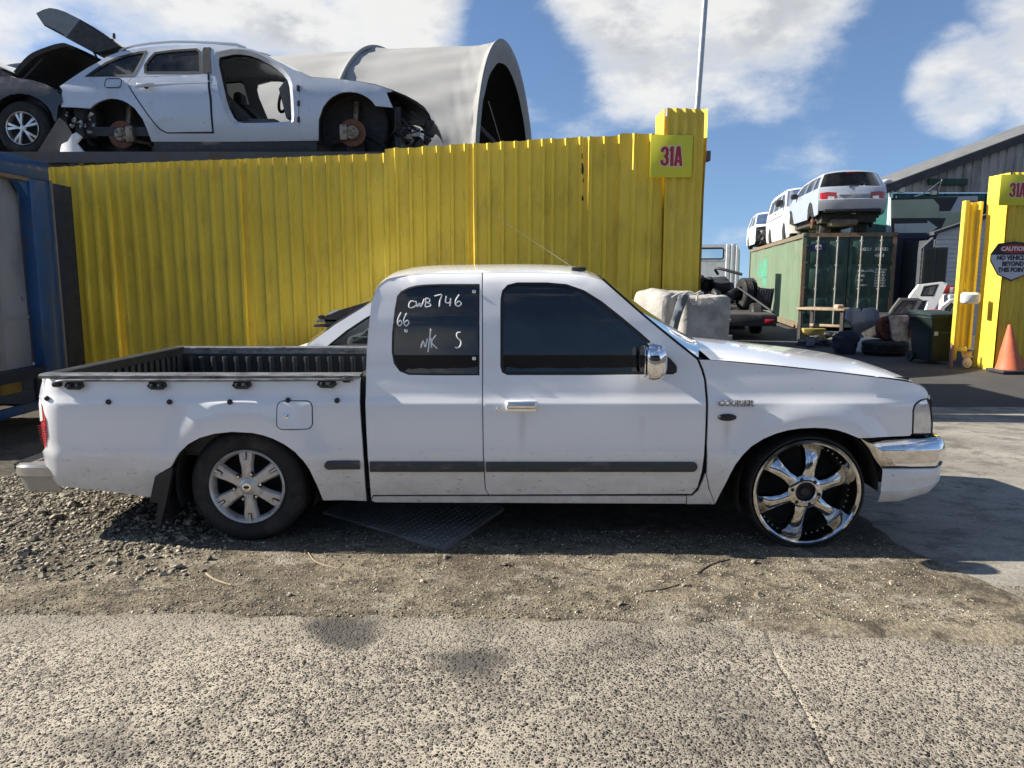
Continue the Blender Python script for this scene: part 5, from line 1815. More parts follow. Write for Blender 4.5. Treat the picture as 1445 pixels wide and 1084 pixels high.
wag = empty('station_wagon', WO, 0, 'stripped silver station wagon with open tailgate and no front door, on the container', 'car')


def wb(mb, name, mat, parent=None, both=False, smooth=35):
    o = mb.build(name, mat, parent or wag, WO, smooth)
    if both: mb.mirror_y(WYC).build(name, mat, parent or wag, WO, smooth)
    return o


def wpanel(l, name, mat, holes=(), both=True, lip=0.03, dy=0.0, dx=0.08, gap=0.0):
    o = WL(l)
    if gap: o = inset(o, gap)
    return wb(panel(o, lambda x, z: wy(x, z) + dy, [WL(h) for h in holes], dx, None, lip, 0.06), name, mat, None, both)


rarch = [(127, 153), (131, 149), (137, 145), (146, 141), (155, 139), (164, 139.5), (173, 142), (181, 146), (190, 153), (201, 167.6), (207.7, 183), (214, 200)]
farch = [(449.5, 197), (449.5, 182), (449.8, 169), (456, 151), (462, 143), (468.5, 137), (477, 132.5), (485, 130.3), (494, 129.8), (503.5, 131), (511, 133.5), (519, 138), (525, 143), (529.4, 149)]
# rear quarter and body frame ring, with holes for glass and the missing front door
roofl = [(441, 109), (424, 101), (410, 98), (396, 89), (383, 82), (370, 75.5), (357, 70.5), (344, 67.5), (318, 65), (284, 64.3), (250, 64.8), (214.6, 66.5), (185, 70), (165, 74.5), (150, 80.5), (138, 88), (124, 95.5), (106, 107), (92, 116.5), (84, 122)]
body = roofl + [(88, 127), (87, 136), (86, 151), (105, 151.5)] + rarch + [(330, 200)] + [(449.5, 198.5)] + [(449.5, 197), (424, 196), (421, 160), (423, 125), (426, 108)]
q_win = [(122, 107.5), (136, 98), (150.6, 88.6), (167, 81.5), (184, 77), (196, 74), (206, 73), (199, 87), (192, 100), (188, 106.5)]
d_win = [(205, 102.5), (205, 92), (211, 83), (219, 75), (246, 71.5), (277, 69.5), (282, 73), (283, 102.5)]
d_open = [(301, 92), (301, 81), (304.6, 74.5), (327, 70), (340, 70), (353, 72), (366, 76.5), (379, 83.5), (392, 91.5), (402, 100), (409, 109), (412.5, 120), (414, 140), (415, 162.5), (414, 170), (409, 176), (375, 178), (341, 178.5), (331, 176), (323.6, 169), (316, 154), (311.5, 140), (306, 115)]
wpanel(body, 'body_side', SILV, [q_win, d_win, d_open])
rdoor = [(187, 110), (240, 107.5), (293, 105), (296, 140), (299.5, 186), (237, 187), (228, 183), (220, 175), (208, 159), (197, 143), (187, 128), (181, 118)]
SEALC = M('black rubber seal', (0.01, 0.01, 0.011), 0.5)
wpanel([(186, 109.3), (240, 106.8), (295.5, 104.3), (299, 140), (302, 188.5), (236, 188.5), (226, 184), (218, 175.5), (206, 159.5), (195, 143.5), (185, 128.5), (179.5, 118)], 'door_gap', SEALC, both=False, lip=0.0, dy=-0.003)
rd = wpanel(rdoor, 'rear_door', SILV, both=True, lip=0.02, dy=-0.010)
# pressed waist line on the rear door
wpanel([(184, 119), (296, 114.5), (296.2, 115.7), (184, 120.4)], 'waist_line', SILV, lip=0.0, dy=-0.016, both=False)
hx0, hz0 = WP(196, 127); hx1, hz1 = WP(222, 119.5)
wb(MB().rbox(hx0, hx1, WY - 0.045, WY - 0.02, hz0 + .02, hz1, 0.012), 'door_handle', SILV, rd)
wb(MB().lathe([(0.0, 0.004), (0.03, 0.0)], ((hx0 + hx1) / 2, WY - 0.0135, (hz0 + hz1) / 2), 'y', 16), 'handle_cup', JUNKM, rd)
# frames and glass
for h, nm in ((q_win, 'quarter_window'), (d_win, 'rear_door_window')):
    o = WL(h)
    wb(panel(inset(o, -0.004), lambda x, z: wy(x, z) + 0.012, dx=0.2, lip=0), nm, CGLASS, None, True)
    ro = [(x, wy(x, z) - 0.004, z) for x, z in inset(o, -0.012)]; ri = [(x, wy(x, z) - 0.002, z) for x, z in inset(o, 0.014)]
    wb(MB().loft([ro, ri], True), 'window_frame', SEALC, None, True)
pl_ = WL([(286, 103), (286, 72), (288, 67), (297, 67), (297, 80), (298.5, 104)])
wb(panel(pl_, lambda x, z: wy(x, z) - 0.008, dx=0.2, lip=0.01), 'door_pillar', SEALC, None, True)
ao = WL(d_open)
ro = [(x, wy(x, z) - 0.003, z) for x, z in ao]; ri = [(x, wy(x, z) + 0.05, z) for x, z in inset(ao, 0.045)]; r2 = [(x, wy(x, z) + 0.14, z) for x, z in inset(ao, 0.05)]
wb(MB().loft([[(x, wy(x, z) - 0.001, z) for x, z in inset(ao, -0.01)], ri], True), 'aperture_frame', SILV)
wb(MB().loft([ri, r2], True), 'door_rubber', SEALC)
fb_ = wpanel(d_open, 'far_door', SEALC, [[(330, 92), (395, 96), (392, 122), (330, 122)]], both=False, lip=0.0)
bpy.data.objects.remove(fb_)
# front wing
wpanel([(424.5, 108), (441, 109.5), (458, 110.5), (476, 111.5), (506.6, 115.5), (529.4, 119.8), (552, 127.5), (554, 129.5), (545.4, 130.5), (549, 140), (554.5, 152)] + [(529.4, 149.5)] + list(reversed(farch)) + [(424, 196.5), (422, 160), (423.5, 125)], 'front_wing', SILV, lip=0.03, dy=-0.006)
# bonnet shell and front end innards
bon = WL([(426, 107.5), (441, 108.5), (476, 110.8), (506.6, 114.5), (529.4, 118.5), (552, 126), (572, 133), (586, 140), (597, 147.5), (604, 157), (608, 168)])
near = [(x, wy(x, z) + 0.01 + max(0, (x - bon[5][0])) * 0.28, z) for x, z in bon]
far = [(x, 2 * WYC - y, z) for x, y, z in near]
wb(strip(near, far, 0.05, 12, 2.2, (0.15, 0, 1)), 'bonnet', SILV)
wb(strip([(x, y, z - 0.03) for x, y, z in near], [(x, y, z - 0.03) for x, y, z in far], 0.05, 12, 2.2, (0.15, 0, 1)), 'bonnet_lining', JUNKM)
# windscreen + roof + rear slope
scr = WL([(370, 75.5), (383, 82), (396, 89), (410, 98), (426, 107.5)])
near = [(x, wy(x, z) + 0.02, z + 0.005) for x, z in scr]
wb(strip(near, [(x, 2 * WYC - y, z) for x, y, z in near], [.06, .07, .085, .1, .12], 12, 2.0, (0.6, 0, 0.7)), 'windscreen', CGLASS)
rfp = WL([(370, 75.3), (357, 70.3), (344, 67.3), (318, 64.8), (284, 64.1), (250, 64.6), (214.6, 66.3), (185, 69.8), (165, 74.3), (150, 80.3)])
near = [(x, wy(x, z), z) for x, z in rfp]
wb(strip(near, [(x, 2 * WYC - y, z) for x, y, z in near], 0.055, 14, 2.6, (0, 0, 1)), 'roof', SILV)
for q in (0, 1):
    pts = [(x, wy(x, z) + 0.09, z + 0.05 + 0.02 * math.sin(math.pi * i / 9)) for i, (x, z) in enumerate(WL([(330, 66), (300, 64.5), (270, 64), (240, 64.5), (210, 67), (185, 70.5), (170, 73.5)]))]
    pts = [(pts[0][0] + 0.1, pts[0][1], pts[0][2] - 0.04)] + pts + [(pts[-1][0] - 0.06, pts[-1][1], pts[-1][2] - 0.04)]
    if q: pts = [(x, 2 * WYC - y, z) for x, y, z in pts]
    wb(MB().tube(pts, 0.017, 8), 'roof_rail', SILV)
for hr in (125, 146, 169):
    x_, z_ = WP(421.5, hr)
    wb(MB().rbox(x_ - .016, x_ + .016, WY - .02, WY + .03, z_ - .03, z_ + .03, .006), 'hinge_stub', JUNKM)
ffx = [(x, wy(x, z) - .003, z) for x, z in resample(rrect(WP(147, 124)[0], WP(170, 124)[0], WP(147, 123.5)[1], WP(147, 111)[1], .03), .03)]
wb(MB().tube(ffx, .004, 5, closed=True), 'fuel_flap_gap', SEALC)
wb(MB().rbox(WP(216, 199)[0], WP(447, 199)[0], WY + .03, WY + .12, CTOP + .04, WP(300, 200)[1] + .01, .01), 'sill_trim', JUNKM)
# tailgate swung up: side profile given thickness across the car
def tg_pt(px, r): 
    q = at(px, r, WY + 0.28); return (q.x, q.z)
outer = [tg_pt(*p) for p in ((172, 66.5), (155, 53.5), (137, 41), (116, 29), (95, 18.5), (83, 14.5), (73, 13), (64, 15.5), (54, 20.5))]
inner = [tg_pt(*p) for p in ((54, 20.5), (58, 27), (64, 36), (78, 42), (93, 50), (96, 55), (103, 55), (115, 64), (130, 73), (142, 75.5))]
ty0, ty1 = WY + 0.24, 2 * WYC - WY - 0.24
tgm = MB().prism(outer[3:] + inner[1:6], ty0, ty1)
tgo_ = wb(tgm, 'tailgate', M('grey tailgate metal', (0.20, 0.205, 0.21), .45, .3, var=.15))
fr_t = MB().prism([outer[0], outer[1], outer[2], outer[3], inner[5], inner[6], inner[7], inner[8], inner[9]], ty0, ty0 + 0.12)
fr_t.prism([outer[0], outer[1], outer[2], outer[3], inner[5], inner[6], inner[7], inner[8], inner[9]], ty1 - 0.12, ty1)
wb(fr_t, 'tailgate_frame', JUNKM, tgo_)
gl_ = MB().prism([outer[0], outer[1], outer[2], outer[3], (outer[3][0] + .01, outer[3][1] - .02), (outer[2][0] + .01, outer[2][1] - .025), (outer[1][0] + .01, outer[1][1] - .025)], ty0 - 0.01, ty1 + 0.01)
wb(gl_, 'tailgate_glass', CGLASS, tgo_)
lin_t = MB().prism([inner[0], inner[1], inner[2], inner[3], inner[4], (inner[4][0], inner[4][1] - .012), (inner[2][0], inner[2][1] - .012)], ty0 + .02, ty1 - .02)
wb(lin_t, 'tailgate_lining', JUNKM, tgo_)
q = tg_pt(139, 40)
wb(MB().rbox(q[0] - .012, q[0] + .012, WY + .6, WY + .63, q[1] - .01, q[1] + .05, .004), 'wiper_stub', JUNKM, tgo_)
s0, s1 = tg_pt(131, 69), tg_pt(138, 82)
wb(MB().tube([(s0[0], WY + .26, s0[1]), (s1[0], WY + .26, s1[1])], 0.012, 6), 'gas_strut', JUNKM, tgo_)
# interior: floor, seats, dash, steering wheel, far side trim
fl_z = WP(350, 190)[1]
xw0, xw1 = WP(95, 160)[0], WP(440, 160)[0]
inn = MB().box(xw0 + .05, xw1, WY + .10, 2 * WYC - WY - .10, fl_z, fl_z + .10)
wb(inn, 'floor_pan', JUNKM)
s_x, s_z = WP(350, 178)
cu = MB()
for yy in (WY + 0.42, 2 * WYC - WY - 0.42):
    cu.rbox(s_x - 0.25, s_x + 0.28, yy - .23, yy + .23, fl_z + 0.10, s_z + 0.13, 0.06)
wb(cu, 'front_seat', M('grey seat cloth', (0.12, 0.115, 0.11), 0.9, var=0.15))
bk_ = MB()
for yy in (WY + 0.42, 2 * WYC - WY - 0.42):
    bk_.loft([[(s_x - .16 - .42 * t + s_ * .13, yy + w * .22, s_z + 0.08 + .42 * t) for s_, w in ((0, -1), (1, -1), (1, 1), (0, 1))] for t in (0, .35, .7, 1)], True, True)
    bk_.rbox(s_x - .62, s_x - .5, yy - .12, yy + .12, s_z + .5, s_z + .68, .05)
wb(bk_, 'seat_back', M('dark seat cloth', (0.045, 0.045, 0.05), 0.9))
dx_, dz_ = WP(405, 120)
wb(MB().prism([(dx_ - .05, fl_z + .2), (dx_ - .12, dz_ - .02), (dx_ - .02, dz_ + .10), (dx_ + .25, dz_ + .08), (dx_ + .3, fl_z + .2)], WY + .12, 2 * WYC - WY - .12), 'dashboard', M('grey dash plastic', (0.10, 0.10, 0.105), 0.7))
sw_ = MB(); sx_, sz_ = WP(388, 124)
sw_.tube([(sx_ + .07 * math.sin(a), WY + .42 + .17 * math.cos(a), sz_ + .17 * math.sin(a)) for a in np.linspace(0, 6.2832, 25)[:-1]], 0.018, 8, closed=True)
sw_.rbox(sx_ - .02, sx_ + .06, WY + .33, WY + .51, sz_ - .06, sz_ + .05, .03)
sw_.tube([(sx_ + .03, WY + .42, sz_), (dx_ + .05, WY + .42, dz_ - .05)], .035, 8)
wb(sw_, 'steering_wheel', JUNKM)
# brakes and hubs where the wheels were
for (px, r, cal) in ((171.7, 190, 1), (497.4, 187.5, -1)):
    c = at(px, r, WY + 0.10)
    dsc = wb(MB().lathe([(0.06, 0.012), (0.085, 0.0), (0.150, 0.0), (0.155, 0.01), (0.15, 0.03), (0.05, 0.03)], tuple(c), 'y', 36), 'brake_disc', RUSTD)
    wb(MB().lathe([(0.0, -0.045), (0.03, -0.045), (0.034, -0.03), (0.07, -0.028), (0.078, -0.018), (0.08, 0.02)], tuple(c), 'y', 28), 'hub', STEELD, dsc)
    for k in range(5):
        a = 2 * math.pi * k / 5
        wb(MB().lathe([(0.0, -0.055), (0.009, -0.055), (0.010, -0.025)], (c.x + .052 * math.cos(a), c.y, c.z + .052 * math.sin(a)), 'y', 8), 'wheel_stud', STEELD, dsc)
    a0 = 0.2 if cal > 0 else math.pi - .2
    cl = MB().rbox(c.x + cal * .10 - .04, c.x + cal * .10 + .05, c.y - .05, c.y + .06, c.z - .09, c.z + .09, .02)
    wb(cl, 'brake_caliper', STEELD)
    wb(MB().lathe([(0.40, 0.0), (0.41, 0.35), (0.05, 0.36)], (c.x, WY + .03, c.z + .07), 'y', 26, a0=-.5, a1=math.pi + .5), 'wheel_liner', JUNKM)
    st_ = MB().tube([(c.x, c.y + .15, c.z + .05), (c.x + .02, c.y + .2, c.z + .38)], .035, 8)
    st_.tube([(c.x, c.y + .1, c.z - .03), (c.x + cal * .28, c.y + .25, c.z - .07)], .025, 8)
    wb(st_, 'suspension_strut', STEELD)
    # axle stand blocks under the hubs
    wb(MB().rbox(c.x - .10, c.x + .10, WY + .25, WY + .6, CTOP, c.z - .05, .01), 'support_block', JUNKM)
# torn front: crash beam, lamps housing, radiator pack
rj = random.Random(9)
fx0, fx1 = WP(556, 160)[0], WP(606, 180)[0]
zlo, zhi = CTOP + .03, WP(575, 140)[1]
rad = MB().box(fx0 - .02, fx0 + .05, WY + .15, 2 * WYC - WY - .15, zlo + .02, zhi - .05)
wb(rad, 'radiator_pack', JUNKM)
wb(MB().box(WP(452, 160)[0], fx0 - .03, WY + .42, 2 * WYC - WY - .42, CTOP + .03, WP(500, 128)[1]), 'engine_bay_filler', JUNKM)  # dark box added to stop bright background showing through the wheel arch
beam = MB().rbox(fx0 + .16, fx0 + .26, WY + .20, 2 * WYC - WY - .20, zlo + .22, zlo + .32, .02)
for y in (WY + .25, 2 * WYC - WY - .35):
    beam.rbox(fx0, fx0 + .17, y, y + .1, zlo + .20, zlo + .34, .015)
wb(beam, 'crash_beam', ALU)
jk = MB()
for k in range(26):
    x = rj.uniform(fx0, fx1 - .02); y = rj.uniform(WY + .12, WY + .5); z = rj.uniform(zlo, zhi - .12 - (x - fx0) * .3)
    s_ = rj.uniform(.02, .07)
    jk.rbox(-s_, s_, -s_ * .6, s_ * .6, -s_ * .5, s_ * .5, .008, T(x, y, z, rj.uniform(-1, 1), rj.uniform(-1, 1), rj.uniform(-1, 1)))
for k in range(7):
    x = rj.uniform(fx0, fx1 - .1); z = rj.uniform(zlo + .05, zhi - .1)
    jk.tube(curve([(x, WY + .12, z), (x + rj.uniform(-.1, .15), WY + .08, z - rj.uniform(0, .15)), (x + rj.uniform(-.1, .2), WY + .15, z - rj.uniform(.05, .2))], 5), .009, 5)
wb(jk, 'torn_front_parts', JUNKM, kind_ := None) if False else jk.build('torn_front_parts', JUNKM, wag, WO, 35, kind='stuff')
lw = MB().rbox(fx0 + .12, fx1 + .03, WY + .15, 2 * WYC - WY - .15, zlo - .0, zlo + .05, .015)
wb(lw, 'undertray', JUNKM)
# exposed rear corner under the missing bumper
jr = MB(); xq, zq = WP(88, 153); xq2, _ = WP(126, 160)
jr.box(xq + .06, xq2, WY + .12, 2 * WYC - WY - .12, zq - .30, zq + .02)
wb(jr, 'rear_panel', JUNKM)
jr = MB()
for k in range(16):
    x = rj.uniform(xq, xq2 - .03); y = rj.uniform(WY + .05, WY + .14); z = rj.uniform(zq - .24, zq - .02); s_ = rj.uniform(.015, .045)
    jr.rbox(-s_, s_, -s_ * .5, s_ * .5, -s_ * .6, s_ * .6, .006, T(x, y, z, rj.uniform(-1, 1), rj.uniform(-1, 1), rj.uniform(-1, 1)))
jr.build('exposed_brackets', ALU, wag, WO, 35, kind='stuff')
tlx, tlz = WP(86, 124)
wb(MB().rbox(tlx - .03, tlx + .05, WY + .05, WY + .3, tlz - .07, tlz + .01, .02), 'lamp_bracket', JUNKM)

# ---- charcoal car, bonnet up, at the far left
DY, DYC = 8.60, 9.50
DO = (at(-40, 190, DY).x, DYC, CTOP)
dc = empty('dark_car', DO, 0, 'charcoal car with raised bonnet and silver five-spoke wheel left of the wagon', 'car')
def DP(px, r):
    q = at(px, r, DY + wprof(at(px, r, DY).z)); return (q.x, q.z)
def DL(l): return [DP(*p) for p in l]
def db(mb, name, mat, parent=None, both=False):
    o = mb.build(name, mat, parent or dc, DO)
    if both: mb.mirror_y(DYC).build(name, mat, parent or dc, DO)
    return o
dwing = [(-60, 108), (0, 109), (20, 109.5), (45, 113), (62, 118), (76, 125), (85, 134), (87, 143), (82, 150), (80, 170), (77, 172), (72, 158), (66, 149), (55, 140), (42, 134), (28, 132), (14, 134), (2, 140), (-9, 152), (-14, 170), (-14, 200), (-60, 200)]
db(panel(DL(dwing), lambda x, z: DY + wprof(z), dx=.1, lip=.04, step=.06), 'front_wing', CARBLK, None, True)
db(panel(DL([(-60, 108), (-60, 200), (-420, 200), (-420, 108)]), lambda x, z: DY + wprof(z), dx=.2, lip=.04, step=.1), 'body_side', CARBLK, None, True)
cabl = DL([(-330, 108), (-280, 62), (-120, 56), (-40, 78), (22, 104)])
near = [(x, DY + wprof(z), z) for x, z in cabl]
db(strip(near, [(x, 2 * DYC - y, z) for x, y, z in near], .05, 10, 2.4, (0, 0, 1)), 'roof', CARBLK)
db(panel(DL([(-330, 109), (-280, 62), (-120, 56), (-40, 79), (18, 107)]), lambda x, z: DY + wprof(z) + .01, dx=.3, lip=0), 'side_glass', CGLASS, None, True)
wsl = DL([(-30, 84), (0, 96), (20, 105)])
near = [(x, DY + wprof(z) + .06, z + .02) for x, z in wsl]
db(strip(near, [(x, 2 * DYC - y, z) for x, y, z in near], .06, 10, 2.0, (0.6, 0, .7)), 'windscreen', CGLASS)
# raised bonnet: a shell with lining and struts
def hoodpt(px, r, Y): q = at(px, r, Y); return q
h0 = at(19, 101, DY + .1); h1 = at(40, 78, DY + .1); h2 = at(88, 60, DY + .1)
path = curve([(h0.x, h0.z), (h1.x, h1.z), ((h1.x + h2.x) / 2, h1.z + (h2.z - h1.z) * .62), (h2.x, h2.z), (h2.x + .07, h2.z - .03)], 4)
near = [(x, DY + .10 + .12 * max(0, i / len(path) - .6), z) for i, (x, z) in enumerate(path)]
far = [(x, 2 * DYC - y, z) for x, y, z in near]
bo_ = db(strip(near, far, .05, 12, 2.2, (-.5, 0, .9)), 'bonnet', CARBLK)
n2 = [(x + .025, y + .02, z - .035) for x, y, z in near]
db(strip(n2, [(x, 2 * DYC - y, z) for x, y, z in n2], .03, 12, 2.2, (-.5, 0, .9)), 'bonnet_lining', JUNKM, bo_)
db(MB().loft([near, n2], False), 'bonnet_edge', JUNKM, bo_)
s1_, s2_ = at(33, 112, DY + .15), at(60, 83, DY + .15)
db(MB().tube([tuple(s1_), tuple(s2_)], .012, 6), 'bonnet_strut', JUNKM, bo_)
db(MB().rbox(*DP(22, 112)[:1], DP(84, 130)[0], DY + .15, 2 * DYC - DY - .15, CTOP + .25, DP(60, 122)[1], .05), 'engine_bay', JUNKM)
fr_d = MB()
for k in range(8):
    fr_d.rbox(DP(80, 140)[0] - .02, DP(80, 140)[0] + rj.uniform(.02, .08), DY + .10 + k * .1, DY + .2 + k * .1, CTOP + .25 + rj.uniform(0, .1), DP(84, 128)[1] - rj.uniform(0, .05), .02)
fr_d.build('front_structure', JUNKM, dc, DO, 35, kind='stuff')
wc = at(31, 181, DY + .02)
RM_ = 0.186
def alloy5(R, n=5, split=.035):
    rim = MB().lathe([(R - .004, .03), (R, .004), (R - .005, -.002), (R - .012, .004), (R - .02, .05), (R - .03, .12), (0.03, .13)], n=44)
    sp = MB()
    for k in range(n):
        for s_ in (-1, 1):
            a = math.radians(100 + 360 / n * k) + s_ * .17
            rim.loft([[(r, y + .02, s_ * w2 - hw_), (r, y, s_ * w2 - hw_ * .8), (r, y, s_ * w2 + hw_ * .8), (r, y + .02, s_ * w2 + hw_)] for r, hw_, y, w2 in ((.02, .012, .006, -.008), (.07, .013, .002, -.006), (R - .03, .017, .004, 0), (R - .012, .019, .012, 0))], True, True, Matrix.Rotation(-a, 4, 'Y'))
    rim.lathe([(0.0, 0.0), (.028, .002), (.035, .01), (.04, .03)], n=20)
    return rim
SILA = M('bright alloy', (0.62, 0.62, 0.62), 0.3, 0.8, var=0.08)
r5 = alloy5(RM_)
place_wheel([(r5, 'wheel', SILA), (MB().lathe([(RM_ - .02, .06), (.02, .07)], n=30), 'wheel_backing', DARK)], tyre_mb(.305, RM_, .21), tuple(wc), parent=dc, off=DO)
place_wheel([(r5, 'wheel', SILA)], tyre_mb(.305, RM_, .21), (wc.x - 2.7, wc.y, wc.z), parent=dc, off=DO)
db(MB().lathe([(.345, 0.0), (.355, .3), (.05, .31)], (wc.x, DY + .03, wc.z + .03), 'y', 26, a0=-.5, a1=math.pi + .5), 'wheel_liner', JUNKM)
db(MB().box(DP(-400, 150)[0], DP(82, 150)[0] - .1, DY + .4, 2 * DYC - DY - .4, CTOP + .12, CTOP + .35), 'floor_pan', JUNKM)

# ---- loose panels leaning there
q0, q1, q2, q3 = at(52, 216, 8.5), at(62, 216, 8.5), at(86, 166, 8.8), at(92, 174, 8.8)
pn = MB().rbox(-.28, .28, -.012, .012, 0, .56, .006, T((q0.x + at(92, 216, 8.5).x) / 2 - .06, 8.42, CTOP, ry=math.radians(0), rx=math.radians(-12)))
pn = MB().prism([(at(52, 216, 8.45).x, CTOP), (at(84, 166, 8.45).x, at(84, 166, 8.45).z), (at(92, 172, 8.45).x, at(92, 172, 8.45).z), (at(104, 192, 8.45).x, at(104, 192, 8.45).z), (at(78, 216, 8.45).x, CTOP)], 8.44, 8.455)
o = pn.build('scrap_board', M('brown grey panel', (0.14, 0.125, 0.11), 0.8, var=0.2))
tag(o, 'brownish flat panel leaning between the dark car and the silver wagon', 'scrap board')
# white corner of a plastic bumper, curved shell
rows_ = []
for i, t in enumerate(np.linspace(0, 1, 9)):
    row = []
    for j, s_ in enumerate(np.linspace(0, 1, 9)):
        bow_ = .12 * math.sin(math.pi * s_) * (1 - .4 * t)
        a_ = at(75 + 33 * s_ ** .8, 236 - (38 + 12 * math.sin(s_ * 3.0)) * t * (0.75 + .35 * s_), 8.35)
        b_ = at(100 + 34 * s_, 236 - 8 * t, 8.35)
        row.append((a_.x + (0.03 * t), 8.32 - bow_ * .6 + .05 * s_, a_.z))
    rows_.append(row)
outl = [at(*p, 8.34) for p in ((75, 226), (77, 214), (84, 203), (97, 200), (104, 191), (110, 188), (117, 194), (110, 203), (120, 216), (132, 234), (132, 240), (78, 240))]
pw = panel([(q.x, q.z) for q in outl], lambda x, z: 8.30 + 1.6 * (x - outl[5].x) ** 2 + .35 * (z - outl[5].z) ** 2, dx=.03, lip=.035, step=.03)
o = pw.build('bumper_scrap', M('white bumper plastic', (0.74, 0.76, 0.78), 0.4, var=0.06, vscale=4))
tag(o, 'white torn bumper corner hanging over the left end of the fence', 'bumper piece')
# ================================================================== THE YARD THROUGH THE GATEWAY
rq = random.Random(77)
AX = math.radians(11)


def rough_block(dx, dy, dz, seed, amp=0.02, n=14, r=0.06):
    """rounded block with an uneven, chipped surface"""
    rnd = random.Random(seed); off_ = [rnd.uniform(0, 50) for _ in range(3)]
    mb = MB()
    def nz(p):
        s = 0
        for k, (f, a) in enumerate(((2.2, 1.0), (5.3, .6), (13, .35), (27, .18))):
            s += a * math.sin(p[0] * f + off_[0] + k + 1.3 * math.sin(p[1] * f * 1.1 + k)) * math.sin(p[1] * f * 1.13 + off_[1] + 1.1 * math.sin(p[2] * f + k)) * math.cos(p[2] * f * .93 + off_[2])
        return s
    H_ = Vector((dx / 2, dy / 2, dz / 2))
    def mp(u, v, w):
        p = Vector((u * H_.x, v * H_.y, w * H_.z))
        q = Vector([max(-(H_[i] - r), min(H_[i] - r, p[i])) for i in range(3)])
        d = p - q
        if d.length > 1e-6: d.normalize(); p2 = q + d * r
        else: p2 = p
        nn = (p2 - q) if (p2 - q).length > 1e-6 else p2
        nn = nn.normalized()
        return tuple(p2 + nn * amp * nz(p2 * 3))
    for ax in range(3):
        for s in (-1, 1):
            rows = []
            for i in range(n + 1):
                row = []
                for j in range(n + 1):
                    a, b = -1 + 2 * i / n, -1 + 2 * j / n
                    c = [0, 0, 0]; c[ax] = s; c[(ax + 1) % 3] = a; c[(ax + 2) % 3] = b
                    row.append(mp(*c))
                rows.append(row)
            mb.grid(rows)
    return mb


# ---- concrete blocks in front of the gate post
CONC = M('rough cast concrete', (0.34, 0.325, 0.295), 0.92, var=0.25, vscale=5, dirt=(0.16, 0.15, 0.14), dirt_amt=0.35, dscale=3, bump=0.6, bscale=22, bdist=0.02)
b1 = rough_block(0.52, 0.62, 1.30, 3, 0.022, 18, .12).build('concrete_block', CONC, smooth=60)
b1.location = (at(940, 450, 7.35).x, 7.38, 0.64); b1.rotation_euler = (0, 0.03, 0.35)
tag(b1, 'rough pale concrete block, the sunlit left one before the gate post', 'concrete block')
b2 = rough_block(0.46, 0.50, 1.27, 8, 0.012, 18, .05).build('concrete_block', CONC, smooth=60)
b2.location = (at(988, 450, 7.1).x, 7.14, 0.615); b2.rotation_euler = (0, -0.02, 0.06)
tag(b2, 'grey concrete block with white rope over it, right of the pale block', 'concrete block')
ROPE = M('rope', (0.45, 0.43, 0.38), 0.9)
rp_ = curve([tuple(at(948, 420, 6.86)), tuple(at(957, 415, 6.86)), tuple(at(968, 413, 6.85)), tuple(at(972, 420, 6.84)), tuple(at(978, 430, 6.83)), tuple(at(983, 424, 6.83)), tuple(at(985, 415, 6.84)), tuple(at(992, 413.5, 6.9))], 6)
ro_ = MB().tube(rp_, 0.010, 6)
ro_.tube(curve([tuple(at(963, 417, 6.84)), tuple(at(971, 412, 6.85)), tuple(at(980, 415, 6.84)), tuple(at(989, 411, 6.85))], 6), 0.009, 6)
o = ro_.build('rope', ROPE); tag(o, 'knotted pale rope hanging over the grey concrete block', 'rope')
st_ = MB()
rows_ = []
for t in np.linspace(0, 1, 10):
    c = at(966 - 14 * t - 5 * math.sin(t * 2), 416 + 62 * t, 6.83)
    rows_.append([(c.x - .045, 6.83 + .02 * math.sin(t * 9), c.z), (c.x - .015, 6.80 + .02 * math.sin(t * 7), c.z), (c.x + .02, 6.815 + .02 * math.cos(t * 8), c.z), (c.x + .045, 6.84, c.z)])
st_.grid(rows_)
o = st_.build('tarpaulin_strip', M('grey blue tarpaulin', (0.10, 0.12, 0.14), 0.6, var=0.3), smooth=60)
tag(o, 'grey blue tarpaulin strip draped between the two concrete blocks', 'tarpaulin')

# ---- green container with the silver people carrier on it
GREEN = M('faded green container paint', (0.17, 0.235, 0.15), 0.55, var=0.12, vscale=1.2, dirt=(0.24, 0.26, 0.18), dirt_amt=0.35, dscale=1.4, stretch=(1, 1, .5))
GREEND = M('shaded green door paint', (0.022, 0.058, 0.045), 0.42, var=0.15, vscale=2, dirt=(0.07, 0.10, 0.07), dirt_amt=0.3, dscale=2, stretch=(1, 1, .4))  # door green darkened: its shade against the sunlit side is in the colour
RUSTF = M('rust streaked rail', (0.20, 0.125, 0.075), 0.75, var=0.35, vscale=6, dirt=(0.10, 0.16, 0.11), dirt_amt=0.5, dscale=4)
GC = Vector((at(1130, 400, 21).x, 21.0, 0))
GH, GW, GL = at(1130, 329, 21).z, 2.44, 12.2
gc = container('green_container', GL, GW, GH, GREEN, 'faded green shipping container with rusty rails under the silver people carrier', math.pi / 2 - AX, tuple(GC), doors=True, pitch=.26, frame_mat=RUSTF)
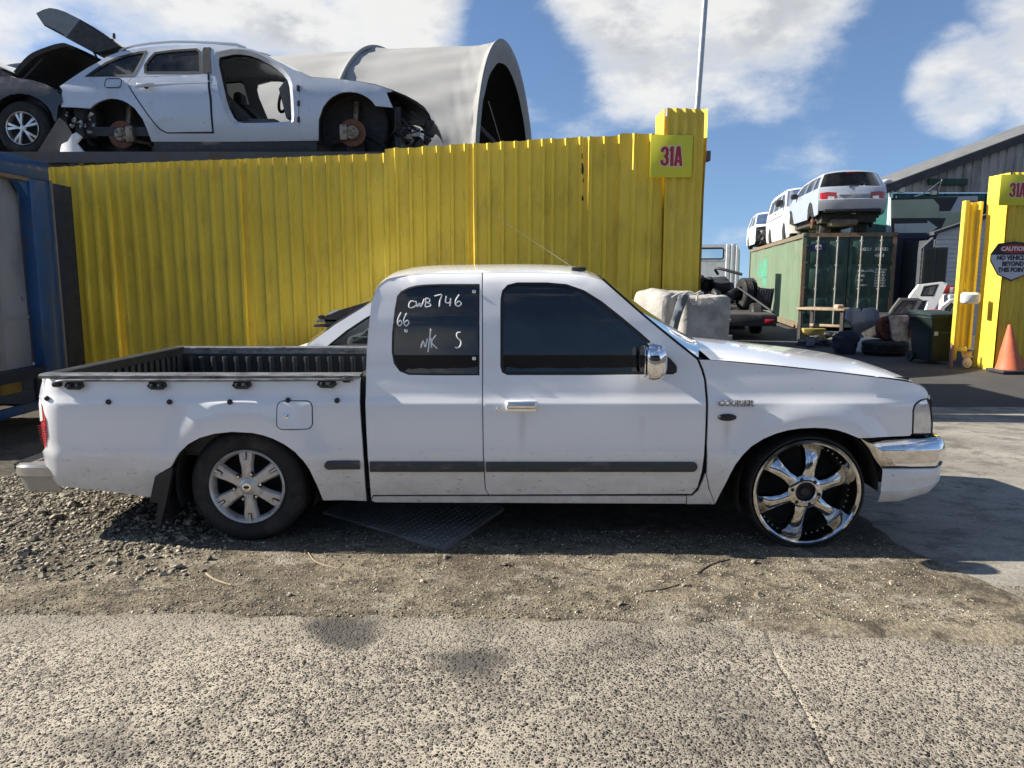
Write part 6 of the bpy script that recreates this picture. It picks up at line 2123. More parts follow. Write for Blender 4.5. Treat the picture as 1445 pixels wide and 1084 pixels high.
# local y=0 long side faces world right; mirror so the sunlit long side starts at GC
gc.location = GC + Vector((math.cos(AX) * GW, -math.sin(AX) * GW, 0))
CAP_T = M('teal repaint patch', (0.10, 0.34, 0.22), 0.55, var=0.1, vscale=2)
pt_ = MB()
for (l0, l1, z0_, z1_) in ((7.0, 9.7, 1.45, 2.15), (7.0, 8.2, 1.12, 1.48)):
    pr = corr_profile(l1 - l0, .26, 'trap')
    base_l = 0.1
    k_all = corr_profile(GL - .2, .26, 'trap')
    pts = [(x + base_l, d) for x, d in k_all]
    sel = [(GL - .2 + .2 - x, d) for x, d in pts if l0 <= GL - x <= l1]
    rows_ = [[(x, GW - .066 - d * .036 + .004, z) for x, d in sel] for z in (z0_, z1_)]
    pt_.grid(rows_)
pt_.build('repaint_patch', CAP_T, gc, smooth=25)
# doors (at local x=0)
for k, (ya, yb_) in enumerate(((0.10, GW / 2 - .01), (GW / 2 + .01, GW - .10))):
    dm = MB().box(0.03, 0.07, ya, yb_, 0.16, GH - .13)
    leaf = dm.build('door', GREEND, gc)
    for zz, z2 in ((0.30, 0.86), (0.98, 1.70), (1.82, GH - .22)):
        for (a, b_) in ((ya + .10, (ya + yb_) / 2 - .06), ((ya + yb_) / 2 + .06, yb_ - .10)):
            MB().rbox(0.012, 0.05, a, b_, zz, z2, .014).build('door_panel', GREEND, leaf)
    for f in (.27, .73):
        yy = ya + (yb_ - ya) * f
        rod = MB().tube([(-0.03, yy, 0.14), (-0.03, yy, GH - .10)], .021, 8)
        for zz in (0.5, 1.1, 1.75, GH - .25): rod.rbox(-.045, .03, yy - .035, yy + .035, zz, zz + .05, .006)
        rod.build('lock_rod', M('galvanised rod', (0.46, 0.45, 0.41), 0.45, 0.5, var=.2, dirt=(.3, .2, .12), dirt_amt=.3), leaf)
    for zz in (.4, 1.1, 1.8, GH - .4):
        yy = ya if k == 0 else yb_ - .05
        MB().rbox(-.01, .03, yy - .02, yy + .07, zz, zz + .08, .008).build('hinge', GREEND, leaf)
LETW = M('container lettering', (0.55, 0.56, 0.52), 0.6)
def door_text(txt, size, y, z, bold=.004):
    t_ = text_mb(txt, size, .003, bold, 1.0, 'LEFT')
    # text x runs along world right: local -y
    MB().merge(t_, Matrix.Translation((0.005, y, z)) @ Matrix.Rotation(-math.pi / 2, 4, 'Z')).build('lettering', LETW, gc)
door_text('RGSU', .115, .93, GH - .46, .003)
door_text('876532', .115, .55, GH - .46, .003)
door_text('45G1', .115, .55, GH - .63, .003)
for i, tx in enumerate(('MAX.GROSS', 'TARE', 'NET', 'CU.CAP.')): door_text(tx, .075, .95, 1.62 - i * .13, .002)
for i, tx in enumerate(('30.480 KG', '67.200 LB', ' 3.940 KG', ' 8.690 LB', '26.540 KG', '58.510 LB', '76.3 CU.M')): door_text(tx, .07, .52, 1.66 - i * .075, .002)
em = MB().box(0.003, 0.010, GW - .62, GW - .22, GH - .52, GH - .30)
em.build('emblem_field', M('emblem navy', (0.01, 0.018, 0.07), .5), gc)
MB().lathe([(0, -.002), (.085, -.002), (.09, .003)], (0.002, GW - .42, GH - .40), 'x', 20, a0=0, a1=math.pi).build('emblem_sun', LETW, gc)
MB().prism([(GW - .47, GH - .405), (GW - .40, GH - .405), (GW - .415, GH - .335)], -.004, .0, axis='x').build('emblem_mountain', M('emblem black', (.01, .01, .01), .6), gc)
MB().prism([(GW - .52, GH - .43), (GW - .33, GH - .43), (GW - .36, GH - .455), (GW - .49, GH - .455)], -.003, .001, axis='x').build('emblem_hull', LETW, gc)


# ---- simple cars (length along local x, nose at +x)
def car_prof(h, W):
    return None


def simple_car(e, top, bottom, arches, windows, W, paint, tumble, kinds, crown=.05, extra=True, z_ref=0.0):
    """top: (x,z) rear-bottom -> over roof -> nose-bottom; kinds[i] names segment i..i+1"""
    yf = lambda x, z: -W / 2 + float(np.interp(z, *tumble))
    out = list(top) + list(reversed(bottom))
    cut = []
    for p in out: cut.append(p)
    holes = windows
    side = panel(cut, yf, holes, .14, None, .03, .08)
    for mb in (side, side.mirror_y(0)): mb.build('body_side', paint, e)
    i = 0
    while i < len(kinds):
        j = i
        while j < len(kinds) and kinds[j] == kinds[i]: j += 1
        seg = top[i:j + 1]
        nm, mat, cr, d = kinds[i]
        near = [(x, yf(x, z), z) for x, z in seg]; far = [(x, -y, z) for x, y, z in near]
        strip(near, far, cr, 12, 2.6, d).build(nm, mat, e)
        i = j
    for h in windows:
        g = panel(inset(h, -.006), lambda x, z: yf(x, z) + .015, dx=.4, lip=0)
        g.build('side_window', CGLASS, e); g.mirror_y(0).build('side_window', CGLASS, e)
    return yf


def arch_pts(cx, cz, r, n=9): return [(cx + r * math.cos(a), cz + r * math.sin(a)) for a in np.linspace(math.pi, 0, n)]


TRIMB = M('black trim', (0.015, 0.015, 0.016), .5)
UNDER = M('grimy underbody', (0.05, 0.042, 0.034), .8, var=.4, vscale=8)
# people carrier: rear face towards the camera, perched on its axles
mv_rz = math.pi / 2 - AX + math.radians(2)
mvl = GC + Vector((math.cos(AX) * 1.15, -math.sin(AX) * 1.15, 0)) + Vector((math.sin(AX), math.cos(AX), 0)) * 2.25
mv = empty('people_carrier', (mvl.x, mvl.y, GH), mv_rz, 'silver people carrier with red tail lamps on the green container, rear towards us', 'car')
MVZ = .58
def mz(l): return [(x, z + MVZ) for x, z in l]
mtop = mz([(-2.20, 0.02), (-2.26, .20), (-2.27, .30), (-2.20, .33), (-2.19, .62), (-2.17, .66), (-1.93, 1.03), (-1.80, 1.085), (-1.2, 1.13), (-.2, 1.11), (.55, 1.02), (1.35, .60), (2.0, .42), (2.25, .25), (2.28, -.1)])
mbot = mz([(-2.15, -.06), (-1.72, -.10)] + arch_pts(-1.33, -.02, .36) + [(-.9, -.12), (.95, -.12)] + arch_pts(1.33, -.02, .36) + [(1.75, -.12), (2.2, -.12)])
tum = ([MVZ - .2, MVZ + .1, MVZ + .35, MVZ + .62, MVZ + .9, MVZ + 1.06, MVZ + 1.14], [.05, .01, 0, .03, .13, .22, .32])
mwin = [mz([(-1.95, .66), (-1.75, .98), (-1.30, 1.03), (-1.30, .66)]), mz([(-1.24, .66), (-1.24, 1.03), (-.35, 1.02), (-.35, .66)]), mz([(-.29, .66), (-.29, 1.02), (.35, .98), (.95, .70), (.95, .66)])]
up, bk = (0, 0, 1), (-1, 0, 0.1)
kP, kB = ('tailgate', SILV, .12, bk), ('rear_bumper', SILV, .13, bk)
kG = ('rear_screen', glass_mat('dark rear screen', (.04, .045, .05), .05, 1.25, .03), .11, (-1, 0, .25)); kR = ('roof', SILV, .05, up); kW = ('windscreen', CGLASS, .08, (.6, 0, .7)); kH = ('bonnet', SILV, .05, up); kF = ('nose', SILV, .12, (1, 0, 0))
kSp = ('tailgate_spoiler', SILV, .09, (-.7, 0, .7))
simple_car(mv, mtop, mbot, None, mwin, 1.80, SILV, tum, [kB, kB, kB, kP, kP, kG, kSp, kR, kR, kR, kW, kH, kH, kF])
for s in (-1, 1):
    lp = MB()
    yc = s * .66
    rows_ = [[(-2.235 - .10 * (1 - ((yc + w * .20) / .9) ** 2) - .012 + (.10 * max(0, (abs(yc + w * .2) - .78)) / .1), yc + w * .22, MVZ + .29 + .23 * v - .02 * abs(w)) for w in np.linspace(-1, 1, 9)] for v in (0, .15, .5, .85, 1)]
    lp.grid(rows_); lamp = lp.build('tail_lamp', REDL, mv)
    MB().grid([[(p[0] - .008, p[1] * (1 if True else 1), p[2]) for p in r[(1 if s > 0 else 4):(5 if s > 0 else 8)]] for r in rows_[1:3]]).build('clear_lens', CLEAR, lamp)
MB().rbox(-2.335, -2.30, -.40, .40, MVZ + .29, MVZ + .44, .01).build('plate_recess', M('silver grey recess', (0.30, 0.32, 0.36), .4, .2), mv)
MB().rbox(-2.37, -2.34, -.42, .42, MVZ + .44, MVZ + .465, .008).build('plate_strip', SILV, mv)
MB().tube(curve([(-2.31, .12, MVZ + .63), (-2.30, .05, MVZ + .70), (-2.26, -.25, MVZ + .72)], 5), .014, 6).build('wiper', TRIMB, mv)
MB().rbox(-2.05, -1.98, -.14, .14, MVZ + 1.055, MVZ + 1.08, .008).build('brake_light', REDL, mv)
MB().rbox(-2.36, -1.9, -.74, .74, MVZ - .03, MVZ + .06, .03).build('lower_bumper', TRIMB, mv)
bdg = text_mb('ESTIMA', .06, .004, .001); MB().merge(bdg, Matrix.Translation((-2.325, .62, MVZ + .255)) @ Matrix.Rotation(-math.pi / 2, 4, 'Z')).build('badge', CHROME, mv) if False else None
und_ = MB().box(-2.0, 2.1, -.72, .72, MVZ - .28, MVZ - .05)
und_.build('underbody', UNDER, mv)
MB().lathe([(.02, -.62), (.14, -.60), (.18, -.4), (.18, .4), (.14, .6), (.02, .62)], (-1.85, 0, MVZ - .20), 'x', 14).build('muffler', M('rusty muffler', (.22, .17, .12), .6, .4, var=.3), mv) if False else MB().rbox(-2.1, -1.6, -.25, .5, MVZ - .38, MVZ - .18, .08).build('muffler', M('rusty muffler', (.22, .17, .12), .6, .4, var=.3), mv)
MB().tube([(-1.33, -.8, .32), (-1.33, .8, .32)], .05, 10).build('rear_axle', UNDER, mv)
for s in (-1, 1):
    MB().lathe([(.0, -.04), (.05, -.04), (.06, -.01), (.14, 0), (.14, .04), (.05, .05)], (-1.33, s * .80, .32), 'y', 20).build('brake_drum', RUSTD, mv)
    MB().lathe([(.37, 0), (.38, .3), (.05, .31)], (-1.33, -.88 if s < 0 else .58, MVZ - .02), 'y', 18, a0=-.4, a1=3.5).build('wheel_liner', DARK, mv)
    MB().lathe([(.37, 0), (.38, .3), (.05, .31)], (1.33, -.88 if s < 0 else .58, MVZ - .02), 'y', 18, a0=-.4, a1=3.5).build('wheel_liner', DARK, mv)
    MB().rbox(.55, .75, s * .95 - .1, s * .95 + .1, MVZ + .62, MVZ + .78, .05).build('door_mirror', TRIMB, mv)
for x in (-1.33, 1.33):
    for s in (-1, 1): MB().rbox(x - .2, x + .2, s * .5 - .14, s * .5 + .14, 0.0, .29, .03).build('support_block', UNDER, mv)

# white van nose towards the camera, behind the people carrier
CREAM = M('cream white van paint', (0.76, 0.74, 0.66), .35, var=.05, coat=.4, dirt=(.5, .46, .38), dirt_amt=.12)
vl = GC + Vector((math.sin(AX), math.cos(AX), 0)) * 6.3 + Vector((math.cos(AX), -math.sin(AX), 0)) * 1.15
van = empty('white_van', (vl.x, vl.y, GH), -math.pi / 2 - AX, 'cream white van with dark windows on the green container behind the people carrier', 'van')
vtop = [(-2.3, .20), (-2.33, .8), (-2.28, 1.0), (-2.15, 1.50), (-2.0, 1.60), (-1.0, 1.66), (.6, 1.62), (.95, 1.54), (1.62, 1.0), (2.15, .85), (2.32, .68), (2.35, .18)]
vbot = [(-2.2, .10), (-1.78, .08)] + arch_pts(-1.42, .22, .34) + [(-1.05, .08), (1.05, .08)] + arch_pts(1.42, .22, .34) + [(1.78, .08), (2.25, .10)]
vwin = [[(-2.05, 1.04), (-1.95, 1.44), (-1.05, 1.5), (-1.05, 1.04)], [(-.98, 1.04), (-.98, 1.5), (.10, 1.5), (.10, 1.04)], [(.17, 1.04), (.17, 1.5), (.72, 1.46), (1.28, 1.04)]]
vtum = ([0, .3, .7, 1.0, 1.5, 1.62, 1.7], [.05, .01, 0, .02, .13, .2, .3])
nose = (1, 0, .1)
simple_car(van, vtop, vbot, None, vwin, 1.78, CREAM, vtum, [('rear_door', CREAM, .06, (-1, 0, 0))] * 4 + [('roof', CREAM, .06, up)] * 3 + [('windscreen', CGLASS, .1, (.8, 0, .5))] + [('bonnet', CREAM, .08, (.3, 0, .9))] * 2 + [('nose', CREAM, .10, nose)])
van.scale = (1.12, 1.08, 1.12)
for x in (-1.42, 1.42):
    for s in (-1, 1):
        MB().lathe([(.0, 0), (.18, 0), (.2, .02), (.27, 0), (.30, .04), (.30, .2), (.05, .21)], (x, (-.87 if s < 0 else .67), .305), 'y', 20).build('wheel', RUBBER, van)
for s in (-1, 1):
    MB().rbox(2.24, 2.36, s * .62 - .2, s * .62 + .2, .62, .78, .04).build('head_lamp', CLEAR, van)
    MB().rbox(1.05, 1.25, s * 1.0 - .12, s * 1.0 + .12, 1.05, 1.25, .05).build('door_mirror', TRIMB, van)
    MB().rbox(-.35, -.15, s * .895 - .012, s * .895 + .012, .93, .96, .008).build('door_handle', TRIMB, van)
    MB().rbox(-2.1, 1.0, s * .893 - .006, s * .893 + .006, .80, .815, .003).build('waist_crease', TRIMB, van)
MB().box(-2.2, 2.2, -.7, .7, .06, .4).build('underbody', DARK, van)

# crashed car at the far end
wl = GC + Vector((math.sin(AX), math.cos(AX), 0)) * 10.9 + Vector((math.cos(AX), -math.sin(AX), 0)) * .72
wr = empty('crashed_car', (wl.x, wl.y, GH), -math.pi / 2 - AX, 'white crashed hatchback with its front torn off, last on the green container', 'car')
wtop = [(-1.7, .25), (-1.75, .8), (-1.45, 1.42), (-1.2, 1.50), (0.0, 1.46), (.35, 1.36), (1.0, .92), (1.25, .80), (1.3, .25)]
wbot = [(-1.6, .15), (-1.45, .15)] + arch_pts(-1.12, .26, .31) + [(-.8, .15), (.9, .15)]
wwin = [[(-1.5, .92), (-1.32, 1.34), (-.7, 1.38), (-.7, .92)], [(-.62, .92), (-.62, 1.38), (.0, 1.36), (.55, .95), (.5, .92)]]
WHT = M('white wreck paint', (0.72, 0.75, 0.78), .4, var=.08, dirt=(.25, .24, .22), dirt_amt=.2)
simple_car(wr, wtop, wbot, None, wwin, 1.68, WHT, ([0, .4, .9, 1.35, 1.5], [.03, 0, .03, .16, .3]), [('hatch', WHT, .08, (-1, 0, .2))] * 2 + [('roof', WHT, .05, up)] * 3 + [('windscreen', CGLASS, .08, (.7, 0, .6))] + [('scuttle', WHT, .05, up)] + [('bulkhead', JUNKM, .02, (1, 0, 0))])
jk = MB()
for k in range(46):
    s_ = rq.uniform(.04, .15); x = rq.uniform(1.25, 1.95); y = rq.uniform(-.75, .75); z = rq.uniform(.15, .85 - (x - 1.25) * .35)
    jk.rbox(-s_, s_, -s_ * .7, s_ * .7, -s_ * .5, s_ * .5, .015, T(x, y, z, rq.uniform(-1, 1), rq.uniform(-1, 1), rq.uniform(-1, 1)))
jk.build('exposed_engine', JUNKM, wr, None, 35, kind='stuff')
al = MB()
for k in range(9):
    s_ = rq.uniform(.05, .13); x = rq.uniform(1.5, 1.95); y = rq.uniform(-.7, .7); z = rq.uniform(.3, .75)
    al.rbox(-s_, s_, -s_ * .6, s_ * .6, -s_ * .3, s_ * .3, .015, T(x, y, z, rq.uniform(-1, 1), rq.uniform(-1, 1), rq.uniform(-1, 1)))
al.build('exposed_brackets', ALU, wr, None, 35, kind='stuff')
for s in (-1, 1):
    MB().lathe([(.0, 0), (.18, 0), (.2, .02), (.25, 0), (.28, .04), (.28, .18), (.05, .19)], (-1.12, -.82 if s < 0 else .64, .28), 'y', 18).build('wheel', RUBBER, wr)
MB().box(-1.6, 1.3, -.66, .66, .12, .45).build('underbody', DARK, wr)

# ---- flatbed truck parked beside the container
SILT = M('silver truck cab', (0.68, 0.69, 0.70), .4, .1, var=.1, vscale=3, dirt=(.42, .42, .42), dirt_amt=.25)
DECK = M('dark steel deck', (0.06, 0.055, 0.05), .7, .2, var=.3, vscale=3, dirt=(.13, .11, .09), dirt_amt=.4)
fa = math.radians(-11.5)
tp = gnd(1097, 478)
fb_l = Vector((at(1096, 446, 17.6).x, 17.6, 0)) + Vector((-math.cos(fa) * 1.15, -math.sin(fa) * 1.15, 0))
ft_ = empty('flatbed_truck', tuple(fb_l), fa, 'flatbed truck with silver ribbed cab seen from behind, beyond the concrete blocks', 'truck')
DZ = at(1096, 444, 17.6).z
MB().box(-1.15, 1.15, 0, 6.0, DZ - .05, DZ).build('deck', DECK, ft_)
MB().rbox(-1.15, 1.15, -.06, 0.0, DZ - .28, DZ - .01, .01).build('tail_beam', DECK, ft_)
for s in (-1, 1):
    MB().rbox(s * 1.13 - .04, s * 1.13 + .04, 0, 6.0, DZ - .20, DZ - .052, .01).build('side_rail', DECK, ft_)
for (x, m_) in ((-.55, CLEAR), (.0, CLEAR), (.98, REDL)):
    MB().rbox(x - .10, x + .10, -.085, -.06, DZ - .20, DZ - .11, .01).build('lamp_cluster', m_, ft_)
MB().rbox(-.25, .15, -.075, -.065, DZ - .62, DZ - .50, .004).build('number_plate', M('plate cream', (.45, .42, .33), .5), ft_)
MB().box(-.45, .45, .1, 8.0, DZ - .38, DZ - .06).build('chassis', DARK, ft_)
for (x, y) in ((-1.0, 1.6), (.72, 1.6), (-1.0, 7.6), (.72, 7.6)):
    MB().lathe([(.0, .04), (.16, .04), (.2, .01), (.36, .0), (.40, .05), (.40, .23), (.36, .28), (.05, .27)], (x, y, .39), 'x', 22).build('wheel', RUBBER, ft_)
# cab back: ribbed panel with one window, roof and sides
cz0, cz1 = .95, at(1010, 346, 25.5).z
cy = 7.3
cabm = MB()
cabp = panel([(-.93, cz0), (.93, cz0), (.95, cz1 - .25), (.86, cz1 - .02), (.7, cz1), (-.7, cz1), (-.86, cz1 - .02), (-.95, cz1 - .25)],
             lambda x, z: cy - (0.022 if (abs(((x + 2) % .155) - .078) < .04 and (z < cz0 + .32 or abs(x) > .5)) else 0.0), [rrect(-.42, .42, cz1 - .48, cz1 - .12, .07)], .026, None, .03)
cabb = cabp.build('cab_back', SILT, ft_, None, 25)
rrw = rrect(-.42, .42, cz1 - .48, cz1 - .12, .07)
MB().loft([[(x, cy - .012, z) for x, z in inset(rrw, -.02)], [(x, cy - .012, z) for x, z in inset(rrw, .025)]], True).build('window_rubber', SEALC, cabb)
panel(rrw, lambda x, z: cy + .01, dx=.5, lip=0).build('rear_window', glass_mat('clear glass', (.75, .82, .85)), ft_)
MB().loft([[(x, y, z) for x, z in ((-.95, cz0), (-.95, cz1 - .25), (-.84, cz1), (.84, cz1), (.95, cz1 - .25), (.95, cz0))] for y in (cy + .005, cy + .4, cy + 1.15)], False).build('cab_shell', SILT, ft_)
panel([(-.90, cz0), (.90, cz0), (.90, cz1 - .05), (-.90, cz1 - .05)], lambda x, z: cy + 1.6 - .25 * z, [rrect(-.8, .8, cz0 + .35, cz1 - .12, .08)], .3, None, .02).build('cab_front', SILT, ft_)
MB().box(-.93, .93, cy + .02, cy + 1.2, cz0 - .15, cz0).build('cab_floor', DARK, ft_)
for x in (-.6, -.1, .35, .7):
    MB().box(x - .025, x + .025, cy - .05, cy - .03, .55, cz0 + .02).build('cab_bracket', SILT, ft_)

# load on the deck: engine and axle scrap, two truck tyres, black crate
def fw(x, y, z=0.0):
    return Vector(fb_l) + Vector((math.cos(fa) * x - math.sin(fa) * y, math.sin(fa) * x + math.cos(fa) * y, z))
sj = MB()
for k in range(60):
    s_ = rq.uniform(.10, .34); x = rq.uniform(-1.05, .35); y = rq.uniform(2.2, 5.2); hgt = 1.0 - .45 * abs(x + .5)
    z = rq.uniform(DZ + .08, DZ + max(.2, hgt))
    sj.rbox(-s_, s_, -s_ * .7, s_ * .7, -s_ * .45, s_ * .45, .04, T(x, y, z, rq.uniform(-.6, .6), rq.uniform(-.6, .6), rq.uniform(-2, 2)))
for k in range(10):
    x = rq.uniform(-1, .2); y = rq.uniform(2, 5); z = rq.uniform(DZ + .3, DZ + 1.0)
    sj.tube(curve([(x, y, z), (x + rq.uniform(-.4, .4), y - .2, z + rq.uniform(0, .25)), (x + rq.uniform(-.5, .7), y - .4, z - rq.uniform(.0, .3))], 5), rq.uniform(.02, .06), 6)
sj = sj.build('engine_scrap', JUNKM); sj.location = fb_l; sj.rotation_euler = (0, 0, fa); sj['kind'] = 'stuff'
tag(sj, 'heap of dark engine and axle scrap on the flatbed', 'scrap heap')
tyre_big = MB().lathe([(.20, .03), (.24, .0), (.33, -.01), (.40, .02), (.43, .05)] + [(.43 - (.012 if i % 2 else 0), .05 + .018 * i) for i in range(1, 9)] + [(.43, .22), (.40, .26), (.30, .28), (.20, .25)], n=40)
for i, (px, nm_, lab) in enumerate(((1058, 'truck_tyre', 'black truck tyre standing on the flatbed, the left of two'), (1068, 'truck_tyre', 'black truck tyre standing on the flatbed, the right of two'))):
    o = tyre_big.build(nm_, RUBBER); y_ = 2.3 - .4 * i
    q = at(px, 440, fb_l.y + 2.4)
    o.location = (q.x, fb_l.y + 2.5 + .25 * i, DZ + .44); o.rotation_euler = (0, 0, fa + math.pi / 2 + .25)
    tag(o, lab, 'tyre', 'tyres standing on the flatbed')
q = at(1080, 436, fb_l.y + 1.9)
cr_ = empty('black_crate', (at(1083, 420, 19.9).x, 19.9, DZ), fa, 'black plastic crate on end at the right edge of the flatbed', 'crate')
MB().rbox(-.28, .05, -.02, .03, 0, .58, .02, T(0, 0, 0, ry=.12)).build('base', M('ribbed black plastic', (.03, .03, .032), .5, var=.3, vscale=20), cr_)
for (x0_, x1_) in ((.05, .10), (-.33, -.28)):
    MB().rbox(x0_, x1_, -.02, .36, 0, .60, .015, T(0, 0, 0, ry=.12)).build('side', BLACK, cr_)
for k in range(5):
    MB().rbox(-.26 + k * .065, -.225 + k * .065, -.035, -.021, .05, .53, .005, T(0, 0, 0, ry=.12)).build('rib', BLACK, cr_)
cst = MB().tube([tuple(fw(.42, 2.0, DZ + .62)), tuple(fw(1.08, .15, DZ + .05))], .028, 6).build('load_strap', BLACK)
tag(cst, 'dark ratchet strap running from the truck tyres to the flatbed edge', 'strap')

# ---- workbench and litter before the container doors
WOOD = M('weathered bench timber', (0.34, 0.26, 0.17), .8, var=.2, vscale=8, dirt=(.12, .09, .06), dirt_amt=.3)
bq = at(1124, 434, 17.4); bq2 = at(1192, 436, 16.6)
bench = empty('workbench', (bq.x, bq.y, 0), math.atan2(bq2.y - bq.y, bq2.x - bq.x), 'rough timber workbench before the green container doors', 'workbench')
bl = math.hypot(bq2.x - bq.x, bq2.y - bq.y)
MB().rbox(0, bl, -.02, .75, bq.z - .05, bq.z, .008).build('bench_top', WOOD, bench)
for (x, y) in ((.04, .02), (bl - .10, .02), (.04, .66), (bl - .10, .66)):
    MB().box(x, x + .07, y, y + .07, -.06, bq.z - .051).build('leg', M('dark steel leg', (.05, .045, .04), .7), bench)
MB().rbox(.2, bl - .2, .3, .34, .3, .36, .01).build('stretcher', WOOD, bench)
o = MB().rbox(0, .55, 0, .3, 0, .28, .03).build('yellow_tub', M('faded yellow tub', (.33, .26, .07), .6)); o.location = (bq.x + .28, bq.y + .2, -.05)
tag(o, 'faded yellow tub on the ground under the workbench', 'tub')
o = rough_block(.16, .22, .10, 4, .01, 6, .03).build('cloth_bundle', M('pink brown rag', (.4, .28, .2), .9)); q = at(1184, 428, 16.9); o.location = (q.x, q.y, bq.z + .035)
tag(o, 'small brown rag bundle on the workbench corner', 'rag')
lit = MB()
for k in range(80):
    q = gnd(rq.uniform(1130, 1215), rq.uniform(474, 486)); s_ = rq.uniform(.05, .16)
    lit.rbox(-s_, s_, -s_ * .6, s_ * .6, -s_ * .25, s_ * .25, .01, T(q.x, q.y, rq.uniform(-.04, .08), rq.uniform(-.5, .5), rq.uniform(-.5, .5), rq.uniform(0, 6)))
lit = lit.build('rubbish', M('mixed dark rubbish', (.09, .09, .095), .7, var=.6, vscale=3)); lit['kind'] = 'stuff'
tag(lit, 'low spread of dark rubbish on the ground below the workbench', 'rubbish')

# ---- scrap panels, tyre, box, bin
GBL = M('grey blue wing paint', (0.10, 0.115, 0.15), .35, .3, var=.12, coat=.4)
def SP(px, r, Y): q = at(px, r, Y); return (q.x, q.z)
scr_l = [(1189, 450), (1193, 437), (1202, 434), (1218, 436), (1219, 443), (1226, 436), (1243, 435), (1250, 442), (1249, 456), (1235, 463), (1219, 468), (1203, 477), (1201, 465), (1196, 456)]
o = panel([SP(px, r, 15.0) for px, r in scr_l], lambda x, z: 15.0 + .25 * math.sin((x - 7) * 2.2) + (z - .6) * .25, dx=.06, lip=.05, step=.05).build('scrap_wing', GBL)
tag(o, 'grey blue car wing and door skin propped beside the workbench', 'car panel')
o = rough_block(.42, .40, .48, 12, .05, 10, .15).build('seat_scrap', M('navy cloth', (.02, .025, .045), .9)); o.location = (at(1193, 470, 14.6).x, 14.6, .12)
tag(o, 'dark navy lump of seat scrap on the ground below the grey blue wing', 'seat scrap')
o = MB().rbox(-.18, .18, -.16, .16, 0, .26, .01).build('foam_box', M('white foam', (.70, .72, .74), .8, var=.05)); q = gnd(1222, 492); o.location = (q.x, q.y, -.06); o.rotation_euler = (0, 0, .25)
tag(o, 'white foam box behind the tyre lying on the ground', 'box')
lt = MB().lathe([(.22, .04), (.26, .0), (.36, -.01), (.40, .03), (.42, .06)] + [(.42 - (.014 if i % 2 else 0), .06 + .016 * i) for i in range(1, 9)] + [(.42, .21), (.40, .24), (.30, .27), (.22, .24)], axis='z', n=44).build('lying_tyre', RUBBER)
q = gnd(1248, 496); lt.location = (q.x, q.y, -.05)
lt.scale = (1.0, 1.0, 1.0)
tag(lt, 'black tyre lying flat on the asphalt left of the wheelie bin', 'tyre')
# rusty brake drum / wheel leaning
o = MB().lathe([(.0, -.02), (.05, -.02), (.06, .0), (.13, .01), (.15, -.02), (.22, -.02), (.24, .01), (.24, .06), (.05, .08)], n=30).build('rusty_wheel', M('dark red rust', (.10, .03, .022), .7, var=.4, vscale=14)); q = at(1253, 463, 14.4); o.location = (q.x, 14.4, q.z); o.rotation_euler = (-.15, 0, .2)
tag(o, 'dark rusty wheel leaning on the wrecked red car', 'wheel')

# wrecked red and white car, tail towards us
PINK = M('faded red car paint', (0.30, 0.03, 0.045), .4, var=.2, dirt=(.45, .36, .36), dirt_amt=.4, dscale=3)
GRUB = M('grubby white panel', (0.50, 0.47, 0.48), .5, var=.2, vscale=6, dirt=(.12, .11, .12), dirt_amt=.5, dscale=7)
rc = empty('red_wreck', (at(1300, 480, 14.3).x, 14.3, 0), 0, 'wrecked red and white car half hidden behind the wheelie bin', 'car')
ro_ = tuple(rc.location)
cx0, cx1 = at(1253, 470, 14.3).x, at(1344, 470, 14.3).x
zt_, zb_ = at(1300, 446, 14.3).z, at(1300, 500, 14.3).z
panel([SP(px, r, 14.3) for px, r in ((1254, 446), (1293, 446), (1293, 494), (1280, 497), (1258, 478))], lambda x, z: 14.3 + .06 * math.sin(x * 5), dx=.08, lip=.06, step=.06).build('crumpled_quarter', GRUB, rc, ro_)
panel([SP(px, r, 14.28) for px, r in ((1284, 450), (1291, 447), (1292, 475), (1283, 476))], lambda x, z: 14.27, dx=.1, lip=.05).build('tail_lamp', M('dark red lens', (.16, .008, .012), .2, coat=.5), rc, ro_)
panel([SP(px, r, 14.4) for px, r in ((1293, 447), (1343, 449), (1341, 470), (1337, 498), (1293, 498))], lambda x, z: 14.4 + .10 * (z - .5) ** 2, dx=.1, lip=.06).build('tail_panel', PINK, rc, ro_)
MB().box(cx0 + .5, cx1 - .1, 14.55, 16.3, 0.15, zt_ - .02).build('body_shell', DARK, rc, ro_)
MB().rbox(cx0 + .55, cx1 - .05, 14.30, 14.40, .05, .20, .03).build('bumper', GRUB, rc, ro_)
GLS = glass_mat('dusty hatch glass', (.30, .31, .29), .04, 1.5, .35)
def hatch(name, fr_px, gl_px, Y, slope, label, mat):
    e = empty(name, (at(*fr_px[0], Y).x, Y, 0), 0, label, 'car hatch', 'white hatches stacked behind the bin')
    ro = tuple(e.location); zr_ = at(*fr_px[0], Y).z
    g = [SP(*p, Y) for p in gl_px]
    yf_ = lambda x, z: Y + (z - zr_) * slope
    panel([SP(*p, Y) for p in fr_px], yf_, [g], .1, None, .07, .06).build('frame', mat, e, ro)
    panel(g, lambda x, z: yf_(x, z) + .015, dx=.3, lip=0).build('glass', GLS, e, ro)
    ri_ = inset(g, .03)
    MB().loft([[(x, yf_(x, z) - .004, z) for x, z in g], [(x, yf_(x, z) - .004, z) for x, z in ri_]], True).build('glass_rubber', SEALC, e, ro)
    return e
WPNT = M('white hatch paint', (0.70, 0.71, 0.70), .4, var=.06, dirt=(.35, .33, .3), dirt_amt=.2)
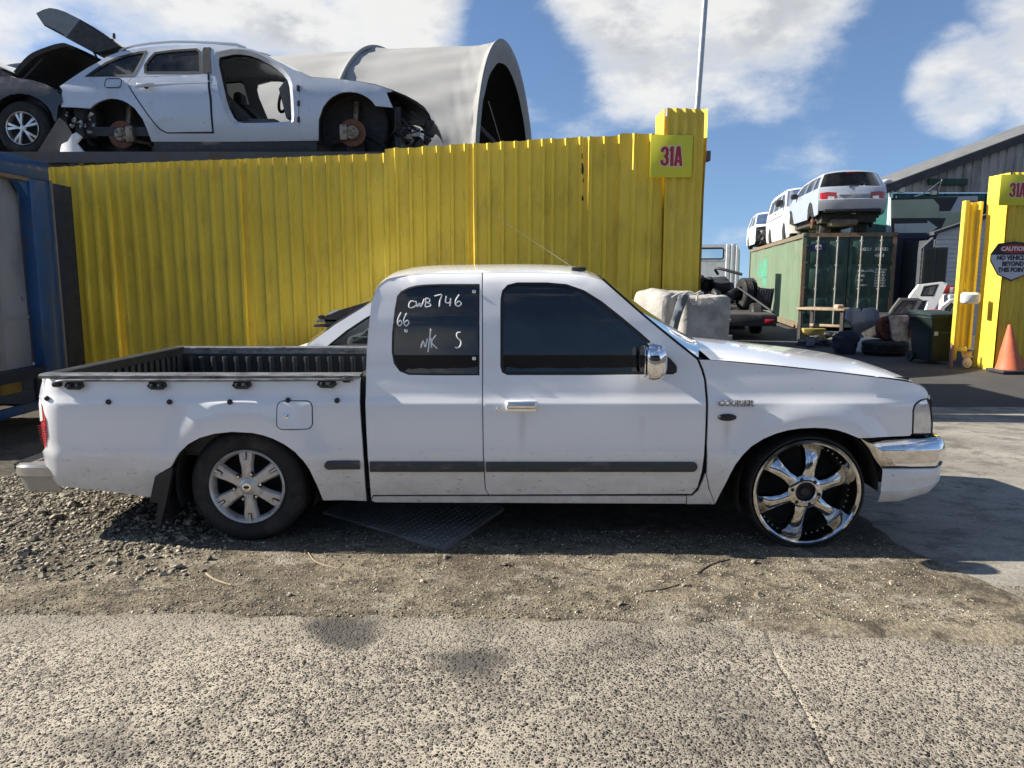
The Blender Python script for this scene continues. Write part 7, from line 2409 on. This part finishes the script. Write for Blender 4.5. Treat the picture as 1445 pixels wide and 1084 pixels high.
hatch('car_hatch', ((1254, 446), (1262, 436), (1278, 421), (1303, 421), (1309, 424), (1288, 446)), ((1258, 444), (1265, 436), (1280, 424), (1301, 424), (1284, 444)), 14.6, .55, 'lower dark-framed car hatch with dusty glass behind the bin', M('charcoal hatch frame', (.09, .09, .085), .5))
hatch('car_hatch', ((1283, 424), (1287, 417), (1303, 402), (1338, 398), (1344, 400), (1325, 425), (1306, 447), (1298, 447), (1310, 424)), ((1300, 418), (1309, 404), (1331, 401), (1319, 418)), 15.0, .5, 'upper white car hatch with dark glass leaning behind the bin', WPNT)
hatch('car_hatch', ((1322, 447), (1330, 434), (1346, 423), (1362, 420), (1362, 424), (1349, 428), (1338, 447)), ((1329, 445), (1336, 435), (1346, 427), (1349, 430), (1338, 445)), 14.5, .3, 'small white car door frame leaning between the bin and the yellow gate', WPNT)
o = MB().rbox(-.10, .10, -.06, .06, -.06, .06, .02).build('red_lamp', M('bright red lens', (.7, .04, .03), .3, coat=.5)); q = at(1320, 441, 14.2); o.location = (q.x, 14.2, q.z)
tag(o, 'bright red lamp lens lying on the bin side of the white hatches', 'lamp')
o = MB().rbox(-.22, .22, -.2, .2, 0, .55, .05).build('engine_cover', M('grey machine cover', (.35, .36, .36), .5, var=.3, vscale=8)); o.location = (at(1345, 440, 15.2).x, 15.2, .55)
tag(o, 'pale grey machine cover behind the yellow gate leaf', 'machine part')

# wheelie bin
GBIN = M('dark green bin plastic', (0.020, 0.033, 0.030), .45, var=.15, vscale=6, dirt=(.06, .065, .06), dirt_amt=.2)
q = gnd(1314, 507)
bn = empty('wheelie_bin', (q.x, q.y, -.06), 0.12, 'dark green wheelie bin standing at the left of the yellow gate', 'wheelie bin')
rings = []
for z, w, d in ((0.05, .21, .24), (.10, .22, .25), (.5, .255, .285), (.78, .285, .315), (.80, .30, .33), (.84, .30, .33)):
    rings.append([(x, y, z) for x, y in rrect(-w, w, -d, d, .05)])
MB().loft(rings, True, True).build('body', GBIN, bn)
MB().loft([[(x, y, z + (y + .35) * .05) for x, y in rrect(-w, w, -d, d, .05)] for z, w, d in ((.842, .325, .345), (.865, .325, .345), (.885, .29, .31))], True, True).build('lid', GBIN, bn)
MB().tube([(-.28, .36, .83), (.28, .36, .83)], .016, 8).build('handle', GBIN, bn)
for s in (-1, 1): MB().lathe([(.02, -.03), (.09, -.03), (.10, 0), (.09, .03), (.02, .03)], (s * .25, .22, .10), 'x', 18).build('wheel', BLACK, bn)
MB().rbox(-.20, -.13, -.300, -.292, .50, .57, .002, T(0, .0, 0, rx=0)).build('label_sticker', M('white sticker', (.7, .7, .7), .5), bn)
MB().rbox(-.06, .16, -.302, -.294, .54, .565, .002).build('embossed_text', M('pale emboss', (.09, .11, .105), .5), bn)

# ---- right gate: post, leaf with caster, signs, cone
q = gnd(1397, 517)
gp2 = gate_post('gate_post', q.x, q.x + 2.4, 11.85, 12.32, at(1411, 243.5, 11.85).z, 'yellow corrugated gate post on the right with the caution sign')
sign31(1412.5, 1458, 246.5, 290, 11.80, 'yellow sign reading 31A on the right gate post, cut by the photo edge')
gl = empty('gate_leaf', (at(1352, 500, 12.2).x, 12.2, 0), 0, 'folded yellow gate leaf on a caster beside the right gate post', 'gate')
ro = tuple(gl.location)
zt1, zb1 = at(1366, 286, 12.3).z, at(1366, 490, 12.3).z
xl = [at(px, 400, 12.3).x for px in (1351, 1358, 1374, 1383)]
s = sheet(xl[2] - xl[1], zb1, zt1, zt1 + .02, .10, .02, 'sine', seed=44)
MB().merge(s, T(xl[1], 12.36, 0)).build('leaf_sheet', YEL, gl, ro)
MB().rbox(xl[0], xl[1] - .012, 12.26, 12.36, zb1 - .22, zt1 + .03, .008).build('hinge_stile', YEL, gl, ro)
MB().rbox(xl[2] + .003, xl[2] + .05, 12.30, 12.40, zb1 - .03, zt1 + .02, .008).build('lock_stile', YEL, gl, ro)
MB().rbox(xl[1] - .01, xl[2], 12.31, 12.37, zb1 - .07, zb1 - .01, .008).build('bottom_rail', YEL, gl, ro)
cq = at(1357, 508, 12.1)
MB().lathe([(.0, -.025), (.03, -.028), (.04, -.018), (.075, -.018), (.085, 0), (.075, .02), (.0, .02)], (at(1366, 508, 12.1).x, 12.12, .03), 'y', 22).build('caster_wheel', M('pale caster', (.5, .48, .42), .4, .3), gl, ro)
MB().prism([(at(1360, 495, 12.1).x, .22), (at(1376, 495, 12.1).x, .22), (at(1370, 508, 12.1).x, .0), (at(1363, 508, 12.1).x, .0)], 12.15, 12.17).build('caster_fork', STEELD, gl, ro)
MB().rbox(at(1342, 500, 12.1).x, at(1346, 500, 12.1).x, 12.1, 12.14, -.05, .33, .004).build('drop_bolt', M('pinkish rust', (.3, .15, .12), .7), gl, ro)
MB().rbox(at(1364, 398, 12.2).x, at(1367, 398, 12.2).x, 12.28, 12.33, at(1366, 408, 12.2).z, at(1366, 398, 12.2).z, .008).build('pull_handle', YEL, gl, ro)
o = MB().loft([[(at(1359, 420, 12.0).x + .24 + (x) * k, 11.98 + d, at(1366, 421, 12).z + z * k) for x, z in rrect(-.135, .135, -.095, .095, .05)] for d, k in ((0, .6), (.03, .95), (.12, 1.0), (.16, .9))], True, True).build('car_mirror', M('white mirror shell', (.72, .72, .70), .35, var=.05))
o.location = (-.08, 0, 0); tag(o, 'white car mirror shell hung on the yellow gate leaf', 'mirror')
# caution sign: dished octagon-like shield
cs = empty('caution_sign', (at(1429, 370, 11.78).x, 11.78, at(1429, 397, 11.78).z), 0, 'shield shaped sign reading CAUTION no vehicles beyond this point', 'sign')
hh = at(1429, 342, 11.78).z - at(1429, 397, 11.78).z; ww = .36
shape = [(0, 0), (.62, .16), (1, .52), (1, .70), (.70, .97), (0, 1.02), (-.70, .97), (-1, .70), (-1, .52), (-.62, .16)]
shape = [(x * ww, z * hh) for x, z in shape]
MB().prism(shape, -.004, .004).build('board', M('sign black', (.012, .012, .014), .45), cs)
lowp = [(x * .94, .02 + z * .95) for x, z in shape if z < .71 * hh]; lowp = [p for p in lowp]
MB().prism([(0, .025), (.60 * ww, .18 * hh), (.955 * ww, .53 * hh), (.955 * ww, .68 * hh), (-.955 * ww, .68 * hh), (-.955 * ww, .53 * hh), (-.60 * ww, .18 * hh)], -.0065, -.0045).build('panel', M('sign pale grey', (.50, .52, .58), .45), cs)
MB().loft([[(.62 * ww * k * math.cos(a), -.0045 - dd, hh * .83 + .115 * hh * k * math.sin(a)) for a in np.linspace(0, 6.2832, 33)[:-1]] for k, dd in ((1, 0), (1, .002), (.01, .002))], True).build('red_oval', M('sign red', (.36, .018, .03), .5), cs)
SW_, SBK = M('sign white', (.75, .72, .66), .5), M('sign black', (.012, .012, .014), .45)
MB().merge(text_mb('CAUTION', hh * .15, .002, .003), T(0, -.009, hh * .83)).build('lettering', SW_, cs)
for i, tx in enumerate(('NO VEHICLES', 'BEYOND', 'THIS POINT')):
    MB().merge(text_mb(tx, hh * .155, .002, .0045, .90), T(0, -.009, hh * (.60 - i * .155))).build('lettering', SBK, cs)
# cone, leaning and squashed
q = gnd(1428, 521)
cn = empty('traffic_cone', (q.x, q.y, -.05), 0, 'faded orange traffic cone with a dented side by the right gate post', 'traffic cone')
ORG = M('faded orange plastic', (0.55, 0.13, 0.055), .6, var=.15, dirt=(.28, .12, .08), dirt_amt=.4, dscale=9)
rings = []
for i, t in enumerate(np.linspace(0, 1, 12)):
    r = .165 * (1 - t) + .025; z = .05 + .70 * t
    dent = .05 * math.exp(-((z - .18) / .08) ** 2)
    rings.append([(-.05 - .05 * t + (r + (dent if math.cos(a) > .3 else -dent * .2)) * math.cos(a), r * math.sin(a), z) for a in np.linspace(0, 6.2832, 25)[:-1]])
MB().loft(rings, True, True).build('cone', ORG, cn, None, 50)
MB().rbox(-.28, .26, -.22, .22, .0, .05, .015).build('base', M('black rubber base', (.03, .03, .03), .7, var=.3), cn)

# ---- navy container end beside the green one
nvp = GC + Vector((math.cos(AX) * 2.62, -math.sin(AX) * 2.62, 0)) + Vector((math.sin(AX), math.cos(AX), 0)) * .8
NAVC = M('navy container paint', (.018, .024, .05), .5, var=.2, dirt=(.05, .05, .06), dirt_amt=.2)
nv = container('navy_container', 6.06, 2.44, GH - .02, NAVC, 'dark navy container standing right of the green container', math.pi / 2 - AX, tuple(nvp + Vector((math.cos(AX) * 2.44, -math.sin(AX) * 2.44, 0))), pitch=.26)

# ---- warehouse with gable, billboard and gadgets
WYY = 26.0
def WQ(px, r, Y=WYY): q = at(px, r, Y); return (q.x, q.z)
wh = empty('warehouse', (at(1257, 400, WYY).x, WYY, 0), 0, 'old warehouse with grey corrugated gable and green upper wall behind the containers', 'building')
ro = tuple(wh.location)
GABLE = M('weathered grey iron', (0.40, 0.385, 0.35), .6, .2, var=.3, vscale=2, dirt=(.10, .095, .09), dirt_amt=.5, dscale=1.2, stretch=(1, 1, .25))
TEAL = M('teal painted iron', (0.012, 0.085, 0.078), .5, var=.2, vscale=2, dirt=(.05, .10, .09), dirt_amt=.3)
ex, ez = WQ(1257, 260); rx, rz_ = WQ(1445, 190)
slope = (rz_ - ez) / (rx - ex)
xr_end = rx + 5.5
# gable sheets: vertical corrugations, top following the roof
def gable(x0, x1, zb, top, mat, name, pitch=.28, depth=.05, y=WYY):
    pr = corr_profile(x1 - x0, pitch, 'trap')
    rows_ = [[(x0 + x, y + d * depth, zb + (top(x0 + x) - zb) * t) for x, d in pr] for t in (0, .5, 1)]
    return MB().grid(rows_).build(name, mat, wh, ro, 25)
rt = lambda x: ez + (x - ex) * slope
tz = WQ(1260, 272)[1]
gable(ex, xr_end, tz, lambda x: max(tz + .02, rt(x) - .05), GABLE, 'gable_wall')
gable(ex + .02, xr_end, 0, lambda x: tz - .02, TEAL, 'upper_wall', y=WYY + .03)
FASC = M('dark fascia', (.055, .055, .055), .8, var=.3)
MB().prism([(ex - .25, rt(ex - .25) - .25), (xr_end, rt(xr_end) - .25), (xr_end, rt(xr_end) + .05), (ex - .25, rt(ex - .25) + .05)], WYY - .25, WYY - .12).build('barge_board', FASC, wh, ro)
MB().prism([(ex - .25, rt(ex - .25)), (xr_end, rt(xr_end)), (xr_end, rt(xr_end) + .06), (ex - .25, rt(ex - .25) + .06)], WYY - .11, WYY + 6).build('roof', M('weathered roof iron', (.15, .15, .145), .6, .2, var=.3, vscale=2), wh, ro)
MB().box(ex, ex + .05, WYY + .06, WYY + 12, 0, ez).build('side_wall', TEAL, wh, ro)
MB().rbox(WQ(1327, 0)[0], WQ(1384, 0)[0], WYY - .16, WYY - .06, WQ(1330, 262)[1], WQ(1330, 253)[1], .02).build('green_beam', M('green beam', (.012, .05, .035), .6), wh, ro)
MB().tube([(ex - .03, WYY - .12, .0), (ex - .03, WYY - .12, ez - .2)], .07, 10).build('downpipe', M('white teal pipe', (.5, .62, .6), .5), wh, ro)
MB().tube(curve([(ex - .03, WYY - .12, ez - .2), (ex - .1, WYY - .14, ez + .05), (ex - .3, WYY - .2, ez + .05), (ex - .5, WYY - .2, ez - .05)], 5), .085, 10).build('gutter_elbow', M('white pipe', (.62, .64, .62), .5), wh, ro)
def gadget(px0, px1, r0, r1, nm, lab):
    a, b_ = WQ(px0, r1), WQ(px1, r0)
    o = MB().rbox(a[0], b_[0], WYY - .22, WYY - .06, a[1], b_[1], .03).build(nm, M('off white box', (.55, .52, .44), .5, var=.1)); tag(o, lab, 'wall box')
gadget(1264.5, 1273.5, 262, 273, 'wall_box', 'off white alarm box high on the teal warehouse wall')
gadget(1310, 1318, 270, 276, 'wall_lamp', 'small white flood lamp above the billboard')
MB().tube([(WQ(1322, 255)[0], WYY - .3, WQ(1322, 255)[1]), (WQ(1320.5, 274)[0], WYY - .12, WQ(1320.5, 274)[1])], .03, 6).build('lamp_bracket', GABLE, wh, ro)
MB().tube(curve([(*WQ(1286, 278)[:1], WYY - .2, WQ(1286, 278)[1]), (WQ(1300, 273)[0], WYY - .22, WQ(1300, 273)[1]), (WQ(1320, 258)[0], WYY - .25, WQ(1320, 258)[1])], 5), .02, 5).build('cable', M('pale cable', (.5, .52, .52), .6), wh, ro)
# billboard
bbd = empty('billboard', (at(1300, 340, WYY - .4).x, WYY - .4, 0), 0, 'large grey billboard with a right pointing arrow on the warehouse wall', 'billboard')
ro = tuple(bbd.location); BY = WYY - .4
def bp(l): return [WQ(px, r, BY) for px, r in l]
BG = M('billboard pale', (.42, .44, .45), .5, var=.08, vscale=1); BD = M('billboard black', (.012, .013, .016), .5); BO = M('billboard olive', (.36, .39, .27), .5, var=.15, vscale=1.2, dirt=(.3, .33, .22), dirt_amt=.4, dscale=.8)
MB().prism(bp([(1257, 280), (1380, 276.5), (1380, 332), (1257, 332)]), BY, BY + .08).build('board', BG, bbd, ro)
MB().prism(bp([(1258, 279.5), (1352, 278), (1341, 298), (1325.5, 298.5), (1325.5, 307.5), (1336, 307.5), (1326, 326), (1310, 331.5), (1258, 331.5)]), BY - .006, BY - .001).build('black_field', BD, bbd, ro)
MB().prism(bp([(1258, 282.5), (1317, 281), (1325, 290), (1325, 307.5), (1258, 308)]), BY - .012, BY - .007).build('olive_block', BO, bbd, ro)
MB().prism(bp([(1327, 300.5), (1364, 298.5), (1364, 308), (1340, 320), (1327, 325), (1335, 308), (1327, 308)]), BY - .012, BY - .007).build('olive_wedge', BO, bbd, ro)
MB().prism(bp([(1262, 316), (1308.5, 315), (1308.5, 311), (1322.5, 321), (1308.5, 331), (1308.5, 328.5), (1262, 329)]), BY - .018, BY - .013).build('arrow', M('billboard grey', (.44, .46, .43), .5, var=.1), bbd, ro)
for r_ in (286, 293.5):
    x, z = WQ(1357, r_, BY)
    MB().merge(text_mb('022 12204' if r_ < 290 else '022 12', .17, .004, .004, .8, 'LEFT'), T(x, BY - .004, z)).build('phone_number', BD, bbd, ro)

# ---- grey weatherboard office
OY = 19.5
of = empty('weatherboard_office', (at(1315, 400, OY).x, OY, 0), 0, 'pale grey weatherboard office with dark windows behind the yellow gate', 'building')
ro = tuple(of.location)
WB_ = M('pale grey weatherboard', (.50, .50, .48), .6, var=.08, vscale=3); WBD = M('shaded weatherboard', (.055, .06, .07), .6, var=.15)  # second tone is the same boards, darkened for the shaded left face
x0, x1 = at(1315, 400, OY).x, at(1420, 400, OY).x
ztop0, ztop1 = at(1315, 332, OY).z, at(1400, 305, OY).z
wx0, wx1 = at(1314, 400, OY).x + .02, at(1333, 400, OY).x
wz0, wz1 = at(1320, 398, OY).z, at(1320, 352, OY).z
nb = 26
for k in range(nb):
    z0_ = -.06 + k * (ztop1 + .06) / nb; z1_ = z0_ + (ztop1 + .06) / nb
    for (a, b_) in (((wx1 + .001, x1),) if wz0 - .02 < (z0_ + z1_) / 2 < wz1 + .02 else ((x0, x1),)):
        def clipx(z): return x0 + max(0, (z - ztop0)) / max(1e-6, (ztop1 - ztop0)) * (at(1400, 305, OY).x - x0)
        a0_, a1_ = max(a, clipx(z0_)), max(a, clipx(z1_))
        if a1_ >= b_: continue
        MB().add([(a0_, OY - .025, z0_), (b_, OY - .025, z0_), (b_, OY - .004, z1_), (a1_, OY - .004, z1_), (a0_, OY, z0_), (b_, OY, z0_)], [(0, 1, 2, 3), (0, 4, 5, 1)]).build('weatherboard', WB_, of, ro, 0)
# left wing wall set back, its shade put into the darker board colour
lx0 = at(1281, 400, OY + .6).x
MB().prism([(lx0, -.06), (x0 - .01, -.06), (x0 - .01, ztop0 - .05), (lx0, at(1281, 352, OY + .6).z)], OY + .05, OY + .2).build('side_wall', WBD, of, ro)
for k in range(18):
    z0_ = .2 + k * .15
    if z0_ > ztop0 - .5: break
    MB().box(lx0 + .02, x0 - .02, OY + .03, OY + .049, z0_, z0_ + .12).build('shaded_board', WBD, of, ro)
MB().box(wx0 - .3, wx1, OY - .03, OY - .002, wz0 - .05, wz1 + .05).build('window_frame', M('dark window frame', (.06, .06, .06), .5), of, ro)
for (a, b_) in ((wx0 - .26, wx0 - .02), (wx0 + .04, wx1 - .04)):
    MB().box(a, b_, OY - .045, OY - .032, wz0, wz1).build('window_pane', M('dark office glass', (.02, .024, .03), .05, coat=1.0), of, ro)
MB().prism([(x0 - .1, ztop0), (at(1400, 305, OY).x, ztop1), (x1, ztop1 + .1), (x1, ztop1 + .2), (at(1400, 305, OY).x, ztop1 + .1), (x0 - .1, ztop0 + .08)], OY - .10, OY + .12).build('roof', FASC, of, ro)
MB().box(x0 + .1, x1, OY + .02, OY + 2.9, -.06, ztop0 - .1).build('inner_wall', WBD, of, ro)
# SITE notice by the office
sq = at(1349, 418, 16.5)
sn = empty('site_notice', (sq.x, 16.5, 0), 0, 'red and white SITE notice behind the yellow gate leaf', 'sign')
sz = at(1349, 403.5, 16.5).z
MB().rbox(-.32, .32, -.01, .01, sz - .5, sz, .004).build('board', M('sign white', (.75, .72, .66), .5), sn)
MB().rbox(-.32, .32, -.014, -.011, sz - .24, sz - .0, .002).build('red_band', M('notice red', (.55, .03, .025), .5), sn)
MB().rbox(-.16, .29, -.018, -.015, sz - .21, sz - .03, .002).build('white_field', M('sign white', (.75, .72, .66), .5), sn)
MB().merge(text_mb('SITE', .20, .003, .006, .85), T(.065, -.021, sz - .12)).build('lettering', M('notice red', (.55, .03, .025), .5), sn)
MB().rbox(-.02, .02, .011, .05, -.06, sz - .05, .005).build('post', STEELD, sn)
# ================================================================== SMALL THINGS AND WHAT LIES BEHIND THE CAMERA
# chequer plate under the pickup
CHQ = M('chequer plate steel', (0.17, 0.165, 0.16), .5, .1, var=.25, vscale=5, dirt=(.13, .11, .085), dirt_amt=.4, dscale=6)
pq = [gnd(455, 724, .012), gnd(628, 776, .012), gnd(712, 718, .012)]
p4 = pq[0] + pq[2] - pq[1]
cpl = empty('chequer_plate', tuple(pq[1]), 0, 'steel chequer plate lying on the dirt under the pickup', 'steel plate')
ro = tuple(pq[1])
P4 = [pq[0], pq[1], pq[2], p4]
zt_ = .022
mb = MB(); mb.add([(p.x, p.y, zt_) for p in P4] + [(p.x, p.y, zt_ - .02) for p in P4], [(0, 1, 2, 3), (0, 4, 5, 1), (1, 5, 6, 2), (2, 6, 7, 3), (3, 7, 4, 0)])
mb.build('plate', CHQ, cpl, ro, 0)
stud = MB(); n_u, n_v = 24, 20
e1, e2 = (pq[0] - pq[1]) / n_u, (pq[2] - pq[1]) / n_v
for i in range(n_u):
    for j in range(n_v):
        c = pq[1] + e1 * (i + .5) + e2 * (j + .5)
        a = math.radians(35 if (i + j) % 2 else 125)
        d = Vector((math.cos(a), math.sin(a), 0)) * .017; w = Vector((-math.sin(a), math.cos(a), 0)) * .0065
        stud.add([(c.x - d.x, c.y - d.y, zt_), (c.x + w.x, c.y + w.y, zt_ + .0), (c.x + d.x, c.y + d.y, zt_), (c.x - w.x, c.y - w.y, zt_), (c.x, c.y, zt_ + .006)], [(0, 3, 4), (3, 2, 4), (2, 1, 4), (1, 0, 4)])
stud.build('tread_lozenges', CHQ, cpl, ro, 0, kind='stuff')

# twigs and flakes on the dirt
TW = M('dry twig', (.30, .24, .16), .9, var=.3); TWD = M('dark twig', (.07, .055, .04), .9)
def twig(pts, r, m_, lab):
    g = [gnd(*p) for p in pts]
    pp = curve([(q.x, q.y, dh(q.x, q.y) + r * 1.2) for q in g], 5)
    o = MB().tube(pp, r, 6).build('twig', m_); tag(o, lab, 'twig', 'twigs on the dirt before the pickup')
twig([(291, 815), (305, 824), (327, 831)], .005, TW, 'short pale twig on the dirt below the rear wheel')
twig([(434, 781), (447, 796), (478, 805)], .003, TW, 'thin bent straw on the dirt right of the rear wheel')
twig([(808, 797), (828, 802), (846, 805)], .0025, TWD, 'thin dark twig on the dirt below the door')
twig([(910, 832), (935, 829), (958, 822)], .0025, TWD, 'crooked dark root on the dirt below the mirror')
twig([(985, 806), (1003, 795), (1030, 787)], .003, TWD, 'curved dark twig beside the front wheel shadow')
twig([(36, 741), (52, 726), (58, 716)], .008, TWD, 'grey stick standing out of the rubble at the left')
o = bpy.data.objects.new('dark_stone', stone_me[2]); COL.objects.link(o); q = gnd(294, 792); o.location = (q.x, q.y, .02); o.scale = (.028, .024, .026)
tag(o, 'dark stone by itself on the dirt below the rear wheel', 'stone')

# ---- second white car, nose left, between the pickup and the fence
SY, SYC = 6.05, 6.80
ov = (at(560, 480, SY).x, SYC, 0)
wc2 = empty('white_sedan', ov, 0, 'white car with sloping screen pillar half hidden behind the pickup tray', 'car')
def s2(mb, nm, mat, both=False):
    o = mb.build(nm, mat, wc2, ov)
    if both: mb.mirror_y(SYC).build(nm, mat, wc2, ov)
    return o
WH2 = M('white sedan paint', (.74, .75, .76), .35, var=.04, coat=.4, dirt=(.5, .48, .44), dirt_amt=.1)
pil = [SP(*p, SY) for p in ((431, 489), (470, 459), (500, 440), (530, 421), (560, 413), (640, 409), (690, 416), (760, 470), (780, 500))]
low = [(780 / 1.0, 0)]
zs_ = at(600, 489, SY).z
body_o = [pil[0]] + pil[1:] + [(pil[-1][0] + .3, .3), (pil[0][0] - 1.0, .3), (pil[0][0] - 1.05, .58)]
wnd = [SP(*p, SY) for p in ((462, 488), (487, 467), (512, 450), (535, 436), (562, 427), (600, 425), (600, 488))]
wnd2 = [SP(*p, SY) for p in ((612, 425), (645, 422), (685, 428), (730, 470), (738, 488), (612, 488))]
y2 = lambda x, z: SY + max(0, z - .85) * .38
s2(panel(body_o, y2, [wnd, wnd2], .1, None, .04, .06), 'body_side', WH2, True)
for w_ in (wnd,):
    s2(panel(inset(w_, .10), lambda x, z: y2(x, z) + .02, dx=.3, lip=0), 'side_window', CGLASS, True)
    ri_ = inset(w_, .018)
    s2(MB().loft([[(x, y2(x, z) - .003, z) for x, z in w_], [(x, y2(x, z) + .012, z) for x, z in ri_]], True), 'window_rubber', SEALC, True)
near = [(x, y2(x, z) + .02, z) for x, z in pil[:4]]
s2(strip(near, [(x, 2 * SYC - y, z) for x, y, z in near], .08, 10, 2, (-.6, 0, .6)), 'windscreen', SCREEN)
near = [(x, y2(x, z), z) for x, z in pil[3:7]]
s2(strip(near, [(x, 2 * SYC - y, z) for x, y, z in near], .05, 10, 2.4, (0, 0, 1)), 'roof', WH2)
near = [(x, y2(x, z), z) for x, z in ((pil[0][0] - 1.05, .58), (pil[0][0] - .5, .70), (pil[0][0] + .02, zs_))]
s2(strip(near, [(x, 2 * SYC - y, z) for x, y, z in near], .03, 8, 2.4, (0, 0, 1)), 'bonnet', WH2)
s2(MB().rbox(SP(475, 480, SY)[0], SP(512, 480, SY)[0], SY + .35, SY + .8, .7, zs_ + .06, .05), 'dashboard', TRIM)
s2(MB().box(pil[0][0] - 1.0, pil[-1][0] + .2, SY + .1, 2 * SYC - SY - .1, .2, .5), 'floor_pan', DARK)
for xx in (pil[0][0] - .45, pil[-1][0] - .4):
    for yy in (SY + .02, 2 * SYC - SY - .2):
        s2(MB().lathe([(.0, .0), (.18, .0), (.2, .02), (.27, .0), (.30, .04), (.30, .18), (.05, .19)], (xx, yy, .30), 'y', 20), 'wheel', RUBBER)
# black rack and plastic trim lying on its screen
rk = empty('roof_rack', tuple(at(455, 462, 6.3)), 0, 'black folded roof rack lying on the white car screen', 'roof rack')
ro = tuple(rk.location)
def R6(px, r): q = at(px, r, 6.3); return (q.x, q.z)
MB().prism([R6(458, 447), R6(468, 441), R6(522, 425), R6(522, 432), R6(490, 447), R6(474, 461), R6(459, 462)], 6.30, 6.42).build('side_plate', BLACK, rk, ro)
MB().rbox(R6(425, 0)[0], R6(460, 0)[0], 6.30, 6.40, R6(0, 462)[1], R6(0, 458)[1], .006).build('lower_bar', BLACK, rk, ro)
MB().rbox(R6(429, 0)[0], R6(460, 0)[0], 6.30, 6.40, R6(0, 455)[1], R6(0, 450)[1], .006).build('upper_bar', M('grey bar', (.12, .12, .12), .5), rk, ro)
MB().rbox(R6(433, 0)[0], R6(440, 0)[0], 6.28, 6.36, R6(0, 450)[1], R6(0, 445)[1], .006).build('clamp', BLACK, rk, ro)
MB().prism([R6(463, 442), R6(477, 436), R6(479, 438), R6(465, 444)], 6.28, 6.30).build('bright_clip', M('pale clip', (.45, .45, .43), .5), rk, ro)

# ---- low dark ridge all round the horizon (the windows mirror it)
HM = M('distant dark bush', (.022, .027, .02), .95, var=.4, vscale=.05)
rr_ = random.Random(4); ring0, ring1, ring2 = [], [], []
for k in range(120):
    a = 2 * math.pi * k / 120; R0 = 210
    h = 7 + 4 * math.sin(a * 5 + 1) + 3 * math.sin(a * 11) + rr_.uniform(0, 2)
    front_ = math.cos(a - math.pi / 2) > .55
    if front_: h = 1.0
    ring0.append((R0 * math.cos(a), R0 * math.sin(a), -1)); ring1.append((R0 * 1.04 * math.cos(a), R0 * 1.04 * math.sin(a), h)); ring2.append((R0 * 1.5 * math.cos(a), R0 * 1.5 * math.sin(a), -1))
MB().loft([ring0, ring1, ring2], True).build('hills', HM, None, None, 60, kind='structure')
# power pole over the street behind the photographer
pp_ = empty('power_pole', (-6.5, -18, 0), 0, 'wooden power pole across the street, seen mirrored in the pickup window', 'power pole')
MB().tube([(0, 0, -.1), (0, 0, 9.5)], [.16, .11], 10).build('pole', M('pole timber', (.10, .08, .06), .9), pp_)
for z in (8.4, 9.1): MB().rbox(-1.2, 1.2, -.06, .06, z, z + .12, .01).build('cross_arm', M('pole timber', (.10, .08, .06), .9), pp_)
# long low shed across the street
sd = empty('street_shed', (0, -22, 0), 0, 'long dark shed across the street, seen mirrored in the pickup windows', 'building')
MB().box(-26, 20, -8, 0, -.06, 4.5).build('wall', M('dark shed wall', (.02, .02, .022), .8, var=.2), sd)
MB().prism([(-8.3, 4.5), (.3, 4.5), (-4, 5.7)], -26.3, 20.3, axis='x').build('roof', M('dark shed roof', (.022, .02, .02), .8, var=.2), sd)
for x in (-20, -12, -3, 6, 14): MB().rbox(x - 1.4, x + 1.4, .0, .06, -.05, 2.9, .02).build('roller_door', M('shed door', (.05, .05, .055), .6), sd)

# ---- parts that come in sets become separate parts
def split_loose(names):
    for o in [o for o in list(COL.objects) if o.type == 'MESH' and o.name.split('.')[0] in names]:
        me = o.data; n = len(me.vertices)
        par = np.arange(n)
        ed = np.empty(len(me.edges) * 2, np.int32); me.edges.foreach_get('vertices', ed); ed = ed.reshape(-1, 2)
        while True:
            m_ = np.minimum(par[ed[:, 0]], par[ed[:, 1]]); q = par.copy()
            np.minimum.at(q, ed[:, 0], m_); np.minimum.at(q, ed[:, 1], m_); q = q[q]
            if (q == par).all(): break
            par = q
        roots = np.unique(par)
        if len(roots) < 2 or len(roots) > 60: continue
        vs = [tuple(v.co) for v in me.vertices]; fs = [tuple(p.vertices) for p in me.polygons]; mat = me.materials[0]
        base = o.name.split('.')[0]; parent = o.parent; mw = o.matrix_local.copy()
        for r in roots:
            idx = np.nonzero(par == r)[0]; mp = {int(a): i for i, a in enumerate(idx)}
            mb = MB(); mb.v = [vs[int(a)] for a in idx]; mb.f = [tuple(mp[k] for k in f) for f in fs if f[0] in mp]
            c = mb.build(base, mat, parent); c.matrix_local = mw
        bpy.data.objects.remove(o)
split_loose({'wheel_nut', 'nut_recess', 'spoke_prong', 'spoke_slot', 'spoke', 'seat_back', 'front_seat', 'seat', 'tailgate_frame', 'pen_stroke'})
for o in COL.objects:
    if o.name.split('.')[0] in ('rim_stud', 'lens_rib'): o['kind'] = 'stuff'
